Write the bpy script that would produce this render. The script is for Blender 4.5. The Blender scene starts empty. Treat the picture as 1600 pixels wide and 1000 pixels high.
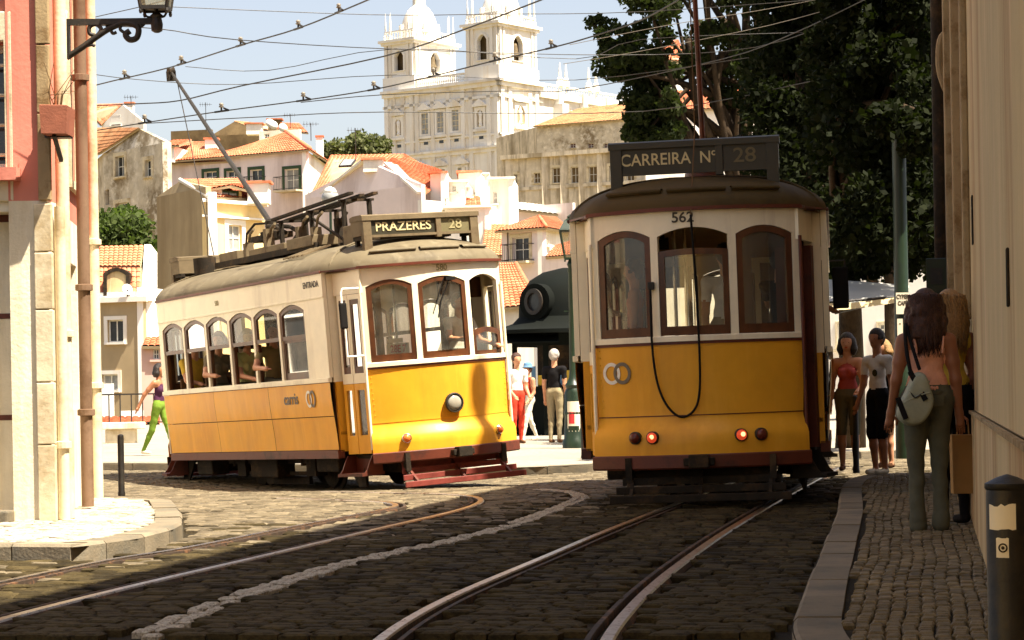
import bpy, bmesh, math, random
import numpy as np
from mathutils import Vector, Matrix

random.seed(7); rng = np.random.default_rng(7)
SC = bpy.context.scene
COL = SC.collection
# ------------------------------------------------------------------ camera
FPX, HZ, CH, ROLL = 3600.0, 615.0, 1.05, math.radians(1.0)
cd = bpy.data.cameras.new('camera'); cam = bpy.data.objects.new('camera', cd); COL.objects.link(cam)
cd.sensor_width = 36.0; cd.lens = 36.0*FPX/1600.0; cd.shift_y = (HZ-500.0)/1600.0
cd.clip_start = 0.1; cd.clip_end = 4000
cR = Vector((math.cos(ROLL), 0, -math.sin(ROLL))); cU = Vector((math.sin(ROLL), 0, math.cos(ROLL))); cB = Vector((0, -1, 0))
cam.matrix_world = Matrix.Translation((0, 0, CH)) @ Matrix((cR, cU, cB)).transposed().to_4x4()
SC.camera = cam
# ------------------------------------------------------------------ sky, sun, exposure
SUN_EL = math.radians(63.0); SUN_H = Vector((0.85, -0.53, 0)).normalized()
SUN_DIR = Vector((SUN_H.x*math.cos(SUN_EL), SUN_H.y*math.cos(SUN_EL), math.sin(SUN_EL)))
world = bpy.data.worlds.new('World'); SC.world = world; world.use_nodes = True
wn = world.node_tree.nodes; wl = world.node_tree.links
sky = wn.new('ShaderNodeTexSky'); sky.sky_type = 'NISHITA'; sky.sun_disc = False
sky.sun_elevation = SUN_EL; sky.sun_rotation = math.atan2(SUN_H.x, SUN_H.y)
sky.air_density = 1.0; sky.dust_density = 2.5; sky.ozone_density = 1.0; sky.altitude = 50
hs = wn.new('ShaderNodeHueSaturation'); hs.inputs['Saturation'].default_value = 0.8
tint = wn.new('ShaderNodeMixRGB'); tint.blend_type = 'MULTIPLY'; tint.inputs[0].default_value = 1.0
tint.inputs[2].default_value = (1.08, 0.98, 0.92, 1)
bg = wn['Background']; bg.inputs['Strength'].default_value = 0.067
wl.new(sky.outputs[0], hs.inputs['Color']); wl.new(hs.outputs[0], tint.inputs[1]); wl.new(tint.outputs[0], bg.inputs['Color'])
sl = bpy.data.lights.new('sun', 'SUN'); sl.energy = 5.0; sl.angle = math.radians(0.53); sl.color = (1.0, 0.91, 0.77)
sun = bpy.data.objects.new('sun', sl); COL.objects.link(sun)
sun.rotation_euler = (-SUN_DIR).to_track_quat('-Z', 'Y').to_euler(); sun.location = (20, -10, 40)
vs = SC.view_settings; vs.view_transform = 'Standard'; vs.look = 'None'; vs.gamma = 1.0; vs.exposure = 1.72
SC.cycles.use_denoising = True
SC.cycles.max_bounces = 7; SC.cycles.diffuse_bounces = 4; SC.cycles.glossy_bounces = 3; SC.cycles.transparent_max_bounces = 12
SC.cycles.caustics_reflective = False; SC.cycles.caustics_refractive = False
SC.cycles.sample_clamp_indirect = 6.0

# ------------------------------------------------------------------ pixel <-> place (photograph is 1600 x 1000)
def W(px, py, Y):
    return Vector((0, 0, CH)) + Y*(Vector((0, 1, 0)) + (px-800)/FPX*cR + (HZ-py)/FPX*cU)
def Wz(px, py, z):
    d = Vector((0, 1, 0)) + (px-800)/FPX*cR + (HZ-py)/FPX*cU
    return Vector((0, 0, CH)) + d*((z-CH)/d.z)
def XY(px, Y): return Vector(((px-800)/FPX*Y, Y, 0))
def smooth(a, b, t):
    t = min(1, max(0, (t-a)/(b-a))); return t*t*(3-2*t)
def gz(x, y):
    return (-0.14*math.exp(-((x+2.6)**2/(2*2.6**2)+(y-30.8)**2/(2*3.0**2))) + 0.1*smooth(40, 75, y))
def S(r, g, b): # sRGB 0..255 -> linear
    return tuple(((c/255)/12.92 if c/255 <= .04045 else ((c/255+.055)/1.055)**2.4) for c in (r, g, b))

# ------------------------------------------------------------------ mesh collecting
class MB:
    def __init__(s): s.v = []; s.f = []; s.m = []
    def add(s, vs, fs, mi=0):
        o = len(s.v); s.v += [tuple(p) for p in vs]; s.f += [tuple(i+o for i in f) for f in fs]; s.m += [mi]*len(fs); return s
    def box(s, x0, x1, y0, y1, z0, z1, mi=0):
        return s.add([(x0,y0,z0),(x1,y0,z0),(x1,y1,z0),(x0,y1,z0),(x0,y0,z1),(x1,y0,z1),(x1,y1,z1),(x0,y1,z1)],
                     [(3,2,1,0),(4,5,6,7),(0,1,5,4),(1,2,6,5),(2,3,7,6),(3,0,4,7)], mi)
    def obox(s, c, a, b, d, mi=0):   # centre and three half-vectors
        c, a, b, d = map(Vector, (c, a, b, d))
        P = [c-a-b-d, c+a-b-d, c+a+b-d, c-a+b-d, c-a-b+d, c+a-b+d, c+a+b+d, c-a+b+d]
        return s.add(P, [(3,2,1,0),(4,5,6,7),(0,1,5,4),(1,2,6,5),(2,3,7,6),(3,0,4,7)], mi)
    def bar(s, p, q, w, h, up=(0,0,1), mi=0):
        p, q = Vector(p), Vector(q); d = (q-p); L = d.length; d = d/L; up = Vector(up)
        sd = d.cross(up)
        if sd.length < 1e-4: sd = d.cross(Vector((1, 0, 0)))
        sd.normalize(); u = sd.cross(d)
        return s.obox((p+q)/2, d*L/2, sd*w/2, u*h/2, mi)
    def tube(s, pts, r, n=8, mi=0, caps=True):
        pts = [Vector(p) for p in pts]; k = len(pts); rs = r if isinstance(r, (list, tuple)) else [r]*k
        vs = []; fs = []; ref = None
        for i, p in enumerate(pts):
            t = (pts[min(i+1, k-1)]-pts[max(i-1, 0)]).normalized()
            if ref is None:
                ref = t.cross(Vector((0, 0, 1)))
                if ref.length < .05: ref = t.cross(Vector((1, 0, 0)))
            ref = (ref - t*ref.dot(t)).normalized(); b = t.cross(ref)
            for j in range(n):
                a = 2*math.pi*j/n; vs.append(p + rs[i]*(math.cos(a)*ref + math.sin(a)*b))
        for i in range(k-1):
            for j in range(n): fs.append((i*n+j, i*n+(j+1) % n, (i+1)*n+(j+1) % n, (i+1)*n+j))
        if caps: fs.append(tuple(range(n-1, -1, -1))); fs.append(tuple((k-1)*n+j for j in range(n)))
        return s.add(vs, fs, mi)
    def lathe(s, prof, n=16, c=(0,0,0), ax=None, mi=0, sq=1.0):   # prof: (r, h) up the axis
        c = Vector(c); az = Vector(ax).normalized() if ax is not None else Vector((0, 0, 1))
        a1 = az.orthogonal().normalized() if ax is not None else Vector((1, 0, 0)); a2 = az.cross(a1)
        vs = []; fs = []; k = len(prof)
        for r, h in prof:
            for j in range(n):
                a = 2*math.pi*(j+.5)/n; vs.append(c + az*h + r*(math.cos(a)*a1 + math.sin(a)*sq*a2))
        for i in range(k-1):
            for j in range(n): fs.append((i*n+j, i*n+(j+1) % n, (i+1)*n+(j+1) % n, (i+1)*n+j))
        fs.append(tuple(range(n-1, -1, -1))); fs.append(tuple((k-1)*n+j for j in range(n)))
        return s.add(vs, fs, mi)
    def prism(s, poly, vec, mi=0):
        poly = [Vector(p) for p in poly]; n = len(poly); vec = Vector(vec)
        return s.add(poly+[p+vec for p in poly], [tuple(range(n-1, -1, -1)), tuple(range(n, 2*n))] + [(i, (i+1) % n, n+(i+1) % n, n+i) for i in range(n)], mi)
    def grid(s, rows, mi=0, close=False):
        n = len(rows[0]); vs = [p for r in rows for p in r]; fs = []
        for i in range(len(rows)-1):
            for j in range(n if close else n-1):
                k = (j+1) % n; fs.append((i*n+j, i*n+k, (i+1)*n+k, (i+1)*n+j))
        return s.add(vs, fs, mi)
    def sphere(s, c, r, n=10, m=7, mi=0):
        rx, ry, rz = r if isinstance(r, (tuple, list)) else (r, r, r); c = Vector(c); rows = []
        for i in range(m+1):
            a = math.pi*i/m
            rows.append([c+Vector((rx*math.sin(a)*math.cos(2*math.pi*j/n), ry*math.sin(a)*math.sin(2*math.pi*j/n), -rz*math.cos(a))) for j in range(n)])
        return s.grid(rows, mi, True)
    def ringF(s, F, outer, inner, n0, n1, mi=0):
        # a flat ring on a mapped surface F(s,z,n): face at n1, returns to n0 on both edges
        k = len(outer); vs = [F(a, b, n1) for a, b in outer]+[F(a, b, n1) for a, b in inner]+[F(a, b, n0) for a, b in outer]+[F(a, b, n0) for a, b in inner]
        fs = []
        for i in range(k):
            j = (i+1) % k
            fs += [(i, j, k+j, k+i), (2*k+i, 2*k+j, j, i), (k+i, k+j, 3*k+j, 3*k+i), (2*k+i, 3*k+i, 3*k+j, 2*k+j)]
        return s.add(vs, fs, mi)
    def build(s, name, mat, parent=None, smooth=False, bev=0, world=False, weld=False, tri=False):
        me = bpy.data.meshes.new(name); v = s.v
        if world and parent is not None:
            L = parent.location
            pp = parent.parent
            while pp is not None: L = L + pp.location; pp = pp.parent
            v = [(a-L.x, b-L.y, c-L.z) for a, b, c in s.v]
        me.from_pydata(v, [], s.f); ms = mat if isinstance(mat, (list, tuple)) else [mat]
        for m in ms: me.materials.append(MT[m] if isinstance(m, str) else m)
        if len(ms) > 1: me.polygons.foreach_set('material_index', s.m)
        bm = bmesh.new(); bm.from_mesh(me)
        if weld: bmesh.ops.remove_doubles(bm, verts=bm.verts, dist=1e-4)
        bmesh.ops.recalc_face_normals(bm, faces=bm.faces); bm.to_mesh(me); bm.free()
        if smooth: me.polygons.foreach_set('use_smooth', [True]*len(me.polygons))
        me.update()
        o = bpy.data.objects.new(name, me); COL.objects.link(o); o.parent = parent
        if bev:
            b = o.modifiers.new('bevel', 'BEVEL'); b.width = bev; b.segments = 2; b.limit_method = 'ANGLE'; b.angle_limit = math.radians(40)
        if smooth == 'auto':
            try: me.set_sharp_from_angle(angle=math.radians(38))
            except Exception: pass
        return o

def tag(o, label=None, cat=None, group=None, kind=None):
    if label: o['label'] = label
    if cat: o['category'] = cat
    if group: o['group'] = group
    if kind: o['kind'] = kind
    return o
def thing(name, label, cat, loc=(0,0,0), rz=0, group=None, kind=None):
    o = bpy.data.objects.new(name, None); COL.objects.link(o); o.location = loc; o.rotation_euler = (0, 0, rz)
    o.empty_display_size = .1
    return tag(o, label, cat, group, kind)
def text(s, size, parent, mat, M, name='lettering', ext=.002, sx=1.0, bold=0.0):
    cu = bpy.data.curves.new('t', 'FONT'); cu.body = s; cu.size = size; cu.extrude = ext; cu.align_x = 'CENTER'; cu.align_y = 'CENTER'; cu.offset = bold
    t = bpy.data.objects.new('t', cu); COL.objects.link(t)
    dg = bpy.context.evaluated_depsgraph_get(); me = bpy.data.meshes.new_from_object(t.evaluated_get(dg))
    bpy.data.objects.remove(t); bpy.data.curves.remove(cu)
    me.transform(M @ Matrix.Diagonal((sx, 1, 1, 1))); me.materials.clear(); me.materials.append(MT[mat])
    o = bpy.data.objects.new(name, me); COL.objects.link(o); o.parent = parent
    return o
def frame_mat(o, xa, ya):  # 4x4 with given text x and up axes
    xa = Vector(xa).normalized(); ya = Vector(ya).normalized(); za = xa.cross(ya)
    M = Matrix((xa, ya, za)).transposed().to_4x4(); M.translation = Vector(o); return M

# ------------------------------------------------------------------ materials
MT = {}
def mat(name, col, rough=.7, var=.15, scale=6.0, bump=0.0, bscale=40.0, metal=0.0, spec=.4, col2=None, amt=.5, sscale=1.2, streak=False, coat=0.0, emit=None, col3=None, amt3=.5):
    m = bpy.data.materials.new(name); m.use_nodes = True; nt = m.node_tree; N = nt.nodes; L = nt.links
    b = N['Principled BSDF']; b.inputs['Roughness'].default_value = rough; b.inputs['Metallic'].default_value = metal
    b.inputs['Specular IOR Level'].default_value = spec if rough < .56 else spec*.3
    if coat: b.inputs['Coat Weight'].default_value = coat; b.inputs['Coat Roughness'].default_value = .12
    tc = N.new('ShaderNodeTexCoord')
    oi = N.new('ShaderNodeObjectInfo'); ad = N.new('ShaderNodeVectorMath'); ad.operation = 'ADD'
    sc = N.new('ShaderNodeVectorMath'); sc.operation = 'SCALE'; sc.inputs['Scale'].default_value = 37.0
    cx = N.new('ShaderNodeCombineXYZ')
    for k in range(3): L.new(oi.outputs['Random'], cx.inputs[k])
    L.new(cx.outputs[0], sc.inputs[0]); L.new(tc.outputs['Object'], ad.inputs[0]); L.new(sc.outputs[0], ad.inputs[1])
    def noise(scl, det=4, vec=None, rgh=.6):
        n = N.new('ShaderNodeTexNoise'); n.inputs['Scale'].default_value = scl; n.inputs['Detail'].default_value = det; n.inputs['Roughness'].default_value = rgh
        L.new(vec or ad.outputs[0], n.inputs['Vector']); return n
    n1 = noise(scale)
    r1 = N.new('ShaderNodeMapRange'); r1.inputs[1].default_value = .3; r1.inputs[2].default_value = .7; r1.inputs[3].default_value = 1-var; r1.inputs[4].default_value = 1+var
    L.new(n1.outputs['Fac'], r1.inputs[0])
    src = None
    def mix(a, bcol, fac):
        x = N.new('ShaderNodeMixRGB'); L.new(fac, x.inputs[0])
        if a is None: x.inputs[1].default_value = (*col, 1)
        else: L.new(a, x.inputs[1])
        x.inputs[2].default_value = (*bcol, 1); return x.outputs[0]
    for c2, am, ss in ((col2, amt, sscale), (col3, amt3, sscale*3.7)):
        if c2 is None: continue
        vec = None
        if streak:
            mp = N.new('ShaderNodeMapping'); mp.inputs['Scale'].default_value = (1, 1, .12); L.new(ad.outputs[0], mp.inputs[0]); vec = mp.outputs[0]
        n2 = noise(ss, 7, vec, .68); rr = N.new('ShaderNodeMapRange')
        rr.inputs[1].default_value = .62-.3*am; rr.inputs[2].default_value = .72-.2*am; L.new(n2.outputs['Fac'], rr.inputs[0])
        src = mix(src, c2, rr.outputs[0])
    mu = N.new('ShaderNodeVectorMath'); mu.operation = 'SCALE'
    if src is None: mu.inputs[0].default_value = col
    else: L.new(src, mu.inputs[0])
    L.new(r1.outputs[0], mu.inputs['Scale']); L.new(mu.outputs[0], b.inputs['Base Color'])
    if var > 0:
        rr = N.new('ShaderNodeMapRange'); rr.inputs[3].default_value = max(.03, rough-.1); rr.inputs[4].default_value = min(1, rough+.1)
        L.new(n1.outputs['Fac'], rr.inputs[0]); L.new(rr.outputs[0], b.inputs['Roughness'])
    if bump:
        nb = noise(bscale, 5); bp = N.new('ShaderNodeBump'); bp.inputs['Strength'].default_value = bump; bp.inputs['Distance'].default_value = .02
        L.new(nb.outputs['Fac'], bp.inputs['Height']); L.new(bp.outputs[0], b.inputs['Normal'])
    if emit: b.inputs['Emission Color'].default_value = (*emit[:3], 1); b.inputs['Emission Strength'].default_value = emit[3]
    MT[name] = m; return m
def rand_tint(name, lo, hi):   # multiply a material's colour by a random value per object
    m = MT[name]; N = m.node_tree.nodes; L = m.node_tree.links; b = N['Principled BSDF']
    src = b.inputs['Base Color'].links[0].from_socket; oi = N.new('ShaderNodeObjectInfo'); mr = N.new('ShaderNodeMapRange')
    mr.inputs[3].default_value = lo; mr.inputs[4].default_value = hi; L.new(oi.outputs['Random'], mr.inputs[0])
    mu = N.new('ShaderNodeVectorMath'); mu.operation = 'SCALE'; L.new(src, mu.inputs[0]); L.new(mr.outputs[0], mu.inputs['Scale']); L.new(mu.outputs[0], b.inputs['Base Color'])
def island_tint(name, lo, hi):  # multiply by a random value per loose piece
    m = MT[name]; N = m.node_tree.nodes; L = m.node_tree.links; b = N['Principled BSDF']
    src = b.inputs['Base Color'].links[0].from_socket; g = N.new('ShaderNodeNewGeometry'); mr = N.new('ShaderNodeMapRange')
    mr.inputs[3].default_value = lo; mr.inputs[4].default_value = hi; L.new(g.outputs['Random Per Island'], mr.inputs[0])
    mu = N.new('ShaderNodeVectorMath'); mu.operation = 'SCALE'; L.new(src, mu.inputs[0]); L.new(mr.outputs[0], mu.inputs['Scale']); L.new(mu.outputs[0], b.inputs['Base Color'])
def glass(name, tintc=(.9,.93,.9), refl=.12, dirt=.1):
    m = bpy.data.materials.new(name); m.use_nodes = True; N = m.node_tree.nodes; L = m.node_tree.links; N.remove(N['Principled BSDF'])
    t = N.new('ShaderNodeBsdfTransparent'); t.inputs[0].default_value = (*tintc, 1)
    g = N.new('ShaderNodeBsdfGlossy'); g.inputs['Roughness'].default_value = .03
    fr = N.new('ShaderNodeFresnel'); fr.inputs[0].default_value = 1.5; ma = N.new('ShaderNodeMath'); ma.operation = 'ADD'; ma.inputs[1].default_value = refl
    L.new(fr.outputs[0], ma.inputs[0])
    mx = N.new('ShaderNodeMixShader'); L.new(ma.outputs[0], mx.inputs[0]); L.new(t.outputs[0], mx.inputs[1]); L.new(g.outputs[0], mx.inputs[2])
    d = N.new('ShaderNodeBsdfDiffuse'); d.inputs[0].default_value = (.55, .52, .42, 1)
    tc = N.new('ShaderNodeTexCoord'); n = N.new('ShaderNodeTexNoise'); n.inputs['Scale'].default_value = 4; n.inputs['Detail'].default_value = 5; L.new(tc.outputs['Object'], n.inputs['Vector'])
    r = N.new('ShaderNodeMapRange'); r.inputs[1].default_value = .35; r.inputs[2].default_value = .8; r.inputs[3].default_value = dirt*.3; r.inputs[4].default_value = dirt*1.6; L.new(n.outputs['Fac'], r.inputs[0])
    m2 = N.new('ShaderNodeMixShader'); L.new(r.outputs[0], m2.inputs[0]); L.new(mx.outputs[0], m2.inputs[1]); L.new(d.outputs[0], m2.inputs[2])
    L.new(m2.outputs[0], N['Material Output'].inputs['Surface']); MT[name] = m
def leafmat(name, col, col2, trans=.35):
    m = bpy.data.materials.new(name); m.use_nodes = True; N = m.node_tree.nodes; L = m.node_tree.links; b = N['Principled BSDF']
    g = N.new('ShaderNodeNewGeometry'); x = N.new('ShaderNodeMixRGB'); x.inputs[1].default_value = (*col, 1); x.inputs[2].default_value = (*col2, 1)
    L.new(g.outputs['Random Per Island'], x.inputs[0]); L.new(x.outputs[0], b.inputs['Base Color']); b.inputs['Roughness'].default_value = .75; b.inputs['Specular IOR Level'].default_value = .08
    t = N.new('ShaderNodeBsdfTranslucent'); t.inputs[0].default_value = (col2[0]*1.2, col2[1]*1.5, col2[2]*.6, 1)
    ms = N.new('ShaderNodeMixShader'); ms.inputs[0].default_value = trans
    L.new(b.outputs[0], ms.inputs[1]); L.new(t.outputs[0], ms.inputs[2]); L.new(ms.outputs[0], N['Material Output'].inputs['Surface']); MT[name] = m

mat('cobble', (.058,.043,.018), .8, .3, 9, .5, 60, spec=.3, col2=(.028,.021,.010), amt=.5, sscale=2.5)
island_tint('cobble', .55, 1.5); rand_tint('cobble', .8, 1.2)
mat('cobble_lit_tone', (.150,.120,.074), .6, .25, 9, .5, 60, col2=(.09,.07,.042), amt=.5, sscale=2.5); island_tint('cobble_lit_tone', .6, 1.3)  # cobble with the sunlit road's brightness put into its colour
mat('white_sett', (.48,.43,.335), .8, .25, 9, .4, 60, col2=(.2,.17,.12), amt=.5, sscale=4); island_tint('white_sett', .6, 1.15)
mat('joint', (.026,.020,.011), .95, .3, 12, .4, 80, col2=(.05,.038,.02), amt=.3)
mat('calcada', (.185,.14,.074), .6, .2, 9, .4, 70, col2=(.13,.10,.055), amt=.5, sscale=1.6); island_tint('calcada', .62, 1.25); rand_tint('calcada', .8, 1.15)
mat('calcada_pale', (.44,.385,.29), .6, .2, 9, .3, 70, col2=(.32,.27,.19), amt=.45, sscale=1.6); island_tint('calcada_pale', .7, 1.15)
mat('kerb', (.22,.18,.12), .75, .2, 5, .4, 50, col2=(.13,.115,.085), amt=.5, sscale=2.5); rand_tint('kerb', .85, 1.12)
mat('plaza', (.30,.265,.205), .8, .2, 18, .5, 30, col2=(.25,.22,.17), amt=.5, sscale=.5)
mat('rail', (.42,.36,.30), .3, .25, 30, .08, 60, metal=1.0, col2=(.2,.12,.07), amt=.35, sscale=9)
mat('rail_groove', (.05,.035,.025), .7, .3, 20, .2, 60, col2=(.16,.08,.04), amt=.35, sscale=5)
mat('yellow', S(228,163,40), .42, .07, 3, .04, 18, spec=.25, col2=S(216,150,40), amt=.4, sscale=1.1, streak=True, coat=.06, col3=S(232,168,50), amt3=.3)
mat('cream', S(240,230,200), .45, .06, 4, .04, 40, col2=S(220,208,180), amt=.35, sscale=2.2, streak=True, coat=.15)
mat('wood', S(86,48,22), .42, .25, 7, .1, 60, col2=S(70,38,17), amt=.5, sscale=5, streak=True, coat=.25)
mat('brown_paint', S(96,44,26), .5, .15, 6, .08, 40, col2=S(62,32,22), amt=.4, sscale=3)
mat('red_paint', S(118,50,40), .55, .15, 6, .1, 40, col2=S(96,40,30), amt=.4, sscale=4)
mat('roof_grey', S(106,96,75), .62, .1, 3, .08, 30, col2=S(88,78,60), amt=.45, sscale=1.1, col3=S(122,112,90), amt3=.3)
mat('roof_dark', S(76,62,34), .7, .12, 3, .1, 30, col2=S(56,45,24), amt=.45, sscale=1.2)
mat('gear', S(44,38,30), .8, .25, 9, .3, 50, col2=S(72,56,38), amt=.35, sscale=4)
mat('gear_light', S(112,98,74), .65, .18, 6, .12, 40, col2=S(80,66,48), amt=.4, sscale=3)
mat('inside', S(92,66,40), .6, .15, 4, .05, 30, col2=S(64,44,26), amt=.4)
mat('ceiling_in', S(178,150,110), .6, .08, 3)
mat('rubber', S(26,24,22), .75, .1)
mat('chrome', (.7,.68,.63), .18, .05, metal=1.0)
mat('iron', S(40,36,30), .55, .15, 12, .1, 60, col2=S(60,46,34), amt=.3, sscale=6)
mat('iron_green', S(22,40,20), .42, .15, 8, .08, 60, col2=S(20,36,22), amt=.4, sscale=5)
mat('kiosk_green', S(14,17,13), .9, .12, 5, .06, 40, col2=S(14,18,15), amt=.4, sscale=2)
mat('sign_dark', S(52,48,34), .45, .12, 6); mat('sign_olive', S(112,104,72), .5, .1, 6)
mat('letter_cream', S(206,190,140), .55, .08, 20); mat('letter_faint', S(160,150,108), .55, .08, 20); mat('letter_dark', S(66,58,44), .5, .1)
mat('white_paint', S(232,228,214), .5, .05, 6); mat('grey_paint', S(110,100,84), .5, .08, 6)
mat('lamp_red_on', (.35,.03,.01), .3, .05, emit=(1.0,.10,.03,.16)); mat('lamp_core', (.8,.15,.05), .3, .05, emit=(1.0,.25,.1,1.6)); mat('lamp_red_off', (.12,.02,.01), .25, .1); mat('lamp_amber', (.75,.16,.03), .25, .1)
mat('lamp_glass', (.3,.28,.22), .1, .1, spec=.8)
mat('paper', S(226,216,190), .85, .06, 8); mat('paper_red', S(190,60,60), .85, .1); mat('paper_kraft', S(166,128,78), .85, .08, 8)
glass('glass', (.86,.87,.8), .06, .10); glass('glass_dirty', (.8,.8,.7), .04, .28); glass('lantern_glass', (.85,.82,.7), .06, .25)
mat('pane', (.03,.032,.033), .08, .3, 3, spec=.6); mat('pane_light', (.3,.3,.28), .15, .25, 2, spec=.6)
# buildings
mat('pl_red', S(206,130,110), .85, .06, 3, .15, 25, col2=S(186,110,92), amt=.4, sscale=.8, streak=True, col3=S(224,164,138), amt3=.25)
mat('pl_white', S(232,222,198), .88, .08, 3, .3, 25, col2=S(204,188,152), amt=.4, sscale=1.1, streak=True, col3=S(214,202,172), amt3=.3)
mat('stone_lime', S(216,202,170), .85, .1, 4, .2, 25, col2=S(176,156,120), amt=.4, sscale=1.3)
mat('pl_tan', S(198,176,132), .88, .07, 2, .3, 14, col2=S(168,134,94), amt=.5, sscale=.7, streak=True, col3=S(212,184,144), amt3=.3)
mat('stone_tan', S(162,140,104), .88, .12, 8, .2, 45, col2=S(120,96,64), amt=.45, sscale=4)
mat('pl_lilac', S(234,218,212), .9, .05, 1, .1, 6, col2=S(208,190,182), amt=.35, sscale=.3, streak=True)
mat('pl_bright', S(242,236,224), .9, .05, 1, .1, 6, col2=S(222,210,190), amt=.35, sscale=.35, streak=True)
mat('pl_yellow', S(238,210,150), .9, .06, 1, .1, 6, col2=S(222,194,140), amt=.35, sscale=.3, streak=True)
mat('pl_gable', S(176,156,122), .9, .07, 1, .1, 6, col2=S(156,136,104), amt=.4, sscale=.3, streak=True)
mat('pl_old', S(204,192,168), .92, .15, 1.2, .4, 6, col2=S(140,124,98), amt=.55, sscale=.35, col3=S(224,214,194), amt3=.4)
mat('pl_mould', S(216,203,178), .92, .15, 1.2, .3, 6, col2=S(150,136,110), amt=.45, sscale=.3, streak=True, col3=S(156,142,116), amt3=.35)
mat('pl_pink', S(214,176,160), .9, .08, 1); mat('pl_brown', S(112,94,66), .9, .15, 1, .3, 6, col2=S(88,72,50), amt=.5, sscale=.3)
mat('church', S(232,228,219), .85, .05, .4, .1, 3, col2=S(204,195,180), amt=.4, sscale=.16, streak=True, col3=S(224,212,190), amt3=.3)
mat('tile', S(194,118,84), .8, .2, 3, .2, 20, col2=S(168,94,62), amt=.4, sscale=.6, col3=S(206,142,108), amt3=.35); rand_tint('tile', .9, 1.1)
mat('tile_old', S(172,128,90), .85, .25, 3, .2, 20, col2=S(136,98,66), amt=.5, sscale=.6, col3=S(184,124,84), amt3=.35)
mat('green_wood', S(60,78,56), .6, .1)
mat('pipe_brown', S(124,100,80), .6, .12, 6, .1, 40, col2=S(100,78,60), amt=.4, sscale=3); mat('terracotta', S(142,88,68), .8, .12, 8, .2, 50)
mat('canvas', S(196,196,188), .8, .06, 2); mat('canvas_cream', S(226,208,160), .8, .05, 2)
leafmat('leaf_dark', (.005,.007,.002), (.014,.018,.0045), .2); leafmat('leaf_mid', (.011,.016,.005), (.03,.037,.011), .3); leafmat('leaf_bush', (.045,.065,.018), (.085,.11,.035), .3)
leafmat('leaf_far', (.075,.085,.035), (.13,.135,.06), .2)
mat('bark', S(62,50,36), .9, .3, 9, .7, 30, col2=S(40,32,24), amt=.5, sscale=3, streak=True)
mat('twig', S(92,70,46), .9, .2)
# people
mat('skin', S(196,140,104), .5, .06, 20); mat('skin_deep', S(140,88,58), .5, .06, 20); mat('bollard', S(26,23,18), .5, .2, 10, .1, 60, col2=S(44,38,28), amt=.35, sscale=8); mat('letter_dim', S(108,96,62), .55, .1); mat('skin_tan', S(168,112,78), .5, .06, 20); mat('hair_dark', S(34,24,16), .5, .3, 60, .6, 120); mat('hair_brown', S(66,38,22), .5, .35, 60, .6, 120)
mat('hair_blond', S(150,112,62), .5, .3, 60, .6, 120); mat('hair_grey', S(176,168,156), .6, .2, 60, .6, 120); mat('eye', (.02,.015,.01), .2, 0)
for nm, c in dict(c_white=(226,222,212), c_pink=(222,160,130), c_pinktop=(172,82,78), c_jeans=(88,86,70), c_black=(24,22,22), c_red=(196,64,44), c_khaki=(150,136,104),
                  c_green=(104,130,44), c_purple=(72,40,62), c_yellow=(206,170,64), c_blue=(96,130,160), c_grey=(120,116,104), c_print=(120,108,86), c_lightgreen=(196,200,136), c_beige=(200,184,150), c_brown=(96,66,44), c_vest=(140,126,84), c_shorts=(96,92,72), c_cream=(214,206,186)).items():
    mat(nm, S(*c), .85, .1, 14, .7, 11)
mat('insul', S(128,118,102), .4, .1); mat('bag_cloth', S(150,152,132), .85, .1, 12, .3, 30)
# ================================================================== ground, road, rails, pavements
def catmull(P, n=8):
    P = [Vector(p) for p in P]; out = []
    for i in range(len(P)-1):
        p0 = P[max(i-1, 0)]; p1 = P[i]; p2 = P[i+1]; p3 = P[min(i+2, len(P)-1)]
        for k in range(n):
            t = k/n; out.append(.5*((2*p1)+(p2-p0)*t+(2*p0-5*p1+4*p2-p3)*t*t+(3*p1-p0-3*p2+p3)*t**3))
    return out+[P[-1]]
def G(px, py):
    p = Wz(px, py, 0.0)
    for _ in range(3): p = Wz(px, py, gz(p.x, p.y))
    return p
def hill(x, y):
    t = max(0, min(1, (y-84)/340)); return -7 + 36*t**1.1 + 1.2*math.sin(x*.05+y*.02)
# far land behind the belvedere
mb = MB(); rows = []
for j in range(40):
    y = 79 + 1500*(j/39)**2.2; rows.append([(x, y, hill(x, y) if y > 80 else -6.5) for x in np.linspace(-90-y*.3, 90+y*.3, 40)])
mb.grid(rows); mat('soil', S(128,112,80), .95, .2, .3, col2=S(92,90,54), amt=.5, sscale=.1)
tag(mb.build('hillside', 'soil', smooth=True), 'sunlit hillside rising behind the terrace towards the church', kind='structure')
# road bed (one sheet under the setts) and the square behind
mb = MB(); rows = []
for y in np.linspace(-25, 79, 80): rows.append([(x, y, gz(x, y)-.035) for x in np.linspace(-30, 34, 50)])
mb.grid(rows); road = mb.build('road', 'joint', smooth=True); tag(road, 'dark cobbled street with tram rails', kind='structure')

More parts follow.
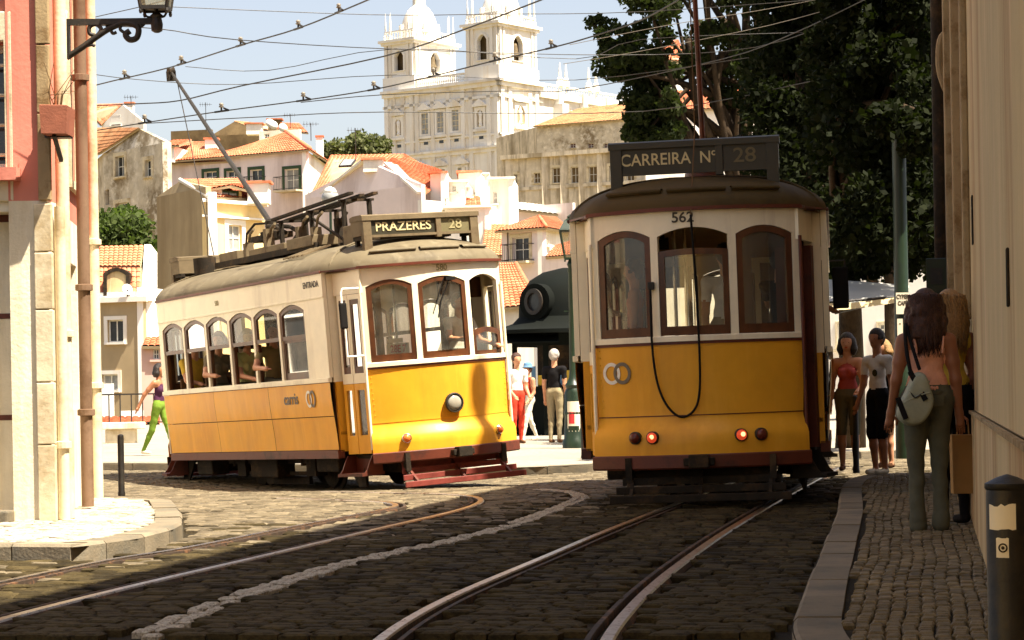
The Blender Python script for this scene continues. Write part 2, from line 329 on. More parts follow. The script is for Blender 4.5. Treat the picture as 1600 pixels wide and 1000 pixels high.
railpx = [
 [(560,1050),(607,1000),(665,960),(740,922),(850,875),(950,832),(1042,795)],
 [(918,1050),(935,1000),(965,960),(1005,920),(1055,880),(1120,835),(1195,790)],
 [(-120,1005),(0,966),(200,916),(400,870),(600,823),(700,800),(742,786),(738,777),(690,772),(600,770),(500,768)],
 [(-120,937),(0,912),(175,876),(300,856),(450,826),(575,802),(622,792),(610,785),(540,781),(440,778)],
]
rails = []
for i, pl in enumerate(railpx):
    pts = [G(*p) for p in pl]
    if i < 2:
        d = Vector((math.sin(math.radians(11.6)), math.cos(math.radians(11.6)), 0))
        for k in (3, 6, 10): pts.append(pts[6]+d*k)
    rails.append(catmull(pts, 10))
whitepx = [(150,1022),(200,1000),(280,966),(400,920),(550,876),(725,838),(800,818),(850,800),(890,785),(908,775),(880,766),(830,764)]
white = catmull([G(*p) for p in whitepx], 10)
for i, pl in enumerate(rails):
    sec = [(-.085,-.03,1),(-.07,-.004,0),(-.062,.006,0),(-.012,.007,0),(-.006,-.002,0),(-.004,-.045,1),(.032,-.045,1),(.034,-.004,1),(.038,.001,1),(.062,.001,1),(.066,-.03,1)]
    rows = []
    for k, p in enumerate(pl):
        t = (pl[min(k+1, len(pl)-1)]-pl[max(k-1, 0)]); t.z = 0; t.normalize(); nrm = Vector((t.y, -t.x, 0))
        if i in (1, 2): nrm = -nrm   # groove on the inner side
        rows.append([(p+nrm*a)+Vector((0, 0, gz(p.x, p.y)+b-p.z)) for a, b, _ in sec])
    mb = MB(); n = len(sec)
    mb.v = [tuple(q) for r in rows for q in r]
    for a in range(len(rows)-1):
        for b in range(n-1): mb.f.append((a*n+b, a*n+b+1, (a+1)*n+b+1, (a+1)*n+b)); mb.m.append(1 if (sec[b][2] or sec[b+1][2]) and not (1 <= b < 4) else 0)
    mb.build('rail', ['rail', 'rail_groove'], road, smooth='auto')

# pavement outlines
def gk(px, py, z): return Wz(px, py, z)
kerbR = [Vector((0.95, 2.0, 0)), Vector((1.02, 6, 0))] + [gk(*p, .1) for p in [(1246,1000),(1250,935),(1281,860),(1306,802),(1330,746)]]
kerbR[2:] = [Vector((p.x, p.y, 0)) for p in kerbR[2:]]
kerbR += [Vector((4.6, 25.6, 0)), Vector((6.2, 26.2, 0))]
kerbR = catmull(kerbR, 8)
kerbL = [Vector((-8, 15.2, 0))] + [gk(*p, .1) for p in [(0,850),(120,851),(215,838),(270,824),(286,815),(284,800),(270,781),(215,777),(150,776)]] + [Vector((-8, 23.4, 0))]
kerbL = [Vector((p.x, p.y, 0)) for p in kerbL]
kerbF = [Vector((-26, 37.5, 0)), Vector((-10, 36.2, 0)), Vector((-5.2, 35.2, 0)), Vector((-2.6, 34.4, 0)), Vector((-0.4, 32.2, 0)), Vector((1.5, 32.0, 0)), Vector((4, 33.6, 0)), Vector((12, 36, 0)), Vector((30, 40, 0))]
kerbF = catmull(kerbF, 5)
wallR = lambda y: 0.30+0.1817*y
polyR = [(p.x, p.y) for p in kerbR] + [(9, 26.5), (9, 2)]
polyL = [(p.x, p.y) for p in kerbL]
def inpoly(x, y, poly):
    c = np.zeros(x.shape, bool); n = len(poly); j = n-1
    for i in range(n):
        xi, yi = poly[i]; xj, yj = poly[j]
        t = ((yi > y) != (yj > y)) & (x < (xj-xi)*(y-yi)/(yj-yi+1e-12)+xi); c ^= t; j = i
    return c
def distpoly(x, y, pl):
    d = np.full(x.shape, 1e9)
    for a, b in zip(pl[:-1], pl[1:]):
        ax, ay, bx, by = a.x, a.y, b.x, b.y; L = (bx-ax)**2+(by-ay)**2+1e-12
        t = np.clip(((x-ax)*(bx-ax)+(y-ay)*(by-ay))/L, 0, 1); d = np.minimum(d, np.hypot(x-ax-t*(bx-ax), y-ay-t*(by-ay)))
    return d
polyF = [(p.x, p.y) for p in kerbF] + [(30, 90), (-26, 90)]
def stone_local(w, l, h, jit, r):
    # bevelled block, top at z=0, slightly uneven
    b = .14*min(w, l); c = [(-w/2,-l/2),(w/2,-l/2),(w/2,l/2),(-w/2,l/2)]
    c = [(x+r.uniform(-jit, jit), y+r.uniform(-jit, jit)) for x, y in c]
    tz = [r.uniform(-.006, .004)*min(1, w/.1) for _ in range(4)]
    sx = lambda x: x-math.copysign(b, x)
    v = [(x, y, -h) for x, y in c]+[(x, y, tz[i]-b*.7) for i, (x, y) in enumerate(c)]+[(sx(x), sx(y), tz[i]) for i, (x, y) in enumerate(c)]
    f = [(8,9,10,11)]+[(i, (i+1) % 4, 4+(i+1) % 4, 4+i) for i in range(4)]+[(4+i, 4+(i+1) % 4, 8+(i+1) % 4, 8+i) for i in range(4)]
    return v, f
def lay(x0, x1, y0, y1, ang, rowd, lmin, lmax, keep, wv=1.0):
    # rows across the direction ang; returns list of (x, y, along, across)
    ca, sa = math.cos(ang), math.sin(ang); out = []
    cs = [(x, y) for x in (x0, x1) for y in (y0, y1)]
    us = [x*ca-y*sa for x, y in cs]; vs_ = [x*sa+y*ca for x, y in cs]
    v = min(vs_)
    while v < max(vs_):
        d = rowd*random.uniform(.88, 1.12); u = min(us)+random.uniform(0, lmax)
        while u < max(us):
            l = random.uniform(lmin, lmax)
            vv = v+d/2+wv*(.05*math.sin(u*.8+v*.2)+.03*math.sin(u*2.3))+random.uniform(-.1,.1)*d
            out.append((( u+l/2)*ca+vv*sa, -(u+l/2)*sa+vv*ca, l, d)); u += l
        v += d
    A = np.array(out); m = (A[:,0] > x0) & (A[:,0] < x1) & (A[:,1] > y0) & (A[:,1] < y1); A = A[m]; return A[keep(A[:,0], A[:,1])]
def in_view(x, y, z=0.0):
    px = 800+FPX*x/np.maximum(y, .1); py = HZ+FPX*(CH-z)/np.maximum(y, .1)-(px-800)*math.sin(ROLL)
    return (px > -30) & (px < 1630) & (py < 1025) & (y > 2)
def place(A, ang, name, matn, parent, z0, single, h=.06, gap=.010, jit=.004, flat=False):
    A = A[np.argsort(A[:,1])]
    V = []; F = []; r = random.Random(3); variants = []
    for k in range(14):
        v, f = stone_local(1, 1, 1, .05, r)
        me = bpy.data.meshes.new(name); variants.append(me)
        v2 = [(a, b, c*1.0) for a, b, c in v]; me.from_pydata(v2, [], f); me.materials.append(MT[matn]); me.update()
    n = 0
    # a sett of unit size is scaled per piece for the single ones
    for row_ in A:
        x, y, l, d = row_[:4]; ang_ = ang if ang is not None else row_[4]
        z = (0 if flat else gz(x, y))+z0+r.uniform(-.006, .006); rot = -ang_+r.uniform(-.05, .05)
        w_, l_ = l-gap, d-gap
        if n < single:
            v, f = stone_local(w_, l_, h, jit, r); me = variants[n % 14]
            o = bpy.data.objects.new(name, me); COL.objects.link(o); o.parent = parent
            o.location = (x, y, z+.004); o.rotation_euler = (0, 0, rot); o.scale = (w_, l_, .09); n += 1
        else:
            v, f = stone_local(w_, l_, h, jit, r); c_, s_ = math.cos(rot), math.sin(rot); o_ = len(V)
            V += [(x+a*c_-b*s_, y+a*s_+b*c_, z+c) for a, b, c in v]; F += [tuple(i+o_ for i in q) for q in f]
    me = bpy.data.meshes.new(name+'_mass'); me.from_pydata(V, [], F); me.materials.append(MT[matn]); me.update()
    o = bpy.data.objects.new(name+'_mass', me); COL.objects.link(o); o.parent = parent; o['kind'] = 'stuff'
    return o
AST = math.radians(13)
def keep_road(x, y):
    k = in_view(x, y, -.1) & ~inpoly(x, y, polyR) & ~inpoly(x, y, polyL) & ~inpoly(x, y, polyF)
    k &= (distpoly(x, y, kerbR) > .06) & (distpoly(x, y, kerbL) > .1) & (distpoly(x, y, kerbF) > .1)
    for rl in rails: k &= distpoly(x, y, rl) > .125
    return k
A = lay(-9, 7, 8.5, 37, AST, .112, .12, .2, keep_road)
dw = distpoly(A[:,0], A[:,1], white); iw = dw < .135
mixv = np.clip((A[:,1]-1.5*A[:,0]-17.0)/7.5, 0, 1); pale = rng.random(len(A)) < mixv*mixv*(3-2*mixv)     # sunlight painted as lighter stone, mixed in across the shadow edge
place(A[~iw & ~pale], AST, 'cobble', 'cobble', road, 0, 300)
place(A[~iw & pale], AST, 'lit_tone_cobble', 'cobble_lit_tone', road, 0, 0)
wst = []; acc = 0.0
for a, b in zip(white[:-1], white[1:]):
    d_ = (b-a); L_ = d_.length; d_ = d_/L_; s_ = .122-acc
    while s_ < L_:
        if s_ >= 0:
            q = a+d_*s_; n_ = Vector((d_.y, -d_.x, 0))
            for off in (-.045, .042): wst.append((q.x+n_.x*off+random.uniform(-.008,.008), q.y+n_.y*off, .086*random.uniform(.85,1.05), .12*random.uniform(.8,1.0), -math.atan2(n_.y, n_.x)))
        s_ += .122
    acc = L_-(s_-.122)
wst = np.array([w for w in wst if keep_road(np.array([w[0]]), np.array([w[1]]))[0]])
wst = wst[rng.random(len(wst)) > .14]; place(wst, None, 'white_cobble', 'white_sett', road, -.007, 300, gap=.004, jit=.007)

def slab(poly, name, matn, ztop, label, flat=True):
    P = [Vector((x, y, 0)) for x, y in poly]; mb = MB(); n = len(P)
    mb.add([(p.x, p.y, ztop) for p in P], [tuple(range(n))]); o = mb.build(name, matn); 
    bm = bmesh.new(); bm.from_mesh(o.data); bmesh.ops.triangulate(bm, faces=bm.faces); bm.to_mesh(o.data); bm.free()
    return tag(o, label, kind='structure')
def kerbstones(pl, parent, w, z1, seg, side, z0=-.05, flat=False):
    # blocks along a line; side=+1 puts the block to the left of travel
    acc = [0]
    for a, b in zip(pl[:-1], pl[1:]): acc.append(acc[-1]+(b-a).length)
    def at(s):
        s = min(max(s, 0), acc[-1])
        for i in range(len(pl)-1):
            if acc[i+1] >= s: t = (s-acc[i])/max(1e-9, acc[i+1]-acc[i]); return pl[i].lerp(pl[i+1], t)
        return pl[-1]
    s = 0
    while s < acc[-1]-.1:
        e = min(s+seg*random.uniform(.8, 1.2), acc[-1]); k = 4; outer = []; inner = []
        for i in range(k+1):
            q = s+.006+(e-s-.012)*i/k; p = at(q); t = (at(q+.05)-at(q-.05)).normalized(); n = Vector((-t.y, t.x, 0))*side
            outer.append(p); inner.append(p+n*w)
        mb = MB(); dz = random.uniform(-.006, .006); zf = lambda p: 0 if flat else gz(p.x, p.y)
        sec = []
        for a, b in zip(outer, inner):
            d = (b-a).normalized(); g = zf(a)
            sec.append([(a.x, a.y, g+z0), (a.x, a.y, g+z1-.02+dz), (a.x+d.x*.02, a.y+d.y*.02, g+z1+dz), (b.x, b.y, g+z1+dz), (b.x, b.y, g+z0)])
        mb.grid(sec); mb.f.append((0,1,2,3,4)); mb.f.append(tuple(k*5+i for i in range(5))); mb.m += [0, 0]
        mb.build('kerb_stone', 'kerb', parent); s = e
pav_r = slab([(p.x-.0, p.y) for p in kerbR]+[(9, 26.2), (9, 2)], 'pavement_right', 'joint', .082, 'limestone sett pavement along the shaded building')
kerbstones(kerbR, pav_r, .2, .1, .95, -1)
AR = lay(.9, 6, 8.6, 26.3, math.radians(100), .062, .05, .085, lambda x, y: in_view(x, y, .1) & inpoly(x, y, polyR) & (distpoly(x, y, kerbR) > .222) & (x < wallR(y)+.05+3*(y > 24)), wv=.25)
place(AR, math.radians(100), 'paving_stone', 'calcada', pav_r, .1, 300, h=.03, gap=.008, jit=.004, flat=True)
pav_l = slab(polyL, 'pavement_left', 'joint', .082, 'sunlit limestone pavement around the red building corner')
kerbstones(kerbL, pav_l, .22, .1, .8, 1, flat=True)
AL = lay(-6, -2, 14.5, 24, math.radians(20), .066, .06, .1, lambda x, y: in_view(x, y, .1) & inpoly(x, y, polyL) & (distpoly(x, y, kerbL) > .25))
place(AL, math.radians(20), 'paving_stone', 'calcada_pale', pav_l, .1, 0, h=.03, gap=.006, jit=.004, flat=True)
# far square, a raised sheet following the ground
mb = MB(); rows = []
for p in kerbF:
    rows.append([(p.x, p.y+(78.5-p.y)*t, gz(p.x, p.y+(78.5-p.y)*t)+.1) for t in np.linspace(0, 1, 24)])
mb.grid(rows); plaza = tag(mb.build('pavement_square', 'plaza', smooth=True), 'wide sunlit pavement of the belvedere square', kind='structure')
kerbstones(kerbF, plaza, .25, .105, 1.0, 1)
# ================================================================== trams
XS, XC, XT, WS, WE = 2.82, 3.32, 3.65, 1.19, .95
ZB, ZSB, ZFB, ZT = .44, 1.34, 1.48, 2.66
def rect(a0, a1, b0, b1): return [(a0,b0),(a1,b0),(a1,b1),(a0,b1)]
def arch(a0, a1, b0, b1, rise, n=10):
    pts = [(a0,b0),(a1,b0)]
    for i in range(n+1):
        t = i/n; a = a1+(a0-a1)*t; pts.append((a, b1-rise+rise*(1-(2*t-1)**2)))
    return pts
def cellout(loop, a0, a1, b0, b1):   # rectangle with as many points as the arched loop
    k = len(loop)-2; return [(a0,b0),(a1,b0)]+[(a1+(a0-a1)*i/(k-1), b1) for i in range(k)]
def make_tram(name, label, number, loc, yaw, roll, pitch, signs, roofmat, dark=False, sgz=(3.02, 3.28), sgx=2.88):
    T = thing(name, label, 'tram', loc)
    hd = Vector((math.sin(yaw), -math.cos(yaw), 0)); lf = Vector((math.cos(yaw), math.sin(yaw), 0)); up = Vector((0,0,1))
    lf2 = math.cos(roll)*lf+math.sin(roll)*up; up2 = math.cos(roll)*up-math.sin(roll)*lf
    hd2 = math.cos(pitch)*hd+math.sin(pitch)*up2; up3 = math.cos(pitch)*up2-math.sin(pitch)*hd
    M = Matrix((hd2, lf2, up3)).transposed(); T.rotation_euler = M.to_euler()
    kf = (XT-XC)/WE**2
    def bulge(z): return .10*(1-smooth(.60, .80, z))
    def Fe(e):
        def F(s_, z, n):
            x = XT-kf*s_*s_; nv = Vector((1, 2*kf*s_, 0)).normalized(); m_ = n+(bulge(z) if z < .8 else 0)
            return Vector((e*(x+nv.x*m_), e*(s_*(1-.035*(1-smooth(.45, 1.4, z)))+nv.y*m_), z))     # s runs to the left as seen from the end
        return F
    def Fs(sd):
        def F(x, z, n):
            w = WS-.05*(1-smooth(.5, 1.3, z))
            return Vector((x, sd*(w+n), z))
        return F
    # --- saloon sides
    wx = [-2.70+.825*i for i in range(7)]
    for sd in (-1, 1):
        F = Fs(sd)
        for c, (a0, a1) in enumerate(((-XS, -.95), (-.95, .92), (.92, XS))):
            for r_, (b0, b1) in enumerate(((.52, .93), (.93, ZSB))):
                mb = MB(); g = .005; nx = 6
                rows = [[F(a0+g+(a1-a0-2*g)*i/nx, b0+g+(b1-b0-2*g)*j/4, .006*math.sin(i*2.1+c)*.3) for i in range(nx+1)] for j in range(5)]
                mb.grid(rows)
                mb.grid([[q-Vector((0, sd*.02, 0)) for q in rows[0]], rows[0]]); mb.grid([rows[-1], [q-Vector((0, sd*.02, 0)) for q in rows[-1]]])
                mb.build('side_panel', 'yellow', T, smooth='auto', weld=True)
        mb = MB(); mb.box(-XS+.01, XS-.01, sd*(WS-.11)-.012, sd*(WS-.11)+.012, .5, ZSB); mb.build('side_lining', 'gear', T)
        mb = MB(); mb.box(-XS, XS, min(sd*(WS-.03), sd*(WS+.022)), max(sd*(WS-.03), sd*(WS+.022)), ZSB, ZSB+.055); mb.build('belt_rail', 'cream', T, bev=.006)
        mb = MB(); mb.box(-XS, XS, min(sd*(WS-.12), sd*(WS-.03)), max(sd*(WS-.12), sd*(WS-.03)), .42, .52); mb.build('sill_beam', 'brown_paint', T)
        # window wall: cells with arched openings, then end pillars and the fascia
        mb = MB(); zb, za, zc = ZSB+.055, 2.30, 2.36
        for i in range(6):
            a0, a1 = wx[i], wx[i+1]; lp = arch(a0+.03, a1-.03, zb+.012, za+.03, .085)
            mb.ringF(F, cellout(lp, a0, a1, zb, zc), lp, -.05, 0)
        for a0, a1 in ((-XS, wx[0]), (wx[6], XS)): mb.box(a0, a1, min(sd*(WS-.05), sd*WS), max(sd*(WS-.05), sd*WS), zb, zc)
        mb.build('window_wall', 'cream', T)
        mb = MB(); mb.box(-XS, XS, min(sd*(WS-.05), sd*(WS+.006)), max(sd*(WS-.05), sd*(WS+.006)), zc, ZT)
        mb.box(-XS, XS, min(sd*WS, sd*(WS+.014)), max(sd*WS, sd*(WS+.014)), zc-.004, zc+.022); mb.build('fascia', 'cream', T, bev=.004)
        mb = MB(); mb.box(-XS, XS, min(sd*WS, sd*(WS+.03)), max(sd*WS, sd*(WS+.03)), ZT-.012, ZT+.02); mb.build('gutter', 'brown_paint', T, bev=.006)
        for i in range(6):
            a0, a1 = wx[i]+.035, wx[i+1]-.035; zm = 1.90
            lo = arch(a0, a1, zm, za+.022, .082); li = arch(a0+.045, a1-.045, zm+.05, za-.025, .07)
            mb = MB(); mb.ringF(F, lo, li, -.045, -.012); fr = mb.build('window_frame', 'wood', T)
            mb = MB(); mb.add([F(a, b, -.03) for a, b in li], [tuple(range(len(li)))]); mb.build('pane', 'glass', fr)
            if i == 5 or (dark and i in (0, 3)):
                lo = rect(a0, a1, zb+.012, zm+.01); li = rect(a0+.05, a1-.05, zb+.1, zm-.035)
                mb = MB(); mb.ringF(F, lo, li, -.06, -.03); fr = mb.build('window_frame', 'wood', T)
                mb = MB(); mb.add([F(a, b, -.045) for a, b in li], [(0,1,2,3)]); mb.build('pane', 'glass_dirty', fr)
            else:
                for a in (a0, a1-.03): mb = MB(); mb.obox(F(a+.015, (zb+zm)/2, -.05), (.015,0,0), (0,.02,0), (0,0,(zm-zb)/2-.006)); mb.build('sash_channel', 'wood', T)
        # saloon corner returns beside the doors
        for e in (-1, 1):
            mb = MB(); mb.box(min(e*(XS-.04), e*XS), max(e*(XS-.04), e*XS), min(sd*.98, sd*(WS-.055)), max(sd*.98, sd*(WS-.055)), ZSB, ZT); mb.build('corner_post', 'cream', T)
            mb = MB(); mb.box(min(e*(XS-.04), e*XS), max(e*(XS-.04), e*XS), min(sd*.98, sd*(WS-.075)), max(sd*.98, sd*(WS-.075)), .5, ZSB); mb.build('corner_panel', 'yellow', T)
    # --- ends
    for e in (1, -1):
        F = Fe(e); NS = 20; ss = [-WE+2*WE*i/NS for i in range(NS+1)]
        zs = [ZB+.01, .55, .62, .66, .70, .74, .78, .80, .9, 1.1, 1.3, ZFB]
        mb = MB(); mb.grid([[F(s_, z, 0) for s_ in ss] for z in zs]); mb.grid([[F(s_, z, -.03) for s_ in ss] for z in zs]); mb.build('end_panel', 'yellow', T, smooth='auto')
        mb = MB(); mb.grid([[F(s_, z, n-.1) for s_ in ss] for z, n in ((.46,.06),(.46,.125),(.45,.135),(.345,.135),(.33,.12),(.33,-.02))]); mb.build('bumper', 'brown_paint', T, smooth='auto')
        mb = MB(); mb.grid([[F(s_, z, n) for s_ in ss] for z, n in ((ZFB-.004,-.03),(ZFB-.004,.022),(ZFB+.04,.022),(ZFB+.048,.012),(ZFB+.048,-.03))]); mb.build('belt_rail', 'cream', T, smooth='auto')
        mb = MB(); mb.grid([[F(s_, z, n) for s_ in ss] for z, n in ((.806,-.002),(.806,.004),(.815,.004),(.815,-.002))]); mb.build('panel_seam', 'brown_paint' if dark else 'yellow', T)
        for s_ in (-.90, .90):
            for i_ in range(9): mb = MB(); mb.sphere(F(s_, .9+.065*i_, .001), .006, 6, 4); mb.build('rivet', 'yellow', T, smooth=True)
        mb = MB(); mb.grid([[F(s_, z, n) for s_ in ss] for z, n in ((ZFB-.03,0),(ZFB-.03,.012),(ZFB-.004,.012),(ZFB-.004,0))]); mb.build('belt_moulding', 'brown_paint', T)
        # windscreen wall
        ws = [(-.95,-.385), (-.385,.345+.04), (.385,.95)]; mb = MB(); zb = ZFB+.048; wins = []
        for j, (a0, a1) in enumerate(((-.95,-.352),(-.352,.352),(.352,.95))):
            b0 = a0+(.065 if j == 0 else .034); b1 = a1-(.065 if j == 2 else .034)
            lp = arch(b0, b1, zb, 2.50, .075); mb.ringF(F, cellout(lp, a0, a1, zb-.003, ZT), lp, -.05, 0); wins.append((b0, b1))
        mb.build('windscreen_wall', 'cream', T, smooth='auto')
        mb = MB(); mb.grid([[F(s_, z, n) for s_ in ss] for z, n in ((ZT-.012,0),(ZT-.012,.05),(ZT+.02,.05),(ZT+.024,0))]); mb.build('gutter', 'brown_paint', T)
        for j, (b0, b1) in enumerate(wins):
            ztop = 2.495
            low = dark and e < 0 and j == 1
            if low: ztop = 2.31
            if (not dark) and e > 0 and j == 2:      # pushed-down side light: only a low frame
                lo = arch(b0+.004, b1-.004, zb+.004, 1.86, .05); li = arch(b0+.05, b1-.05, zb+.05, 1.80, .045)
            else:
                lo = arch(b0+.004, b1-.004, zb+.004, ztop, .072 if not low else .02); li = arch(b0+.055, b1-.055, zb+.085, ztop-.055, .06 if not low else .015)
            mb = MB(); mb.ringF(F, lo, li, -.04, -.008); fr = mb.build('window_frame', 'wood', T, smooth='auto')
            mb = MB(); k = len(li); n2 = 8
            rows = []
            for q in range(n2+1):
                a = li[0][0]+(li[1][0]-li[0][0])*q/n2; t_ = q/n2; ztp = li[2][1]+(ztop-.055-li[2][1] if not ((not dark) and e > 0 and j == 2) else .045)*(1-(2*t_-1)**2)
                rows.append([F(a, li[0][1], -.025), F(a, ztp, -.025)])
            mb.grid(rows); mb.build('pane', 'glass', fr)
        # lights
        if e > 0 or not dark:
            p = F(0, .98, .0); mb = MB(); mb.lathe([(.10,0),(.118,.03),(.122,.06),(.112,.075),(.10,.075),(.098,.05)], 24, p, ax=(e,0,0)); hl = mb.build('headlight', 'iron', T, smooth='auto')
            mb = MB(); mb.lathe([(.1,.045),(.085,.068),(.05,.082),(.01,.086)], 24, p, ax=(e,0,0)); mb.build('lens', 'lamp_glass', hl, smooth=True)
            for s_ in (-.6, .6):
                p = F(s_, .61, 0); nrm = (F(s_, .61, 1)-p); mb = MB(); mb.lathe([(.058,-.01),(.058,.02),(.05,.028)], 18, p, ax=nrm); q = mb.build('indicator', 'chrome', T, smooth='auto')
                mb = MB(); mb.lathe([(.046,.02),(.044,.035),(.03,.052),(.005,.058)], 18, p, ax=nrm); mb.build('lens', 'lamp_amber', q, smooth=True)
        else:
            for s_, on in ((-.555, 0), (-.40, 1), (.36, 1), (.53, 0)):
                p = F(s_, .62, 0); nrm = (F(s_, .62, 1)-p); mb = MB(); mb.lathe([(.058,-.01),(.058,.025),(.05,.032)], 18, p, ax=nrm); q = mb.build('tail_light', 'iron', T, smooth='auto')
                mb = MB(); mb.lathe([(.05,.022),(.046,.04),(.03,.056),(.005,.062)], 18, p, ax=nrm); mb.build('lens', 'lamp_red_on' if on else 'lamp_red_off', q, smooth=True)
                if on: mb = MB(); mb.lathe([(.024,.045),(.02,.062),(.003,.068)], 12, p+Vector((0,-.008,.006)), ax=nrm); mb.build('bulb_glow', 'lamp_core', q, smooth=True)
        # coupling
        mb = MB(); mb.box(min(e*3.5, e*3.86), max(e*3.5, e*3.86), -.14, .14, .36, .43); mb.box(min(e*3.78, e*3.9), max(e*3.78, e*3.9), -.09, .09, .34, .46); mb.build('coupler', 'gear', T, bev=.01)
        for s_ in (-.62, .62):
            mb = MB(); p = F(s_, .36, .02); mb.box(p.x-.04, p.x+.04, p.y-.03, p.y+.03, .22, .44); mb.tube([p+Vector((0,0,-.12)), p+Vector((e*.05,0,-.2))], .02, 6); mb.build('bumper_bracket', 'gear', T)
        # lifeguard: slats on two arms, sloping down to the front
        for s_ in (-.62, 0, .62): mb = MB(); mb.bar((e*3.42, s_, .34), (e*3.86, s_, .06), .03, .05); mb.build('lifeguard_arm', 'gear' if dark else 'brown_paint', T)
        for i, (x, z) in enumerate(((3.5, .29), (3.6, .225), (3.72, .15), (3.86, .075))):
            mb = MB(); w = .66+.05*i; mb.obox((e*x, 0, z), (.012,0,.0), (0,w,0), (0,0,.034)); mb.build('lifeguard_slat', 'gear' if dark else 'red_paint', T, bev=.006)
        # doors on both sides: two leaves, and the steps below
        for sd in (-1, 1):
            A = Vector((e*(XS+.005), sd*1.06, 0)); B = Vector((e*(XC+.03), sd*(WE-.005), 0)); d = (B-A).normalized(); nr = Vector((d.y, -d.x, 0)); 
            if nr.y*sd < 0: nr = -nr
            L_ = (B-A).length
            def Fd(a, z, n, A=A, d=d, nr=nr): return A+d*a+nr*n+Vector((0,0,z))
            opened = dark and sd < 0 and e < 0
            leaves = ((.06, .26), (.27, L_-.03))
            if not opened:
                for (a0, a1) in leaves:
                    mb = MB(); mb.ringF(Fd, rect(a0, a1, 1.30, 2.36), rect(a0+.03, a1-.03, 1.42, 2.30), -.03, 0); lf_ = mb.build('door_leaf', 'cream', T)
                    mb = MB(); mb.ringF(Fd, rect(a0+.03, a1-.03, 1.42, 2.30), rect(a0+.06, a1-.06, 1.5, 2.24), -.03, -.008); mb.build('door_window_frame', 'wood', lf_)
                    mb = MB(); mb.add([Fd(a, b, -.02) for a, b in rect(a0+.06, a1-.06, 1.5, 2.24)], [(0,1,2,3)]); mb.build('pane', 'glass', lf_)
                    mb = MB(); mb.ringF(Fd, rect(a0, a1, .46, 1.297), rect(a0+.05, a1-.045, .68, 1.22), -.03, 0); lw = mb.build('door_leaf', 'yellow', T)
                    mb = MB(); mb.add([Fd(a, b, -.02) for a, b in rect(a0+.05, a1-.045, .68, 1.22)], [(0,1,2,3)]); mb.build('pane', 'glass_dirty', lw)
            else:
                for (a0, a1) in ((.02, .06), (.08, .12)):
                    mb = MB(); mb.obox(Fd(a0+.02, 1.4, -.16), d*.018, nr*.17, (0,0,.93)); mb.build('door_leaf', 'brown_paint', T)
            mb = MB(); mb.obox(Fd(L_/2, (2.36+ZT)/2, -.02), d*(L_/2), nr*.02, (0,0,(ZT-2.37)/2)); mb.build('door_header', 'cream', T)
            mb = MB(); mb.obox(Fd(L_/2, ZT, .0), d*(L_/2), nr*.04, (0,0,.014)); mb.build('gutter', 'brown_paint', T)
            mb = MB(); mb.tube([Fd(L_-.0, .5, .01), Fd(L_-.0, 2.4, .01)], .016, 8); mb.build('door_post', 'cream' if not opened else 'brown_paint', T)
            if sd > 0: continue
            mb = MB(); c = Fd(L_/2, .22, .0); mb.obox(c, d*(L_/2-.03), nr*.17, (0,0,.018)); mb.obox(Fd(L_/2, .32, -.13), d*(L_/2-.03), nr*.012, (0,0,.1))
            for a in (.03, L_-.03):
                pts = [Fd(a, .44, -.14), Fd(a, .44, .0), Fd(a, .36, .05), Fd(a, .28, .09), Fd(a, .2, .17), Fd(a, .2, -.14)]; mb.prism([p-d*.008 for p in pts], d*.016)
            mb.build('door_step', 'brown_paint' if not dark else 'gear', T)
            mb = MB(); mb.box(min(e*XS, e*XC), max(e*XS, e*XC), min(sd*.6, sd*.93), max(sd*.6, sd*.93), .4, .44); mb.build('step_tread', 'gear', T)
    def hq(q): return .38*max(0, 1-q*q)**.52
    # --- roof: rings pulled in from the gutter line to the ridge
    out = []
    for i in range(15): out.append((-XS+2*XS*i/14, -(WS+.012)))
    for i in range(1, 5): t = i/4; out.append((XS+(XC-XS)*t, -(WS+.012)+(WS-WE-.01)*t))
    for i in range(1, 20): s_ = -WE+2*WE*i/20; out.append((XT+.045-kf*s_*s_, s_))
    for i in range(4, 0, -1): t = i/4; out.append((XS+(XC-XS)*t, (WS+.012)-(WS-WE-.01)*t))
    loop = out+[(-x, -y) for x, y in out]
    rows = []
    for k in range(13):
        q = math.cos(k/12*math.pi/2); h = hq(q)
        r_ = []
        for x, y in loop:
            cx = max(-2.35, min(2.35, x*.8)); endf = max(0, (abs(x)-2.6)/1.05)
            r_.append((cx+(x-cx)*q, y*q, ZT+.012+h))
        rows.append(r_)
    mb = MB(); mb.grid(rows, close=True); mb.build('roof', roofmat, T, smooth=True)
    mb = MB(); mb.grid([[(x, y, z) for x, y in loop] for z in (ZT-.005, ZT+.013)], close=True); mb.build('roof_edge', 'brown_paint', T)
    # inside ceiling
    mb = MB(); mb.grid([[( (max(-2.35, min(2.35, x*.8)))*(1-q)+x*q*.985, y*q*.97, ZT-.03+.86*hq(q)) for x, y in loop] for q in (1, .8, .55, .3, 0)], close=True); mb.build('ceiling', 'ceiling_in', T, smooth=True)
    def zr(x, y):
        w = WS+.03 if abs(x) < XS else WE+.05
        q = max(abs(y)/w, (abs(x)-2.35)/(1.35) if abs(x) > 2.35 else 0); q = min(1, q); return ZT+.012+hq(q)
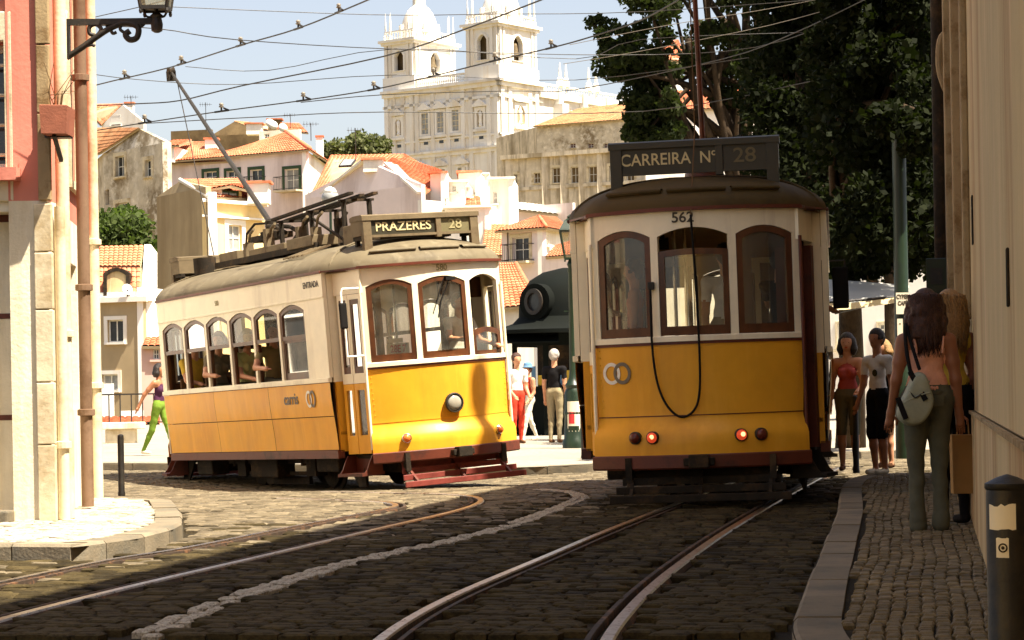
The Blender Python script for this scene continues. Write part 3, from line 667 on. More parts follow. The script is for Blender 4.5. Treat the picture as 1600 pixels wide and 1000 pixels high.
    # ribs over the ends (rain strips / ventilators)
    for e in (1, -1):
        for (s0, s1) in ((-.86, -.3), (-.24, .34), (.4, .86)):
            mb = MB(); rows = []
            for i in range(9):
                s_ = s0+(s1-s0)*i/8; q = .90; x = (XT+.045-kf*s_*s_); cx = 2.35; px_, py_ = cx+(x-cx)*q, s_*q; z = ZT+.012+hq(q)
                rows.append([(e*(px_+.02), e*py_, z-.012), (e*(px_+.045), e*py_*1.03, z+.006), (e*(px_+.03), e*py_*1.01, z+.03), (e*(px_-.03), e*py_*.97, z+.035), (e*(px_-.06), e*py_*.95, z+.018)])
            mb.grid(rows); mb.build('roof_vent', roofmat, T, smooth=True)
        mb = MB()
        for sd in (-1, 1):
            pts = []
            for i in range(10):
                q = math.cos(i/9*1.5); x, y = e*(XS+.12), sd*(WS-.06); cx = e*2.2; pts.append((cx+(x-cx)*q, y*q, ZT+.03+hq(q)))
            mb.tube(pts, .014, 6)
        mb.build('roof_strip', roofmat, T)
    # --- destination boxes
    for e, (t1, t2, m1, m2) in signs.items():
        x0, x1 = sgx, sgx+.33; (z0, z1), wy = sgz, .78
        mb = MB(); xx = lambda a, b: (min(e*a, e*b), max(e*a, e*b))
        mb.box(*xx(x0, x1-.03), -wy, wy, z0+.03, z1-.04)
        bx = mb.build('sign_box', 'gear_light' if not dark else 'sign_dark', T)
        rows = []
        for y in (-wy-.012, wy+.012): rows.append([(e*a, y, b) for a, b in ((x0, z1-.05),(x0,z1),(x0+.1,z1+.015),(x1-.02,z1+.015),(x1+.02,z1),(x1+.02,z1-.055))])
        mb = MB(); mb.grid(rows); mb.f += [tuple(range(6)), tuple(range(6, 12))]; mb.m += [0, 0]; mb.build('sign_hood', 'gear_light' if not dark else 'sign_dark', T)
        for y0, y1 in ((-wy, -wy+.11), (.2, .27), (wy-.11, wy)):
            yy = sorted((e*y0, e*y1)); zz = z0-.33 if abs(y0) > .3 else z0-.05
            mb = MB(); mb.box(*xx(x1-.06, x1+.012), yy[0], yy[1], zz if y0 != .2 else z0-.03, z1-.05); mb.build('sign_post', 'gear_light' if not dark else 'sign_dark', T, bev=.005)
            if abs(y0) > .3:
                mb = MB(); mb.box(*xx(x0+.02, x0+.07), yy[0]+.03, yy[1]-.03, z0-.22, z0+.06); mb.box(*xx(x0, x1-.07), yy[0]+.02, yy[1]-.03, z0-.02, z0+.03); mb.build('sign_leg', 'gear', T)
        for y0, y1, tx, mm, pm, sz in ((-wy+.11, .2, t1, m1, 'sign_dark', .155 if dark else .15), (.27, wy-.11, t2, m2, 'sign_olive' if not dark else 'sign_dark', .19 if dark else .16)):
            yy = sorted((e*y0, e*y1)); yc = (y0+y1)/2
            mb = MB(); mb.box(*xx(x1-.03, x1-.012), yy[0], yy[1], z0+.03, z1-.055); mb.build('sign_face', pm, T)
            mb = MB(); mb.box(*xx(x1-.03, x1+.008), yy[0], yy[1], z0, z0+.03); mb.build('sign_rail', 'gear_light' if not dark else 'sign_dark', T)
            text(tx, sz, T, mm, frame_mat((e*(x1-.008), e*yc, (z0+z1)/2-.012), (0, e, 0), (0,0,1)), ext=.003, sx=.92 if tx.startswith('CARR') else (1.12 if len(tx) > 3 else 1.15), bold=.0015)
    # --- inside: floor, bulkheads, benches, poles
    mb = MB(); mb.box(-XS, XS, -1.1, 1.1, .70, .74); mb.box(-XC, XC, -.9, .9, .62, .66); mb.build('floor', 'inside', T)
    for e in (1, -1):
        for y0, y1 in ((-1.12, -.4), (.4, 1.12)):
            Fb = lambda a, z, n, e=e: Vector((e*(XS-.08)+n, a, z))
            mb = MB(); mb.ringF(Fb, rect(y0, y1, .74, 2.5), rect(y0+.09, y1-.09, 1.5, 2.25), -.02, .02); mb.build('bulkhead', 'inside', T)
        mb = MB(); mb.box(min(e*2.9, e*3.2), max(e*2.9, e*3.2), -.25, .35, .7, 1.5); mb.box(min(e*3.2, e*3.3), max(e*3.2, e*3.3), -.8, .8, .66, 1.36); mb.build('control_desk', 'gear', T, bev=.03)
    for i in range(5):
        for sd in (-1, 1):
            x = -2.2+i*.95; mb = MB(); mb.box(x-.2, x+.2, min(sd*.35, sd*1.08), max(sd*.35, sd*1.08), 1.08, 1.14)
            mb.box(x-.25, x-.2, min(sd*.35, sd*1.08), max(sd*.35, sd*1.08), 1.1, 1.55); mb.box(x-.03, x+.03, sd*.6-.03, sd*.6+.03, .74, 1.08); mb.build('bench', 'inside', T, bev=.02)
    for i in range(3):
        mb = MB(); mb.tube([(-1.7+1.7*i, .3, .74), (-1.7+1.7*i, .3, 2.9)], .018, 8); mb.build('grab_pole', 'chrome', T)
    # --- running gear
    mb = MB(); mb.box(-2.75, 2.75, -.8, .8, .40, .50); mb.build('underframe', 'gear', T)
    for sd in (-1, 1):
        mb = MB(); mb.bar((-1.7, sd*.72, .38), (1.7, sd*.72, .38), .06, .1)
        for x in (-1.15, 1.15): mb.box(x-.14, x+.14, sd*.72-.07, sd*.72+.09, .17, .48)
        mb.bar((-1.15, sd*.72, .2), (1.15, sd*.72, .2), .04, .05)
        for x in (-1.5, -.8, .8, 1.5): mb.tube([(x, sd*.72, .3), (x, sd*.72, .48)], .05, 8)
        mb.build('truck_frame', 'gear', T)
        
        for x0_, x1_, y_, z_ in ((-.55,.35,.78,.16),(-2.3,-1.75,.85,.2),(1.75,2.4,.85,.24)): mb = MB(); mb.box(x0_, x1_, sd*y_-.13, sd*y_+.13, z_, .43); mb.build('equipment_case', 'gear', T, bev=.02)
        mb = MB(); mb.bar((-.7, sd*.6, .1), (.7, sd*.6, .1), .05, .1); mb.build('track_brake', 'gear', T)
        for x in (-1.15, 1.15):
            mb = MB(); mb.lathe([(.06,-.1),(.33,-.06),(.35,-.05),(.355,-.02),(.30,-.01),(.295,.04),(.24,.05),(.1,.03),(.09,.1)] if sd > 0 else [(.09,-.1),(.1,-.03),(.24,-.05),(.295,-.04),(.30,.01),(.355,.02),(.35,.05),(.33,.06),(.06,.1)], 28, (x, sd*.47, .305), ax=(0,1,0))
            mb.build('wheel', 'gear', T, smooth='auto')
    for e in (1, -1):
        mb = MB(); mb.box(min(e*2.5, e*3.3), max(e*2.5, e*3.3), -.6, .6, .2, .33); mb.build('sand_box', 'gear', T, bev=.02)
        for sd in (-1,):
            mb = MB(); mb.prism([(e*2.9, sd*.80, .42), (e*2.95, sd*.86, .42), (e*3.05, sd*.9, .06), (e*2.85, sd*.9, .05), (e*2.6, sd*.9, .30), (e*2.6, sd*.86, .42)], (0, sd*.03, 0)); mb.build('side_guard', 'gear', T)
    return T, Fe, Fs, zr
def rings_logo(T, F, s0, z0, r, n, d=1, name='logo_ring', m=('white_paint', 'grey_paint')):
    for k, (ds, mm) in enumerate(((-.42*r*d, m[0]), (.42*r*d, m[1]))):
        mb = MB(); N_ = 28; rx = r*.82
        def lp(q): return [(s0+ds*1.2+q*rx*math.cos(2*math.pi*i/N_), z0+q*r*math.sin(2*math.pi*i/N_)) for i in range(N_)]
        mb.ringF(F, lp(1.0), lp(.68), n, n+.003+.0015*k); mb.build(name, mm, T)

# ---- the sunlit tram coming towards us
TA, FeA, FsA, zrA = make_tram('tram', 'sunlit yellow and white tram with PRAZERES 28 sign turning the corner', '580', (-2.42, 30.636, -.10), math.radians(29.1), math.radians(3.5), math.radians(1.2),
    {1: ('PRAZERES', '28', 'letter_cream', 'letter_faint'), -1: ('GRAÇA', '28', 'letter_cream', 'letter_faint')}, 'roof_grey')
F = FsA(-1)
text('carris', .20, TA, 'grey_paint', frame_mat((1.62, -(WS+.002), 1.165), (1,0,0), (0,0,1)), sx=.98, bold=.003)
rings_logo(TA, F, 2.22, 1.155, .105, .006, 1)
text('ENTRADA', .105, TA, 'letter_dark', frame_mat((2.5, -(WS+.009), 2.53), (1,0,0), (0,0,1)), sx=.95, bold=.002)
text('580', .10, TA, 'letter_faint', frame_mat((-.55, -(WS+.009), 2.5), (1,0,0), (0,0,1)), sx=.9)
F = FeA(1); text('580', .1, TA, 'letter_faint', frame_mat(F(.0, 2.595, .004), (0,1,0), (0,0,1)), sx=1.0, bold=.002)
# number board behind the windscreen
mb = MB(); mb.box(3.34, 3.35, -.66, -.36, 1.60, 1.74); mb.box(3.34, 3.352, -.64, -.44, 1.745, 1.8); mb.build('duty_board', 'paper', TA)
text('28E 7', .12, TA, 'paper_red', frame_mat((3.353, -.51, 1.67), (0,1,0), (0,0,1)), sx=.75, bold=.004)
# wiper and mirror, warning strip
mb = MB(); p = F(.08, 2.46, .03); mb.tube([p, F(-.05, 2.2, .02), F(-.1, 2.0, .015)], .008, 6); mb.tube([F(.0, 2.46, .03), F(-.16, 2.05, .012)], .006, 6); mb.box(p.x-.03, p.x+.03, p.y-.06, p.y+.06, 2.44, 2.48); mb.build('wiper', 'rubber', TA)
mb = MB(); b = Vector((XC+.03, -WE-.02, 0)); mb.tube([b+Vector((0,0,2.42)), b+Vector((.02,-.22,2.42)), b+Vector((.02,-.24,2.38)), b+Vector((.02,-.24,1.98))], .014, 8); mb.tube([b+Vector((.02,-.22,1.62)), b+Vector((0,0,1.62))], .012, 8); mb.tube([b+Vector((.02,-.22,1.62)), b+Vector((.02,-.22,2.0))], .012, 8); mr_ = mb.build('mirror_arm', 'white_paint', TA, smooth='auto')
mb = MB(); mb.box(XC+.03, XC+.07, -WE-.30, -WE-.20, 1.95, 2.26); mb.build('mirror', 'rubber', TA, bev=.02)
# roof gear: boards, resistances, trolley base and pole
mb = MB(); mb.box(1.75, 2.8, -.36, .62, 3.02, 3.27); mb.build('roof_case', 'gear_light', TA, bev=.01)
mb = MB(); mb.box(1.6, 2.5, -.3, -.24, 2.95, 3.12); mb.box(1.6, 2.5, .4, .46, 2.95, 3.12); mb.build('case_foot', 'gear', TA)
mb = MB(); mb.box(-2.35, 1.1, -.45, -.40, 3.06, 3.14); mb.box(-2.35, 1.1, .40, .45, 3.06, 3.14)
for i in range(9): mb.box(-2.3+i*.41, -2.24+i*.41, -.4, .4, 3.09, 3.12)
mb.build('roof_walkway', 'gear', TA)
mb = MB(); mb.box(-2.25, -1.6, -.42, .3, 3.12, 3.26); mb.box(-1.1, .1, -.45, .2, 3.13, 3.22); mb.box(.25, 1.05, -.48, -.1, 3.1, 3.24); mb.build('resistor_box', 'gear_light', TA, bev=.012)
for i, (x, y) in enumerate(((-1.45,-.3),(-1.2,-.1),(-.6,-.35),(-.3,0),(.35,-.3),(.7,.1),(.95,-.36))):
    mb = MB(); mb.box(x-.05, x+.05, y-.06, y+.06, 3.1, 3.34+.06*(i % 3)); mb.tube([(x, y, 3.3), (x+.1, y, 3.46), (x+.35, y-.05, 3.5)], .02, 6); mb.build('insulator', 'gear' if i % 2 else 'gear_light', TA)
mb = MB()
for y, z in ((-.2, .03), (-.05, .0), (.14, .02)): mb.bar((-.75, y, 3.56+z), (1.75, y, 3.66+z), .07, .035)
for x in (-.5, .5, 1.5): mb.bar((x, -.26, 3.56+x*.04), (x, .22, 3.56+x*.04), .06, .03)
mb.build('trolley_plank', 'gear', TA)
mb = MB()
for x in (-.5, .5, 1.5):
    for y in (-.2, .16): mb.bar((x, y, 3.05), (x, y, 3.56+x*.04), .05, .05, up=(1,0,0))
mb.bar((-.5, -.2, 3.1), (.5, -.2, 3.55), .03, .03); mb.bar((1.5, -.2, 3.1), (.5, -.2, 3.5), .03, .03); mb.build('trestle', 'gear', TA)
mb = MB()
for i in range(5): mb.bar((1.2+i*.14, -.95, zrA(1.5, .95)+.03), (1.2+i*.14, -.55, zrA(1.5, .55)+.04), .05, .02)
mb.build('roof_tread', 'gear_light', TA)
mb = MB(); mb.tube([(-2.6, -.5, zrA(-2.6, .5)-.02), (-2.6, -.5, zrA(-2.6, .5)+.22)], .16, 14); mb.build('roof_horn', 'gear', TA, smooth='auto')
mb = MB(); mb.box(-1.85, -.85, -.12, .12, 3.36, 3.44); mb.lathe([(.16,3.4),(.16,3.47),(.08,3.5),(.08,3.62),(.03,3.64)], 14, (-1.3, 0, 0)); mb.tube([(-1.3,-.06,3.55),(-.9,-.1,3.5),(-.6,-.1,3.4)], .03, 8); mb.tube([(-1.3,.06,3.55),(-.9,.1,3.5),(-.6,.1,3.4)], .03, 8)
mb.tube([(-1.4,0,3.6),(-1.75,-.05,3.62),(-1.95,-.1,3.5),(-2.0,-.1,3.35)], .018, 6); mb.build('trolley_base', 'gear', TA, smooth='auto')
bpy.context.view_layer.update()
Mi = TA.matrix_world.inverted(); head = Mi @ W(267, 112, 35.0); base = Vector((-1.35, 0, 3.62))
mb = MB(); mb.tube([base, base.lerp(head, .5), head], [.04, .032, .022], 8); pole = mb.build('trolley_pole', 'iron', TA, smooth='auto')
mb = MB(); mb.lathe([(.02,-.05),(.07,-.045),(.05,0),(.07,.045),(.02,.05)], 16, head, ax=(0,1,0)); mb.box(head.x-.05, head.x+.05, head.y-.06, head.y+.06, head.z-.14, head.z+.01); mb.build('trolley_wheel', 'gear', pole)
mb = MB(); h2 = base.lerp(head, .93); mb.tube([h2, Vector((-3.66, .12, 3.0)), Vector((-3.7, .1, 2.0))], .008, 5); mb.build('trolley_rope', 'iron', TA)

# ---- the shaded tram seen from behind
ybw = math.radians(180-8.0)
hdB = Vector((math.sin(ybw), -math.cos(ybw), 0))
locB = XY(1097, 21.0)+hdB*XC; locB.z = .02
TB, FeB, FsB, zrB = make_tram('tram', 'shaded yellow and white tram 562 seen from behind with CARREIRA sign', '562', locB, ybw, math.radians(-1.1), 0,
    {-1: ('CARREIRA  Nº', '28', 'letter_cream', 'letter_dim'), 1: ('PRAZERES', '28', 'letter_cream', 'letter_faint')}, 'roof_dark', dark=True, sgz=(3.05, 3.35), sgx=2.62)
F = FeB(-1)
text('562', .13, TB, 'letter_dark', frame_mat(F(-.08, 2.585, .004), (0,-1,0), (0,0,1)), sx=1.05, bold=.002)
rings_logo(TB, F, -.74, 1.21, .10, .004, 1)
# trolley rope with hanging loop, clip and the pole
mb = MB(); pts = [F(-.38, 1.98, .05), F(-.38, 1.5, .06), F(-.36, 1.15, .04), F(-.29, .92, .03), F(-.17, .80, .03), F(-.05, .84, .03), F(.015, 1.0, .04), F(.03, 1.4, .06), F(.02, 2.0, .07), F(.0, 2.6, .10)]
mb.tube(catmull(pts, 6), .011, 7); rp = mb.build('trolley_rope', 'rubber', TB, smooth=True)
mb = MB(); c = F(-.38, 1.98, .03); mb.box(c.x-.03, c.x+.03, c.y-.03, c.y+.03, 1.95, 2.02); mb.build('rope_clip', 'iron', TB, bev=.005)
mb = MB(); mb.tube([F(.0, 2.6, .10), Vector((-2.97, -.02, 3.45)), Vector((-2.9, -.02, 6.6))], .006, 6); mb.build('upper_rope', 'twig', TB)
mb = MB(); mb.tube([(-1.2, 0, 3.3), (-2.2, -.0, 6.2)], [.03, .02], 8); mb.lathe([(.2,3.0),(.2,3.2),(.1,3.3),(.05,3.4)], 12, (-1.2,0,0)); mb.build('trolley_pole', 'brown_paint', TB, smooth='auto')
mb = MB(); b = Vector((-(XS-.3), -WS-.02, 0)); mb.tube([b+Vector((0,0,2.2)), b+Vector((0,-.14,2.2)), b+Vector((0,-.14,1.95))], .012, 6); mb.build('mirror_arm', 'iron', TB)
mb = MB(); mb.box(b.x-.03, b.x+.03, b.y-.17, b.y-.02, 1.75, 2.14); mb.build('mirror', 'rubber', TB, bev=.015)
# ================================================================== people
def surface_nets(D, org, h):
    nx, ny, nz = D.shape; ins = D < 0
    c = np.zeros((nx-1, ny-1, nz-1), int)
    for dx in (0,1):
        for dy in (0,1):
            for dz in (0,1): c += ins[dx:nx-1+dx, dy:ny-1+dy, dz:nz-1+dz]
    act = (c > 0) & (c < 8); idx = -np.ones(act.shape, int); cells = np.argwhere(act); idx[act] = np.arange(len(cells))
    acc = np.zeros((len(cells), 3)); cnt = np.zeros(len(cells))
    corner = [(a, b, d) for a in (0,1) for b in (0,1) for d in (0,1)]
    i, j, k = cells.T
    for a in corner:
        for ax in range(3):
            if a[ax]: continue
            b = list(a); b[ax] = 1
            da = D[i+a[0], j+a[1], k+a[2]]; db = D[i+b[0], j+b[1], k+b[2]]; m = (da < 0) != (db < 0)
            t = np.where(m, da/(da-db+1e-12), 0); p = np.array(a, float)[None, :].repeat(len(cells), 0); p[:, ax] += t
            acc[m] += p[m]; cnt[m] += 1
    V = org + h*(cells + acc/np.maximum(cnt, 1)[:, None]); Fc = []
    for ax in range(3):
        o1, o2 = [(1,2),(2,0),(0,1)][ax]
        sl0 = [slice(None)]*3; sl1 = [slice(None)]*3; sl0[ax] = slice(0, -1); sl1[ax] = slice(1, None)
        e = np.argwhere(ins[tuple(sl0)] != ins[tuple(sl1)])
        e = e[(e[:, o1] > 0) & (e[:, o2] > 0) & (e[:, o1] < D.shape[o1]-1) & (e[:, o2] < D.shape[o2]-1)]
        q = []
        for d1, d2 in ((0,0),(1,0),(1,1),(0,1)):
            c_ = e.copy(); c_[:, o1] -= d1; c_[:, o2] -= d2; q.append(idx[c_[:,0], c_[:,1], c_[:,2]])
        q = np.stack(q, 1); fl = ins[e[:,0], e[:,1], e[:,2]]; q[~fl] = q[~fl][:, ::-1]; Fc.append(q)
    return V, np.concatenate(Fc)
def sdf_mesh(name, bones, mats, parent, h=.02, k=.025, label=None):
    # bones: (a, b, ra, rb, matindex, flat) ; flat squashes along local y
    A = np.array([b[0] for b in bones], float); B = np.array([b[1] for b in bones], float)
    rm = max(max(b[2], b[3]) for b in bones)
    lo = np.minimum(A.min(0), B.min(0))-rm-.03; hi = np.maximum(A.max(0), B.max(0))+rm+.03
    n = np.ceil((hi-lo)/h).astype(int)+2
    gx, gy, gz_ = np.meshgrid(*[lo[i]+h*np.arange(n[i]) for i in range(3)], indexing='ij')
    def dist(P, b):
        a, e, ra, rb, mi, fl = b; a = np.array(a, float); e = np.array(e, float); ab = e-a; L = max(1e-9, ab@ab)
        t = np.clip(((P-a)@ab)/L, 0, 1); q = P-(a+t[..., None]*ab)
        if fl != 1: q = q*np.array([1, 1/fl, 1])
        d = np.sqrt((q**2).sum(-1))-(ra+t*(rb-ra)); return d*min(1, fl) if fl != 1 else d
    P = np.stack([gx, gy, gz_], -1); D = None
    for b in bones:
        # only near region matters; full evaluation is fine at this size
        d = dist(P, b)
        if D is None: D = d
        else:
            hh = np.clip(.5+.5*(D-d)/k, 0, 1); D = D*(1-hh)+d*hh-k*hh*(1-hh)
    V, Fq = surface_nets(D, lo, h)
    if len(mats) > 1:
        # cloth folds: push the clothed part of the surface in and out a little
        dv = np.stack([dist(V, b) for b in bones], 1); mv = np.array([b[4] for b in bones])[dv.argmin(1)]
        fn = np.cross(V[Fq[:,2]]-V[Fq[:,0]], V[Fq[:,3]]-V[Fq[:,1]]); nv = np.zeros_like(V)
        for c_ in range(4): np.add.at(nv, Fq[:,c_], fn)
        nv /= np.linalg.norm(nv, axis=1)[:, None]+1e-9; x_, y_, z_ = V.T
        fo = np.sin(34*z_+9*x_+2.2*np.sin(17*x_+5*z_)+5*y_)*.55+np.sin(19*x_-13*y_+21*z_+1.7*np.sin(23*y_))*.45+np.sin(61*z_+27*x_)*.25
        V = V+nv*((mv == 1)*.0045+(mv == 2)*.0038)[:, None]*fo[:, None]
    me = bpy.data.meshes.new(name); me.from_pydata(V.tolist(), [], Fq.tolist())
    for m in mats: me.materials.append(MT[m])
    if len(mats) > 1:
        C = V[Fq].mean(1); dd = np.stack([dist(C, b) for b in bones], 1); mi = np.array([b[4] for b in bones])[dd.argmin(1)]
        me.polygons.foreach_set('material_index', mi.astype(np.int32))
    me.polygons.foreach_set('use_smooth', [True]*len(me.polygons)); me.update()
    o = bpy.data.objects.new(name, me); COL.objects.link(o); o.parent = parent
    return o
def person(label, loc, yaw=0, H=1.7, skin='skin', top='c_white', legs='c_jeans', shoes='c_brown', hair='hair_dark', hairlen=0, sleeve='short', shorts=False,
           arms=((.06, -.02), (.06, -.02)), elbow=(.25, .25), stride=.0, lean=.0, sit=False, headyaw=0.0, female=False, h=.02, group=None, hat=None, sleeveless=False, flare=0.0, face=True, curly=0, bulk=1.0):
    # local frame: faces -y, x to the person's left as seen from the front is +x... feet at z=0
    T = thing('person', label, 'person', loc, yaw, group); s = H/1.72
    m = [skin, top, legs, shoes]; SK, TP, LG, SH = 0, 1, 2, 3
    hip = .93*s if not sit else .12*s; B = []
    V3 = lambda x, y, z: (x*s, y*s, z*s)
    hz = hip/s; ly = lean
    sw, hw = (.165, .125) if female else (.19, .115)
    chest = V3(0, -.05*ly, hz+.36); waist = V3(0, -.02*ly, hz+.16); pel = V3(0, 0, hz+.02); neck = V3(0, -.11*ly-.005, hz+.56); hd = V3(0, -.15*ly-.015, hz+.68)
    B.append((V3(-.055,0,hz+.03), V3(.055,0,hz+.03), .105*s*(1.1 if female else 1)*bulk, .105*s*(1.1 if female else 1)*bulk, LG, .85))
    B.append((V3(-.03,-.01*ly,hz+.14), V3(.03,-.01*ly,hz+.14), .10*s*bulk, .10*s*bulk, TP, .75))
    B.append((waist, chest, .105*s*(.88 if female else 1)*bulk, .125*s*(.9 if female else 1)*bulk, TP, .72))
    B.append((V3(-sw*.7, -.06*ly, hz+.44), V3(sw*.7, -.06*ly, hz+.44), .07*s, .07*s, TP if not sleeveless else SK, .85))
    if female:
        for sx in (-1, 1): B.append((V3(sx*.065, -.075-.05*ly, hz+.33), V3(sx*.06, -.06-.05*ly, hz+.30), .055*s, .06*s, TP, 1))
    B.append((V3(0, -.07*ly, hz+.46), neck, .055*s, .048*s, SK, 1))
    B.append((neck, hd, .05*s, .055*s, SK, 1))
    cy, sy = math.cos(headyaw), math.sin(headyaw)
    def hp(x, y, z): return (hd[0]+s*(x*cy-y*sy), hd[1]+s*(x*sy+y*cy), hd[2]+s*z)
    B.append((hp(0,.012,.03), hp(0,0,.045), .083*s, .085*s, SK, 1)); B.append((hp(0,-.03,-.035), hp(0,-.02,-.0), .055*s, .07*s, SK, 1))
    if face: B.append((hp(0,-.082,.012), hp(0,-.098,-.012), .011*s, .016*s, SK, 1))
    for sx in (-1, 1): B.append((hp(sx*.078,.01,.012), hp(sx*.08,.012,-.012), .016*s, .013*s, SK, 1))
    fing = MB()
    for i, sx in enumerate((-1, 1)):
        out, fwd = arms[i]; sh = Vector(V3(sx*sw, -.06*ly, hz+.45)); ua = .29*s; fa = .25*s
        d = Vector((sx*math.sin(out)*math.cos(fwd), -math.sin(fwd), -math.cos(out)*math.cos(fwd))).normalized()
        el = sh+d*ua; bend = elbow[i]; f2 = Vector((d.x*.6-(sx*.25*math.sin(bend) if bend > .8 else 0), -math.sin(min(1.57, fwd+bend)), -math.cos(fwd+bend)*math.cos(out))).normalized(); wr = el+f2*fa; ha = wr+f2*.075*s
        sm = {'none': (SK, SK), 'short': (TP, SK), 'long': (TP, TP)}[sleeve]
        mid = sh.lerp(el, .55)
        B.append((sh, mid, .058*s, .05*s, sm[0], 1)); B.append((mid, el, .046*s, .04*s, sm[0] if sleeve == 'long' else SK, 1)); B.append((el, wr, .039*s, .028*s, sm[1], 1))
        sdv = f2.cross(Vector((0,0,1)) if abs(f2.z) < .9 else Vector((0,1,0))).normalized()
        B.append((wr, ha, .028*s, .034*s, SK, 1))
        for q in range(4):
            r0 = ha+sdv*(q-1.5)*.017*s; ln = (.072, .082, .078, .06)[q]*s; cur = Vector((0,-.35,-.1))
            fing.tube([r0, r0+f2*ln*.5, r0+(f2+cur*.35).normalized()*ln], [.0095*s, .0088*s, .007*s], 6)
        t0 = wr+f2*.03*s-sdv*.03*s; fing.tube([t0, t0+(f2*.6-sdv*.6).normalized()*.035*s, t0+(f2*.9-sdv*.35).normalized()*.062*s], [.0115*s,.0105*s,.008*s], 6)
    for i, sx in enumerate((-1, 1)):
        if sit:
            hpj = Vector(V3(sx*.085, 0, hz)); kn = Vector(V3(sx*.08, -.40, hz+.02)); an = Vector(V3(sx*.075, -.42, hz-.42))
        else:
            st = stride*(1 if i else -1); hpj = Vector(V3(sx*.085, 0, hz)); kn = Vector(V3(sx*.085, -st*.45-.02, .49)); an = Vector(V3(sx*.085, -st*.95+.02, .085+abs(min(0, st))*.1))
        mid = kn.lerp(an, .35); lg2 = SK if shorts else LG
        B.append((hpj, kn, .088*s*bulk, .062*s*(1.25 if shorts and not female else 1), LG, 1)); 
        if shorts: B.append((hpj.lerp(kn, .8), kn.lerp(an, .03), .066*s, .05*s, SK if female else LG, 1))
        B.append((kn, mid, .055*s, .055*s, lg2, 1)); B.append((mid, an, .052*s, (.038+flare)*s if not shorts else .034*s, lg2, 1))
        if flare: B.append((an, an-Vector((0,0,.045*s)), (.04+flare)*s, (.046+flare)*s, LG, 1))
        B.append((an+Vector((0,.02,-.045))*s, an+Vector((0,-.13,-.055))*s, .036*s, .033*s, SH, 1))
    body = sdf_mesh('body', B, m, T, h=h, k=.022)
    # fingers into the same mesh
    if fing.v:
        bm = bmesh.new(); bm.from_mesh(body.data); vs_ = [bm.verts.new(v) for v in fing.v]
        for f in fing.f:
            fc = bm.faces.new([vs_[q] for q in f]); fc.smooth = True; fc.material_index = 0
        bm.to_mesh(body.data); bm.free()
    if face:
        mb = MB()
        for sx in (-1, 1): mb.sphere(hp(sx*.03,-.077,.020), (.011*s,.007*s,.006*s), 8, 6)
        mb.build('eyes', 'eye', T, smooth=True)
        mb = MB(); mb.sphere(hp(0,-.081,-.045), (.022*s,.008*s,.006*s), 8, 6); mb.build('mouth', 'c_red' if female else 'skin_tan', T, smooth=True)
    if hair:
        HB = [(hp(0,.025,.06), hp(0,.01,.07), .087*s, .088*s, 0, 1), (hp(0,.045,.0), hp(0,.04,.04), .075*s, .08*s, 0, 1)]
        for sx in (-1, 1): HB.append((hp(sx*.05,.0,.075), hp(sx*.062,.02,.02), .04*s, .035*s, 0, 1))
        r_ = random.Random(len(label))
        if hairlen:
            for q in range(10):
                a = -1.9+3.8*q/9; x = math.sin(a)*.078; y = math.cos(a)*.07+.015
                HB.append((hp(x*.95,y*.8,.05), hp(x*1.15,y*1.05,-hairlen*.5), .04*s, .045*s, 0, 1)); HB.append((hp(x*1.15,y*1.05,-hairlen*.5), hp(x*(1.1+curly),y*(1.05+curly),-hairlen), .045*s, .028*s, 0, 1))
            if curly:
                for q in range(150):
                    a = r_.uniform(-2.1, 2.1); z = r_.uniform(-hairlen, .1); rr = .08+.03*curly*2*r_.random()+.028*(1-abs(z+hairlen*.4)/hairlen)
                    p = hp(math.sin(a)*rr*1.25, math.cos(a)*rr+.01, z); HB.append((p, hp(math.sin(a)*rr*1.3, math.cos(a)*rr*1.05+.01, z-.035), .015*s, .011*s, 0, 1))
        if not hairlen:
            for q in range(60):
                a = r_.uniform(-2.4, 2.4); z = r_.uniform(.0, .13); rr = .088*math.sqrt(max(.05, 1-((z-.05)/.105)**2)); HB.append((hp(math.sin(a)*rr, math.cos(a)*rr+.015, z), hp(math.sin(a)*rr*1.08, math.cos(a)*rr*1.08+.015, z-.012), .013*s, .010*s, 0, 1))
        sdf_mesh('hair', HB, [hair], T, h=min(h, .016), k=.012)
    if hat:
        mb = MB(); c = Vector(hp(0,.01,.07)); mb.lathe([(.13*s,-.02),(.135*s,-.01),(.10*s,.0),(.098*s,.04),(.08*s,.075),(.03*s,.09)], 16, c); mb.build('hat', hat, T, smooth=True)
    return T
def on(px, py, z=0.0):     # a spot on the ground seen at this pixel
    p = Wz(px, py, z)
    for _ in range(3): p = Wz(px, py, z+gz(p.x, p.y))
    return p
PI = math.pi
def strands(T, H, n, length, curl, m, lean=0, headyaw=0, seed=1):
    # loose hair strands over the moulded hair, down from the crown
    r = random.Random(seed); s = H/1.72; c = V0((0, -.015*s, (.93+.68+.04)*s)); mb = MB()
    for i in range(n):
        a = r.uniform(-2.2, 2.2); el = r.uniform(.2, 1.3); rad = .098*s
        p = c+V0((math.sin(a)*math.cos(el)*rad, math.cos(a)*math.cos(el)*rad+.012, math.sin(el)*rad)); pts = [p]; L_ = length*r.uniform(.7, 1.15)*s+.08; ph = r.uniform(0, 6.3); ou = V0((math.sin(a), math.cos(a), 0))
        for k in range(1, 8):
            t = k/7; drop = L_*t; q = c+ou*(rad*(1.02+.12*math.sin(t*2.6)+.10*curl*t))+V0((0, .012, math.sin(el)*rad*(1-t)-drop*(.35+.65*t)))
            q += V0((math.cos(ph+t*11)*.012, math.sin(ph+t*9)*.012, 0))*(.4+curl*2.2); pts.append(q)
        mb.tube(pts, [.0035]*7+[.0012], 4)
    return mb.build('hair_strands', m, T, smooth=True)
V0 = Vector
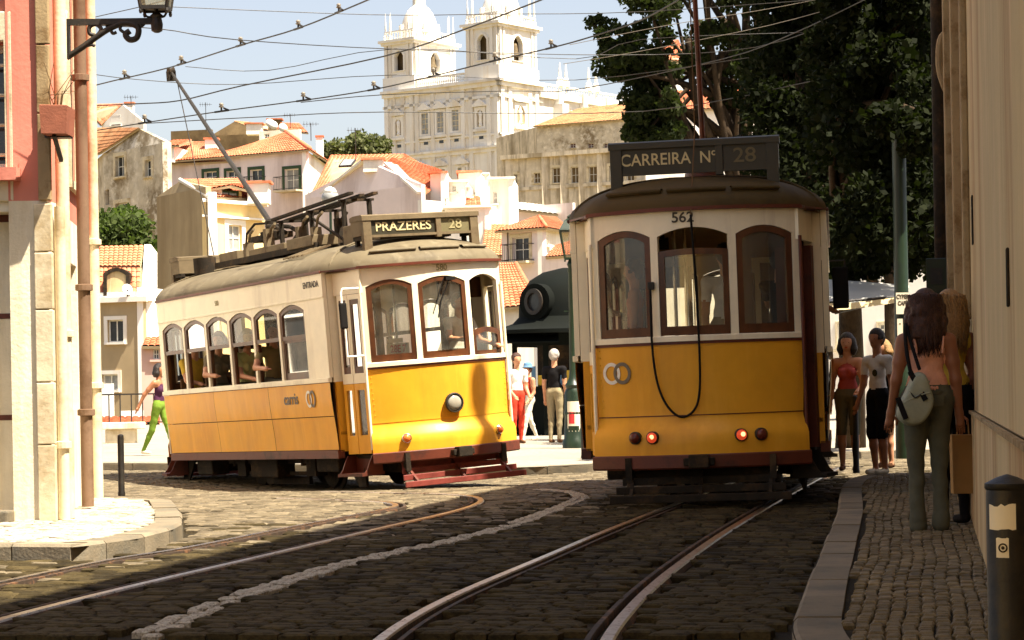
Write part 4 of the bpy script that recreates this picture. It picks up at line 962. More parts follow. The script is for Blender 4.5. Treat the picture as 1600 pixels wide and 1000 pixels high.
# woman with shoulder bag on the right pavement, back to us
p = on(1452, 828, .1)
wom = person('woman in pink camisole and jeans seen from behind on the pavement', (p.x, p.y, p.z), PI, 1.56, 'skin_deep', 'c_pink', 'c_jeans', 'c_cream', 'hair_brown', .19, 'none', arms=((.16,-.05),(.2,.02)), elbow=(.15,.25), female=True, h=.011, sleeveless=True, flare=.02, curly=.28, headyaw=.1, bulk=1.17)
s_ = 1.56/1.72
strands(wom, 1.56, 420, .27, .3, 'hair_brown', seed=2)
for x_ in (-.055, .055):
    mb = MB(); mb.prism([(x_-.035, .115, .90*s_), (x_+.035, .115, .90*s_), (x_+.037, .122, .985*s_), (x_-.037, .122, .985*s_)], (0,.006,0)); mb.build('back_pocket', 'c_jeans', wom, bev=.003)
mb = MB(); mb.lathe([(.150*s_,.985*s_),(.156*s_,.99*s_),(.156*s_,1.012*s_),(.150*s_,1.016*s_)], 28, (0,.002,0), sq=.80); mb.build('waistband', 'c_jeans', wom, smooth='auto')
# camisole straps and lace hem
mb = MB()
for x0, x1 in ((-.10, -.115), (.085, .10)): mb.tube([(x0*s_, .083, 1.29*s_), (x0*s_*1.05, .085, 1.34*s_), (x1*s_, .06, 1.405*s_), (x1*s_, .0, 1.435*s_)], .007, 6)
mb.build('camisole_strap', 'c_pink', wom)
mb = MB()
for i in range(40):
    a = 2*PI*i/40; mb.sphere((math.cos(a)*.128*s_, math.sin(a)*.098*s_, 1.03*s_+.004*(i % 2)), (.014,.012,.016), 6, 4)
mb.build('lace_hem', 'c_pink', wom, smooth=True)
bagT = thing('shoulder_bag', 'grey canvas bag with dark straps on the shoulder of the woman in pink', 'bag', (p.x-.105, p.y-.17, p.z+.86))
mb = MB(); rows = []
bo = [(-.135,-.115),(-.06,-.175),(.03,-.165),(.085,-.10),(.125,-.01),(.10,.06),(.075,.15),(.05,.185),(.0,.19),(-.03,.15),(-.07,.05),(-.12,-.03)]
for k_, (q_, y_) in enumerate(((.80,-.085),(.93,-.07),(1.0,-.03),(1.0,.02),(.93,.055),(.8,.065))): rows.append([(x*q_, y_+.006*math.sin(x*60+z*45)*(k_ < 2), z*q_+.01*(1-q_)) for x, z in bo])
mb.grid(rows, close=True); n_ = len(bo); mb.f += [tuple(range(n_)), tuple(5*n_+i for i in range(n_))]; mb.m += [0, 0]
bb = mb.build('bag_body', 'bag_cloth', bagT, smooth=True); sb_ = bb.modifiers.new('round', 'SUBSURF'); sb_.levels = 2; sb_.render_levels = 2
mb = MB(); mb.tube(catmull([(-.03,-.06,.13), (.03,-.075,.125), (.08,-.06,.12)], 5), .008, 6); mb.tube(catmull([(-.10,-.078,-.02), (.0,-.088,.03), (.09,-.078,.05)], 5), .005, 6); mb.build('seam', 'bag_cloth', bagT, smooth=True)
mb = MB()
mb.bar((-.045,-.06,.19), (.05,-.085,.0), .035, .012, up=(0,-1,0)); mb.bar((-.13,-.075,.02), (-.08,-.085,-.12), .035, .012, up=(0,-1,0))
mb.tube(catmull([(-.04,-.05,.19), (-.055,-.01,.32), (-.05,.06,.44), (-.03,.14,.5)], 5), .014, 6); mb.tube(catmull([(.02,-.05,.2), (-.01,.0,.33), (-.03,.07,.45), (-.02,.14,.5)], 5), .012, 6); mb.build('strap', 'c_black', bagT)
mb = MB(); mb.tube(catmull([(-.05,-.078,.06), (-.02,-.09,.02), (.02,-.09,.04)], 5), .006, 6); mb.build('buckle', 'iron', bagT)
q = on(1490, 818, .1)
wo2 = person('woman in yellow top walking behind the woman with the shoulder bag', (q.x, q.y, q.z), PI+.3, 1.58, 'skin_deep', 'c_yellow', 'c_black', 'c_black', 'hair_blond', .2, 'none', female=True, h=.016, curly=.25)
strands(wo2, 1.58, 260, .27, .3, 'hair_blond', seed=5)
kb = thing('paper_bag', 'brown paper shopping bag beside the shaded wall', 'bag', (q.x+.02, q.y-.28, .1))
mb = MB(); mb.prism([(-.08,-.05,.22),(.08,-.05,.22),(.085,-.05,.62),(-.085,-.05,.62)], (0,.1,0)); mb.build('bag_body', 'paper_kraft', kb, bev=.004)
mb = MB(); mb.tube(catmull([(-.04,0,.62),(-.03,0,.72),(.03,0,.72),(.04,0,.62)], 5), .005, 6); mb.build('handle', 'paper_kraft', kb)
b_ = on(1374, 741, .1)
boy = person('young man in white T-shirt and dark shorts waiting at the kerb', (b_.x, b_.y, b_.z), -1.0, 1.56, 'skin_tan', 'c_white', 'c_black', 'c_cream', 'hair_dark', 0, 'short', shorts=True, arms=((.1,.1),(.12,-.1)), headyaw=.2, h=.015)
mb = MB(); mb.lathe([(.04,0),(.036,.006)], 14, (.07*s_,-.098,1.22*s_), ax=(0,-1,0)); mb.build('shirt_badge', 'iron_green', boy)
g_ = on(1341, 737, .1)
person('young woman in pink vest and shorts beside the man in white', (g_.x-.05, g_.y+.35, g_.z), -.3, 1.55, 'skin', 'c_pinktop', 'c_shorts', 'c_brown', 'hair_dark', .12, 'none', shorts=True, female=True, arms=((.12,.05),(.15,.3)), elbow=(.2,.9), h=.017, sleeveless=True)
g2 = on(1391, 733, .1)
person('fair haired person in dark top behind the man in white', (g2.x, g2.y+.3, g2.z), -.9, 1.48, 'skin', 'c_black', 'c_brown', 'c_brown', 'hair_blond', .05, 'short', shorts=True, female=True, h=.02)
# people by the kiosk
k1 = on(809, 693, .1)
person('person in white shirt and red trousers half hidden by the sunlit tram', (k1.x, k1.y, k1.z), .5, 1.68, 'skin', 'c_white', 'c_red', 'c_brown', 'hair_brown', 0, 'short', elbow=(.9,.9), h=.022)
k2 = on(827, 690, .1)
person('child in red vest and blue sun hat walking past the kiosk', (k2.x, k2.y, k2.z), -.9, 1.50, 'skin', 'c_red', 'c_cream', 'c_cream', 'hair_brown', 0, 'none', stride=.28, elbow=(.8,.8), h=.02, hat='c_blue', female=True)
k3 = on(868, 692, .1)
person('grey haired man in black shirt and khaki trousers at the kiosk', (k3.x, k3.y, k3.z), PI-.4, 1.74, 'skin', 'c_black', 'c_khaki', 'c_brown', 'hair_grey', 0, 'short', h=.02)
l1 = on(250, 712, .1)
person('woman in purple top and lime green trousers striding behind the tram', (l1.x, l1.y, l1.z), 1.2, 1.54, 'skin_tan', 'c_purple', 'c_green', 'c_cream', 'hair_dark', .1, 'none', stride=.3, arms=((.25,-.7),(.1,.3)), female=True, h=.018, sleeveless=True)
# passengers of the sunlit tram (placed in the tram's frame)
bpy.context.view_layer.update()
MA = TA.matrix_world; MBm = TB.matrix_world
def ride(MW, lx, ly, lz, label, face, **k):
    o = MW @ Vector((lx, ly, lz)); f = (MW.to_3x3() @ Vector((math.cos(face), math.sin(face), 0))); yaw = math.atan2(f.x, -f.y)
    return person(label, o, yaw, **k)
seat = dict(sit=True, h=.02)
ride(MA, -2.25, -0.95, 1.20, 'passenger in yellow shirt at the rearmost tram window', .14, headyaw=-.5, top='c_yellow', arms=((.04,.5),(.04,.5)), elbow=(.9,.9), **seat)
ride(MA, -1.35, -0.95, 1.22, 'passenger with brown hair and patterned blouse at second tram window', .14, headyaw=-.9, top='c_print', hair='hair_brown', female=True, hairlen=.05, arms=((.5,.5),(.2,.3)), elbow=(1.0,.6), **seat)
ride(MA, -.35, -0.95, 1.20, 'passenger in pale green top at third tram window', .14, headyaw=-.3, top='c_lightgreen', hair='hair_dark', female=True, hairlen=.1, arms=((.04,.5),(.04,.5)), elbow=(.9,.9), **seat)
ride(MA, .55, -0.95, 1.24, 'man in white shirt and khaki vest leaning on tram window sill', .14, headyaw=-1.0, top='c_vest', hair='hair_dark', arms=((.6,.4),(.3,.5)), elbow=(1.1,1.1), **seat)
ride(MA, 1.25, -0.95, 1.20, 'long haired passenger in dark green top at fifth tram window', .14, top='c_shorts', hair='hair_brown', female=True, hairlen=.18, arms=((.2,.4),(.3,.4)), elbow=(1.0,1.0), **seat)
ride(MA, 3.0, .42, .66, 'tram driver in cream shirt behind the windscreen', .15, H=1.62, top='c_cream', hair='hair_dark', arms=((.3,.6),(.3,.5)), elbow=(.9,.8), h=.02)
ride(MBm, -2.75, -.22, .70, 'standing passenger in white T-shirt at the rear window of the shaded tram', .3, H=1.66, top='c_white', legs='c_khaki', hair='hair_dark', h=.02)
ride(MBm, -2.9, .62, .70, 'passenger with bare arms by the left rear window of shaded tram', PI/2, H=1.55, top='c_pink', legs='c_jeans', hair='hair_brown', sleeve='none', h=.02)
ride(MBm, -2.7, -.72, .70, 'passenger in dark top reaching for the rail in shaded tram', -.6, H=1.6, top='c_black', legs='c_black', arms=((.3,.9),(.5,.8)), elbow=(.4,.5), h=.02)
# ================================================================== wall builder
def facade(T, A, B, z0, z1, wmat, ops=(), name='wall', depth=.2, thick=.3, pane='pane', frame='white_paint', surround=None, sw=.12, bars=(1,1), sill=True):
    # A->B left to right as seen from outside; ops: (u0,u1,v0,v1[,opts]) in metres from A and from z0
    A = Vector((A[0], A[1], 0)); B = Vector((B[0], B[1], 0)); d = (B-A); L = d.length; d /= L; n = Vector((d.y, -d.x, 0))
    P = lambda u, v, k=0: A+d*u+n*k+Vector((0,0,z0+v)); H = z1-z0
    ops = [tuple(o) for o in ops]
    us = sorted({0, L} | {min(L, max(0, x)) for o in ops for x in o[:2]}); vs_ = sorted({0, H} | {min(H, max(0, x)) for o in ops for x in o[2:4]})
    mb = MB()
    for u0, u1 in zip(us[:-1], us[1:]):
        for v0, v1 in zip(vs_[:-1], vs_[1:]):
            uc, vc = (u0+u1)/2, (v0+v1)/2
            if any(o[0] < uc < o[1] and o[2] < vc < o[3] for o in ops): continue
            mb.add([P(u0,v0), P(u1,v0), P(u1,v1), P(u0,v1)], [(0,1,2,3)])
    for o in ops:
        u0, u1, v0, v1 = o[:4]; c = [(u0,v0),(u1,v0),(u1,v1),(u0,v1)]
        for i in range(4): a, b = c[i], c[(i+1) % 4]; mb.add([P(*a), P(*b), P(*b, -depth), P(*a, -depth)], [(0,1,2,3)])
    mb.add([P(0,0,-thick), P(L,0,-thick), P(L,H,-thick), P(0,H,-thick)], [(0,1,2,3)]); mb.add([P(0,H), P(L,H), P(L,H,-thick), P(0,H,-thick)], [(0,1,2,3)])
    for u in (0, L): mb.add([P(u,0), P(u,H), P(u,H,-thick), P(u,0,-thick)], [(0,1,2,3)])
    w = mb.build(name, wmat, T, world=True)
    for o in ops:
        u0, u1, v0, v1 = o[:4]; op = o[4] if len(o) > 4 else {}
        if op.get('blind'): continue
        Fw = lambda a, b, k: P(a, b, k)
        fm = op.get('frame', frame); su = op.get('surround', surround); bu, bv = op.get('bars', bars); pm = op.get('pane', pane); ft = op.get('ft', .06)
        mb = MB(); mb.ringF(Fw, rect(u0+.002, u1-.002, v0+.002, v1-.002), rect(u0+ft, u1-ft, v0+ft, v1-ft), -depth+.0, -depth+.06)
        for i in range(1, bu+1): x = u0+(u1-u0)*i/(bu+1); mb.obox(P(x, (v0+v1)/2, -depth+.04), d*.025, n*.015, (0,0,(v1-v0)/2-ft))
        for i in range(1, bv+1): z = v0+(v1-v0)*i/(bv+1); mb.obox(P((u0+u1)/2, z, -depth+.04), d*((u1-u0)/2-ft), n*.014, (0,0,.022))
        wi = mb.build(op.get('name', 'window'), fm, T, world=True)
        mb = MB(); mb.add([P(u0,v0,-depth+.02), P(u1,v0,-depth+.02), P(u1,v1,-depth+.02), P(u0,v1,-depth+.02)], [(0,1,2,3)])
        mb.build('pane', pm, wi, world=True).parent = wi
        if su:
            mb = MB(); mb.ringF(Fw, rect(u0-sw, u1+sw, v0-sw*.6, v1+sw), rect(u0-.001, u1+.001, v0-.001, v1+.001), -.02, .045); mb.build('surround', su, wi, world=True)
        if op.get('sill', sill) and not op.get('door'):
            mb = MB(); mb.obox(P((u0+u1)/2, v0-.05, .06), d*((u1-u0)/2+.12), n*.1, (0,0,.05)); mb.build('sill', su or wmat, wi, world=True)
        if op.get('balcony'):
            bw = op['balcony']; mb = MB(); mb.obox(P((u0+u1)/2, v0-.06, bw/2), d*((u1-u0)/2+op.get('bx',.35)), n*bw/2, (0,0,.06)); mb.build('balcony_slab', 'stone_lime', wi, world=True)
            mb = MB(); x0, x1 = u0-op.get('bx',.35)+.03, u1+op.get('bx',.35)-.03; hb = .95
            for v in (.08, hb): mb.bar(P(x0,v0+v,bw-.04), P(x1,v0+v,bw-.04), .04, .04); [mb.bar(P(x,v0+v,0), P(x,v0+v,bw-.04), .04, .04) for x in (x0, x1)]
            k = int((x1-x0)/.14)
            for i in range(k+1): x = x0+(x1-x0)*i/k; mb.bar(P(x,v0,bw-.04), P(x,v0+hb,bw-.04), .022, .022)
            mb.build('balcony_railing', 'iron', wi, world=True)
    return w, P
# ================================================================== right-hand building (in shade)
RB = thing('building', 'tall plain tan plaster building in shade along the right pavement', 'building', (wallR(16), 16, 0))
RN = Vector((-.9839, .1788, 0)); RD = Vector((.1788, .9839, 0))    # towards the street, along the street
RP = lambda y, off=0, z=0: Vector((wallR(y), y, z))+RN*off
HT = 9.75
mb = MB()
pts = [RP(-16), RP(25.0), RP(25.0, -9), RP(-16, -9)]
mb.prism(pts, (0,0,HT)); mb.build('wall', 'pl_tan', RB, world=True)
mb = MB(); mb.prism([RP(-16, .0), RP(16.3, .0), RP(16.3, .025), RP(-16, .025)], (0,0,.88)); mb.build('plinth', 'pl_tan', RB, world=True, bev=.008)
mb = MB(); mb.prism([RP(-16, .0), RP(16.3, .0), RP(16.3, .04), RP(-16, .04)], (0,0,.02)); 
for v in range(len(mb.v)): mb.v[v] = (mb.v[v][0], mb.v[v][1], mb.v[v][2]+.86)
mb.build('plinth_ledge', 'stone_tan', RB, world=True)
def pil(y0, y1, off, z0, z1, m, name='pilaster', bev=.012):
    mb = MB(); mb.prism([RP(y0,0,z0), RP(y1,0,z0), RP(y1,off,z0), RP(y0,off,z0)], (0,0,z1-z0)); mb.build(name, m, RB, world=True, bev=bev)
pil(16.3, 16.95, .10, .09, .72, 'stone_tan'); pil(16.32, 16.93, .085, .725, 1.52, 'stone_lime'); pil(16.38, 16.88, .05, 1.525, 5.5, 'stone_tan')
pil(16.95, 25.0, .03, .09, .72, 'stone_tan', 'plinth')
for y0, y1, off in ((18.6, 19.2, .09), (20.6, 21.2, .13), (22.4, 22.9, .12)): pil(y0, y1, off, .09, 6.5, 'stone_tan')
for y0, y1, z0, z1 in ((8.53, 8.6, 1.34, 1.56), (15.1, 15.25, 1.98, 2.3)): pil(y0, y1, .012, z0, z1, 'gear', 'slit_shade_strip')  # dark strips laid on for the darkness inside narrow wall slits
pil(19.25, 20.5, -.0+.02, 1.2, 4.6, 'pane', 'window')
for y0, y1 in ((19.2, 19.32), (20.42, 20.55)): pil(y0, y1, .06, 1.0, 4.8, 'stone_lime', 'window_jamb')
pil(19.1, 20.65, .12, .95, 1.08, 'stone_lime', 'window_sill')
mb = MB(); mb.tube([RP(24.6,.16,.1), RP(24.6,.16,7)], .07, 10); mb.build('drainpipe', 'gear', RB, world=True, smooth='auto')
mb = MB(); mb.tube(catmull([RP(23.0,.05,4.6), RP(23.0,.14,4.5), RP(23.0,.15,4.2), RP(23.0,.05,3.9)], 5), .035, 8); mb.build('scroll_bracket', 'stone_tan', RB, world=True, smooth='auto')
mb = MB(); mb.prism([RP(-16, -.3, HT), RP(25.2, -.3, HT), RP(25.2, .35, HT), RP(-16, .35, HT)], (0,0,.25)); mb.build('cornice', 'stone_tan', RB, world=True)
mb = MB(); cc = Vector((4.86, 24.42, 0)); mb.box(cc.x-.19, cc.x+.19, cc.y-.19, cc.y+.19, HT+.2, HT+2.5); ch_ = mb.build('chimney', 'pl_tan', RB, world=True)  # unseen chimney added to cast the shadow band on the tram front
mb = MB(); mb.lathe([(.11,HT+2.5),(.1,HT+3.4),(.16,HT+3.42),(.16,HT+3.6),(.03,HT+3.75)], 12, cc); mb.build('shadow_chimney_pot', 'terracotta', RB, world=True)
# dark shop box hanging on the end of the building
mb = MB(); o_ = RP(23.1,.2,2.15); sg = thing('wall_box', 'small dark box fixed to the end of the shaded building', 'box', o_)
mb.obox((0,0,0), RN*.12, RD*.12, (0,0,.18)); mb.build('case', 'iron_green', sg, bev=.01); mb = MB(); mb.obox(RN*.02-RD*.13, RN*.06, RD*.008, (0,0,.08)); mb.build('door_panel', 'iron', sg)

# ================================================================== left-hand red building
LB = thing('building', 'red plaster corner building with white stone base on the left', 'building', (-4, 18.5, 0))
lc = Vector((-3.70, 18.45, 0)); ld = Vector((-.1, 1, 0)).normalized(); ln = Vector((ld.y, -ld.x, 0))   # ln points to the street
LP = lambda u, off=0, z=0: lc+ld*u+ln*off+Vector((0,0,z))
LEN = 4.15; ZSP = 2.66
def px2u(px): # along facade B for a photograph column
    a = (px-800)/FPX; return (a*lc.y-lc.x)/(ld.x-a*ld.y)
A0 = Vector((-7.5, 18.75, 0))
# face towards us: door below, barred window above
La = (lc-A0).length; ua = lambda px: (Vector(((px-800)/FPX*18.5, 18.5, 0))-A0).length
facade(LB, A0, lc, .08, ZSP, 'pl_white', [(ua(-60), ua(22), .02, 2.5, {'door': 1, 'pane': 'brown_paint', 'frame': 'brown_paint', 'bars': (0, 2), 'name': 'door'})], depth=.35)
facade(LB, A0, lc, ZSP, 9.0, 'pl_red', [(ua(-70), ua(19), .26, 1.28, {'surround': None, 'bars': (0, 0), 'pane': 'pane'})], depth=.22)
mb = MB(); fd = (lc-A0).normalized(); fn = Vector((fd.y, -fd.x, 0))
PA = lambda px, z, k=0: A0+fd*ua(px)+fn*k+Vector((0,0,z))
mb.ringF(lambda a, b, k: PA(a, b, k), rect(-90, 31, ZSP+.0, ZSP+1.52), rect(-70, 19, ZSP+.26, ZSP+1.28), -.02, .05); mb.build('window_surround', 'stone_lime', LB, world=True, bev=.01)
for i in range(4): mb = MB(); mb.tube([PA(-70, ZSP+.38+.24*i, -.05), PA(19, ZSP+.38+.24*i, -.05)], .014, 6); mb.build('window_bar', 'stone_lime', LB, world=True)
# jamb stones of the door
zj = .08
for k, hgt in enumerate((.62, .8, .74, .42)):
    mb = MB(); mb.prism([PA(23, zj), PA(46, zj), PA(46, zj, .03), PA(23, zj, .03)], (0,0,hgt-.012)); mb.build('jamb_stone', 'stone_lime', LB, world=True, bev=.006); zj += hgt
mb = MB(); mb.prism([PA(-60, .09), PA(24, .09), PA(24, .09, .25), PA(-60, .09, .25)], (0,0,.1)); mb.build('door_step', 'kerb', LB, world=True, bev=.015)
# corner quoin
def quoins(px0, z0, z1, m, name, hs):
    z = z0; k = 0
    while z < z1-.05:
        h_ = min(hs[k % len(hs)], z1-z); o_ = .05+random.uniform(-.004, .004); mb = MB()
        mb.prism([PA(px0, z), lc+V3_(z), lc+ln*o_+V3_(z), lc+ln*o_+fn*o_+V3_(z), PA(px0, z, o_)], (0,0,h_-.008)); mb.build(name, m, LB, world=True, bev=.008); z += h_; k += 1
V3_ = lambda z: Vector((0,0,z))
quoins(62, .09, ZSP-.02, 'stone_lime', 'corner_stone', (.62, .5, .58, .46)); quoins(70, ZSP, 9.0, 'stone_tan', 'pilaster_stone', (.7, .55, .62))
# facade along the side street
B1 = lc+ld*LEN
u1, u2, u3, u4 = .75, 1.45, 2.25, 2.95
facade(LB, lc, B1, .08, ZSP, 'pl_white', [(.5, 1.15, .02, 2.3, {'door': 1, 'pane': 'brown_paint', 'frame': 'stone_lime', 'bars': (0, 1), 'name': 'door'}), (2.0, 2.6, .9, 2.2, {'frame': 'stone_lime'})], depth=.12, sill=False)
facade(LB, lc, B1, ZSP, 9.0, 'pl_red', [(.45, 1.2, .35, 2.6, {'surround': 'stone_lime'}), (1.95, 2.65, .35, 2.6, {'surround': 'stone_lime'}), (.45, 1.2, 3.6, 5.4, {'surround': 'stone_lime'}), (1.95, 2.65, 3.6, 5.4, {'surround': 'stone_lime'})], depth=.12, sw=.12, sill=False)
mb = MB(); B2 = B1+Vector((-4.5, .5, 0)); mb.prism([B1+Vector((-.02,.0,.08)), B2+Vector((0,0,.08)), A0+Vector((0,.32,.08)), lc+ld*.32+fd*-.31+Vector((0,0,.08))], (0,0,8.9)); mb.build('back_wall', 'pl_red', LB, world=True)
def lpipe(u, off, r, z0, z1, m, name='drainpipe', br=()):
    mb = MB(); mb.tube([LP(u, off, z0), LP(u, off, z1)], r, 12); o = mb.build(name, m, LB, world=True, smooth='auto')
    for z in br: mb = MB(); mb.lathe([(r+.005,-.03),(r+.022,-.025),(r+.022,.025),(r+.005,.03)], 14, LP(u, off, z)); mb.build('pipe_collar', m, o, world=True)
lpipe(px2u(111), .13, .055, .12, 9, 'pipe_brown', br=(.95, 2.05, 3.9)); lpipe(.12, .09, .045, .1, 2.62, 'stone_lime', br=(.7,)); lpipe(.3, .1, .055, .1, 9, 'stone_lime', br=(1.6,)); lpipe(4.05, .05, .05, .1, 9, 'stone_lime', br=(1.2, 2.6))
mb = MB(); mb.tube(catmull([LP(1.5,.02,9), LP(1.5,.03,4.8), LP(1.45,.05,4.4), LP(1.5,.03,4.0), LP(1.5,.03,2.2)], 6), .012, 6); mb.build('wall_cable', 'white_paint', LB, world=True)
mb = MB(); mb.prism([LP(-.3,.3,8.95), LP(LEN+.3,.3,8.95), LP(LEN+.3,-.4,8.95), LP(-.3,-.4,8.95)], (0,0,.2)); mb.build('eaves', 'stone_lime', LB, world=True)
# planter box high on the wall, with dry twigs
pb = W(84, 186, 18.2); pt = thing('wall_planter', 'terracotta coloured planter box hung on the red wall', 'planter', (pb.x, pb.y, pb.z))
mb = MB(); mb.prism([(-.07,-.03,-.11),(.08,.02,-.11),(.11,.28,-.11),(-.04,.3,-.11),], (0,0,.01)); mb.v = mb.v[:]
rows = [[(x*k, y*k+.06*(1-k), z) for x, y in ((-.095,-.10),(.115,-.05),(.125,.25),(-.085,.25))] for k, z in ((.9,-.12),(1.0,.10),(.93,.105),(.9,.05))]
mb = MB(); mb.grid(rows, close=True); mb.f += [(0,1,2,3), (12,13,14,15)]; mb.m += [0,0]; mb.build('box', 'terracotta', pt)
mb = MB()
for i in range(9):
    a = random.uniform(-.08, .1); p0 = Vector((a, .1+random.uniform(-.1,.1), .05)); mb.tube([p0, p0+Vector((random.uniform(-.06,.06), 0, random.uniform(.1,.2))), p0+Vector((random.uniform(-.16,.16), random.uniform(-.1,.1), random.uniform(.15,.42)))], [.006,.004,.002], 5)
mb.build('dry_twigs', 'twig', pt)
mb = MB(); mb.bar((0,.12,-.12), (.0,.26,-.12), .2, .02); mb.bar((.0,.0,-.13), (0,.28,-.3), .03, .03); mb.build('bracket', 'iron', pt)
# wall lantern on a scrolled iron bracket
br = W(143, 38, 18.9); z_ = br.z; lt = thing('wall_lantern', 'black iron street lantern on a scrolled bracket fixed to the red building', 'lantern', (br.x, br.y, br.z))
L = lambda px, py: W(px, py, 18.9)-br
mb = MB(); mb.bar(L(104,35), L(246,33), .04, .05); mb.lathe([(.02,-.09),(.045,-.075),(.05,-.02),(.04,.03),(.055,.05),(.02,.08)], 12, L(245,34)); mb.bar(L(104,30), L(104,92), .05, .05, up=(0,1,0)); mb.build('arm', 'iron', lt)
def scroll(pts, r=.018):
    mb = MB(); mb.tube(catmull([L(*p) for p in pts], 6), r, 7); mb.build('scroll', 'iron', lt, smooth=True)
scroll([(104,90),(128,74),(150,58),(172,44),(195,36),(215,42),(214,58),(203,62),(196,54),(203,48)], .026)
scroll([(150,58),(158,46),(150,38),(140,42),(140,52),(147,55)], .018); scroll([(172,44),(176,52),(182,50)], .014); scroll([(190,38),(188,46),(196,52)], .014); scroll([(166,42),(168,36),(170,40)], .01); scroll([(128,74),(142,70),(148,72)], .014); scroll([(215,42),(222,40),(226,36)], .014)
c = L(243, 20); mb = MB()
for sx in (-1, 1): mb.tube(catmull([L(245,26), c+Vector((sx*.07,0,-.03)), c+Vector((sx*.1,0,.03))], 5), .01, 6)
mb.tube([L(245,26), L(244,10)], .016, 8); mb.build('cradle', 'iron', lt)
base = L(243, 14); rows = []
def lan(T, base, r0, r1, h, hood, m='iron'):
    mb = MB(); n = 4; cs = lambda r, z: [base+Vector((r*math.cos(PI/4+PI/2*i), r*math.sin(PI/4+PI/2*i), z)) for i in range(n)]
    a, b = cs(r0, 0), cs(r1, h)
    for i in range(n): mb.bar(a[i], b[i], .022, .022); mb.bar(a[i], a[(i+1) % n], .024, .03); mb.bar(b[i], b[(i+1) % n], .03, .03)
    mb.grid([cs(r1+.03, h), cs(r1*.6, h+hood*.6), cs(r1*.25, h+hood*.75), cs(r1*.3, h+hood*.85), cs(.01, h+hood)], close=True); mb.add(a, [(0,1,2,3)])
    for q in a: mb.lathe([(.01,-.05),(.016,-.03),(.01,0)], 6, q)
    fr = mb.build('lantern_frame', m, T)
    for i in range(n): mb = MB(); mb.add([a[i], a[(i+1) % n], b[(i+1) % n], b[i]], [(0,1,2,3)]); mb.build('pane', 'lantern_glass', fr)
lan(lt, base, .15, .25, .5, .35)

# unseen houses added behind the camera to block sky and bounce warm light
SB = thing('building', 'ochre plaster house added behind the viewpoint for warm bounce light', 'building', (-7, 0, 0))
facade(SB, (-6.2, -16), (-5.6, 3), 0, 9.5, 'pl_yellow', [(2+4*i, 3.2+4*i, z, z+2, {'surround': 'stone_lime'}) for i in range(4) for z in (1.0, 5.0)], depth=.15)
SB2 = thing('building', 'row house added behind the viewpoint to block sky light', 'building', (0, -20, 0))
facade(SB2, (9, -17), (-9, -17), 0, 9, 'pl_yellow', [(2+4*i, 3.2+4*i, z, z+2, {'surround': 'stone_lime'}) for i in range(4) for z in (1.0, 5.0)], depth=.15)

SB3 = thing('building', 'unseen white house added behind the red corner building to bounce light', 'building', (-10, 29, 0))  # house added out of sight to reflect sun onto the tram side
facade(SB3, (-9.6, 24.2), (-8.6, 36.5), 0, 9.0, 'pl_bright', [(1.5+3.6*i, 2.6+3.6*i, z, z+1.9, {'surround': 'stone_lime'}) for i in range(3) for z in (1.0, 4.6)], depth=.15)

# ================================================================== street furniture
def bollard(label, loc, h, r, m='bollard', group=None, cap='ball'):
    T = thing('bollard', label, 'bollard', loc, 0, group); mb = MB(); n = 16
    mb.lathe([(r*1.15,0),(r*1.15,.03),(r,.045),(r,h-.03),(r*.97,h-.015)], 20, (0,0,0)); mb.build('post', m, T, smooth='auto')
    mb = MB(); mb.lathe([(r*1.0,h-.015),(r*1.06,h-.01),(r*1.05,h),(r*.5,h+r*.28),(.003,h+r*.42)] if cap == 'cone' else [(r*.97,h-.015),(r*.9,h),(r*.4,h+.01),(.003,h+.012)], 20, (0,0,0)); mb.build('cap', m, T, smooth='auto')
    return T
bp = Vector((XY(1571, 5.4).x, 5.4, .1)); zt = W(1571, 745, 5.4).z
BT = bollard('black iron bollard with torn stickers in the near right corner', bp, zt-.1-.015, .05, 'bollard', cap='cone')
def sticker(T, a0, a1, z0, z1, r, m, name='sticker', jag=.0, ca=0):
    rows = []
    for i in range(9):
        a = a0+(a1-a0)*i/8; jj = random.uniform(-jag, jag); rows.append([(r*math.cos(a), r*math.sin(a), z0+random.uniform(-jag, jag)*.4), (r*math.cos(a), r*math.sin(a), z1+jj)])
    mb = MB(); mb.grid(rows); mb.build(name, m, T, smooth=True)
zz = lambda py: W(1560, py, 5.35).z-.1
sticker(BT, -2.75, -1.4, zz(828), zz(790), .0507, 'paper', jag=.004); sticker(BT, -2.35, -1.75, zz(872), zz(841), .0507, 'paper', jag=.001)
mb = MB(); cz = (zz(872)+zz(841))/2; ca = -2.02; cdir = Vector((math.cos(ca), math.sin(ca), 0)); c0 = cdir*.0512+Vector((0,0,cz)); side = Vector((-cdir.y, cdir.x, 0))
Fq = lambda a, b, k: c0+side*a+Vector((0,0,b))+cdir*(k-.0008)
for rr, ri in ((.011,.0075), (.004,.0005)): mb.ringF(Fq, [(rr*math.cos(2*PI*i/20), rr*math.sin(2*PI*i/20)) for i in range(20)], [(ri*math.cos(2*PI*i/20), ri*math.sin(2*PI*i/20)) for i in range(20)], .0, .001)
mb.build('sticker_mark', 'gear', BT)
p = on(190, 775, .1); bollard('slim dark bollard at the sunlit pavement corner', p, (775-680)*p.y/FPX, .032)
p = on(1338, 739, .1); bollard('slim dark bollard in front of the waiting couple', p, (739-619)*p.y/FPX, .034)
p = on(912, 716, .1); bollard('slim dark bollard beside the street lamp', p, (716-612)*p.y/FPX, .036)
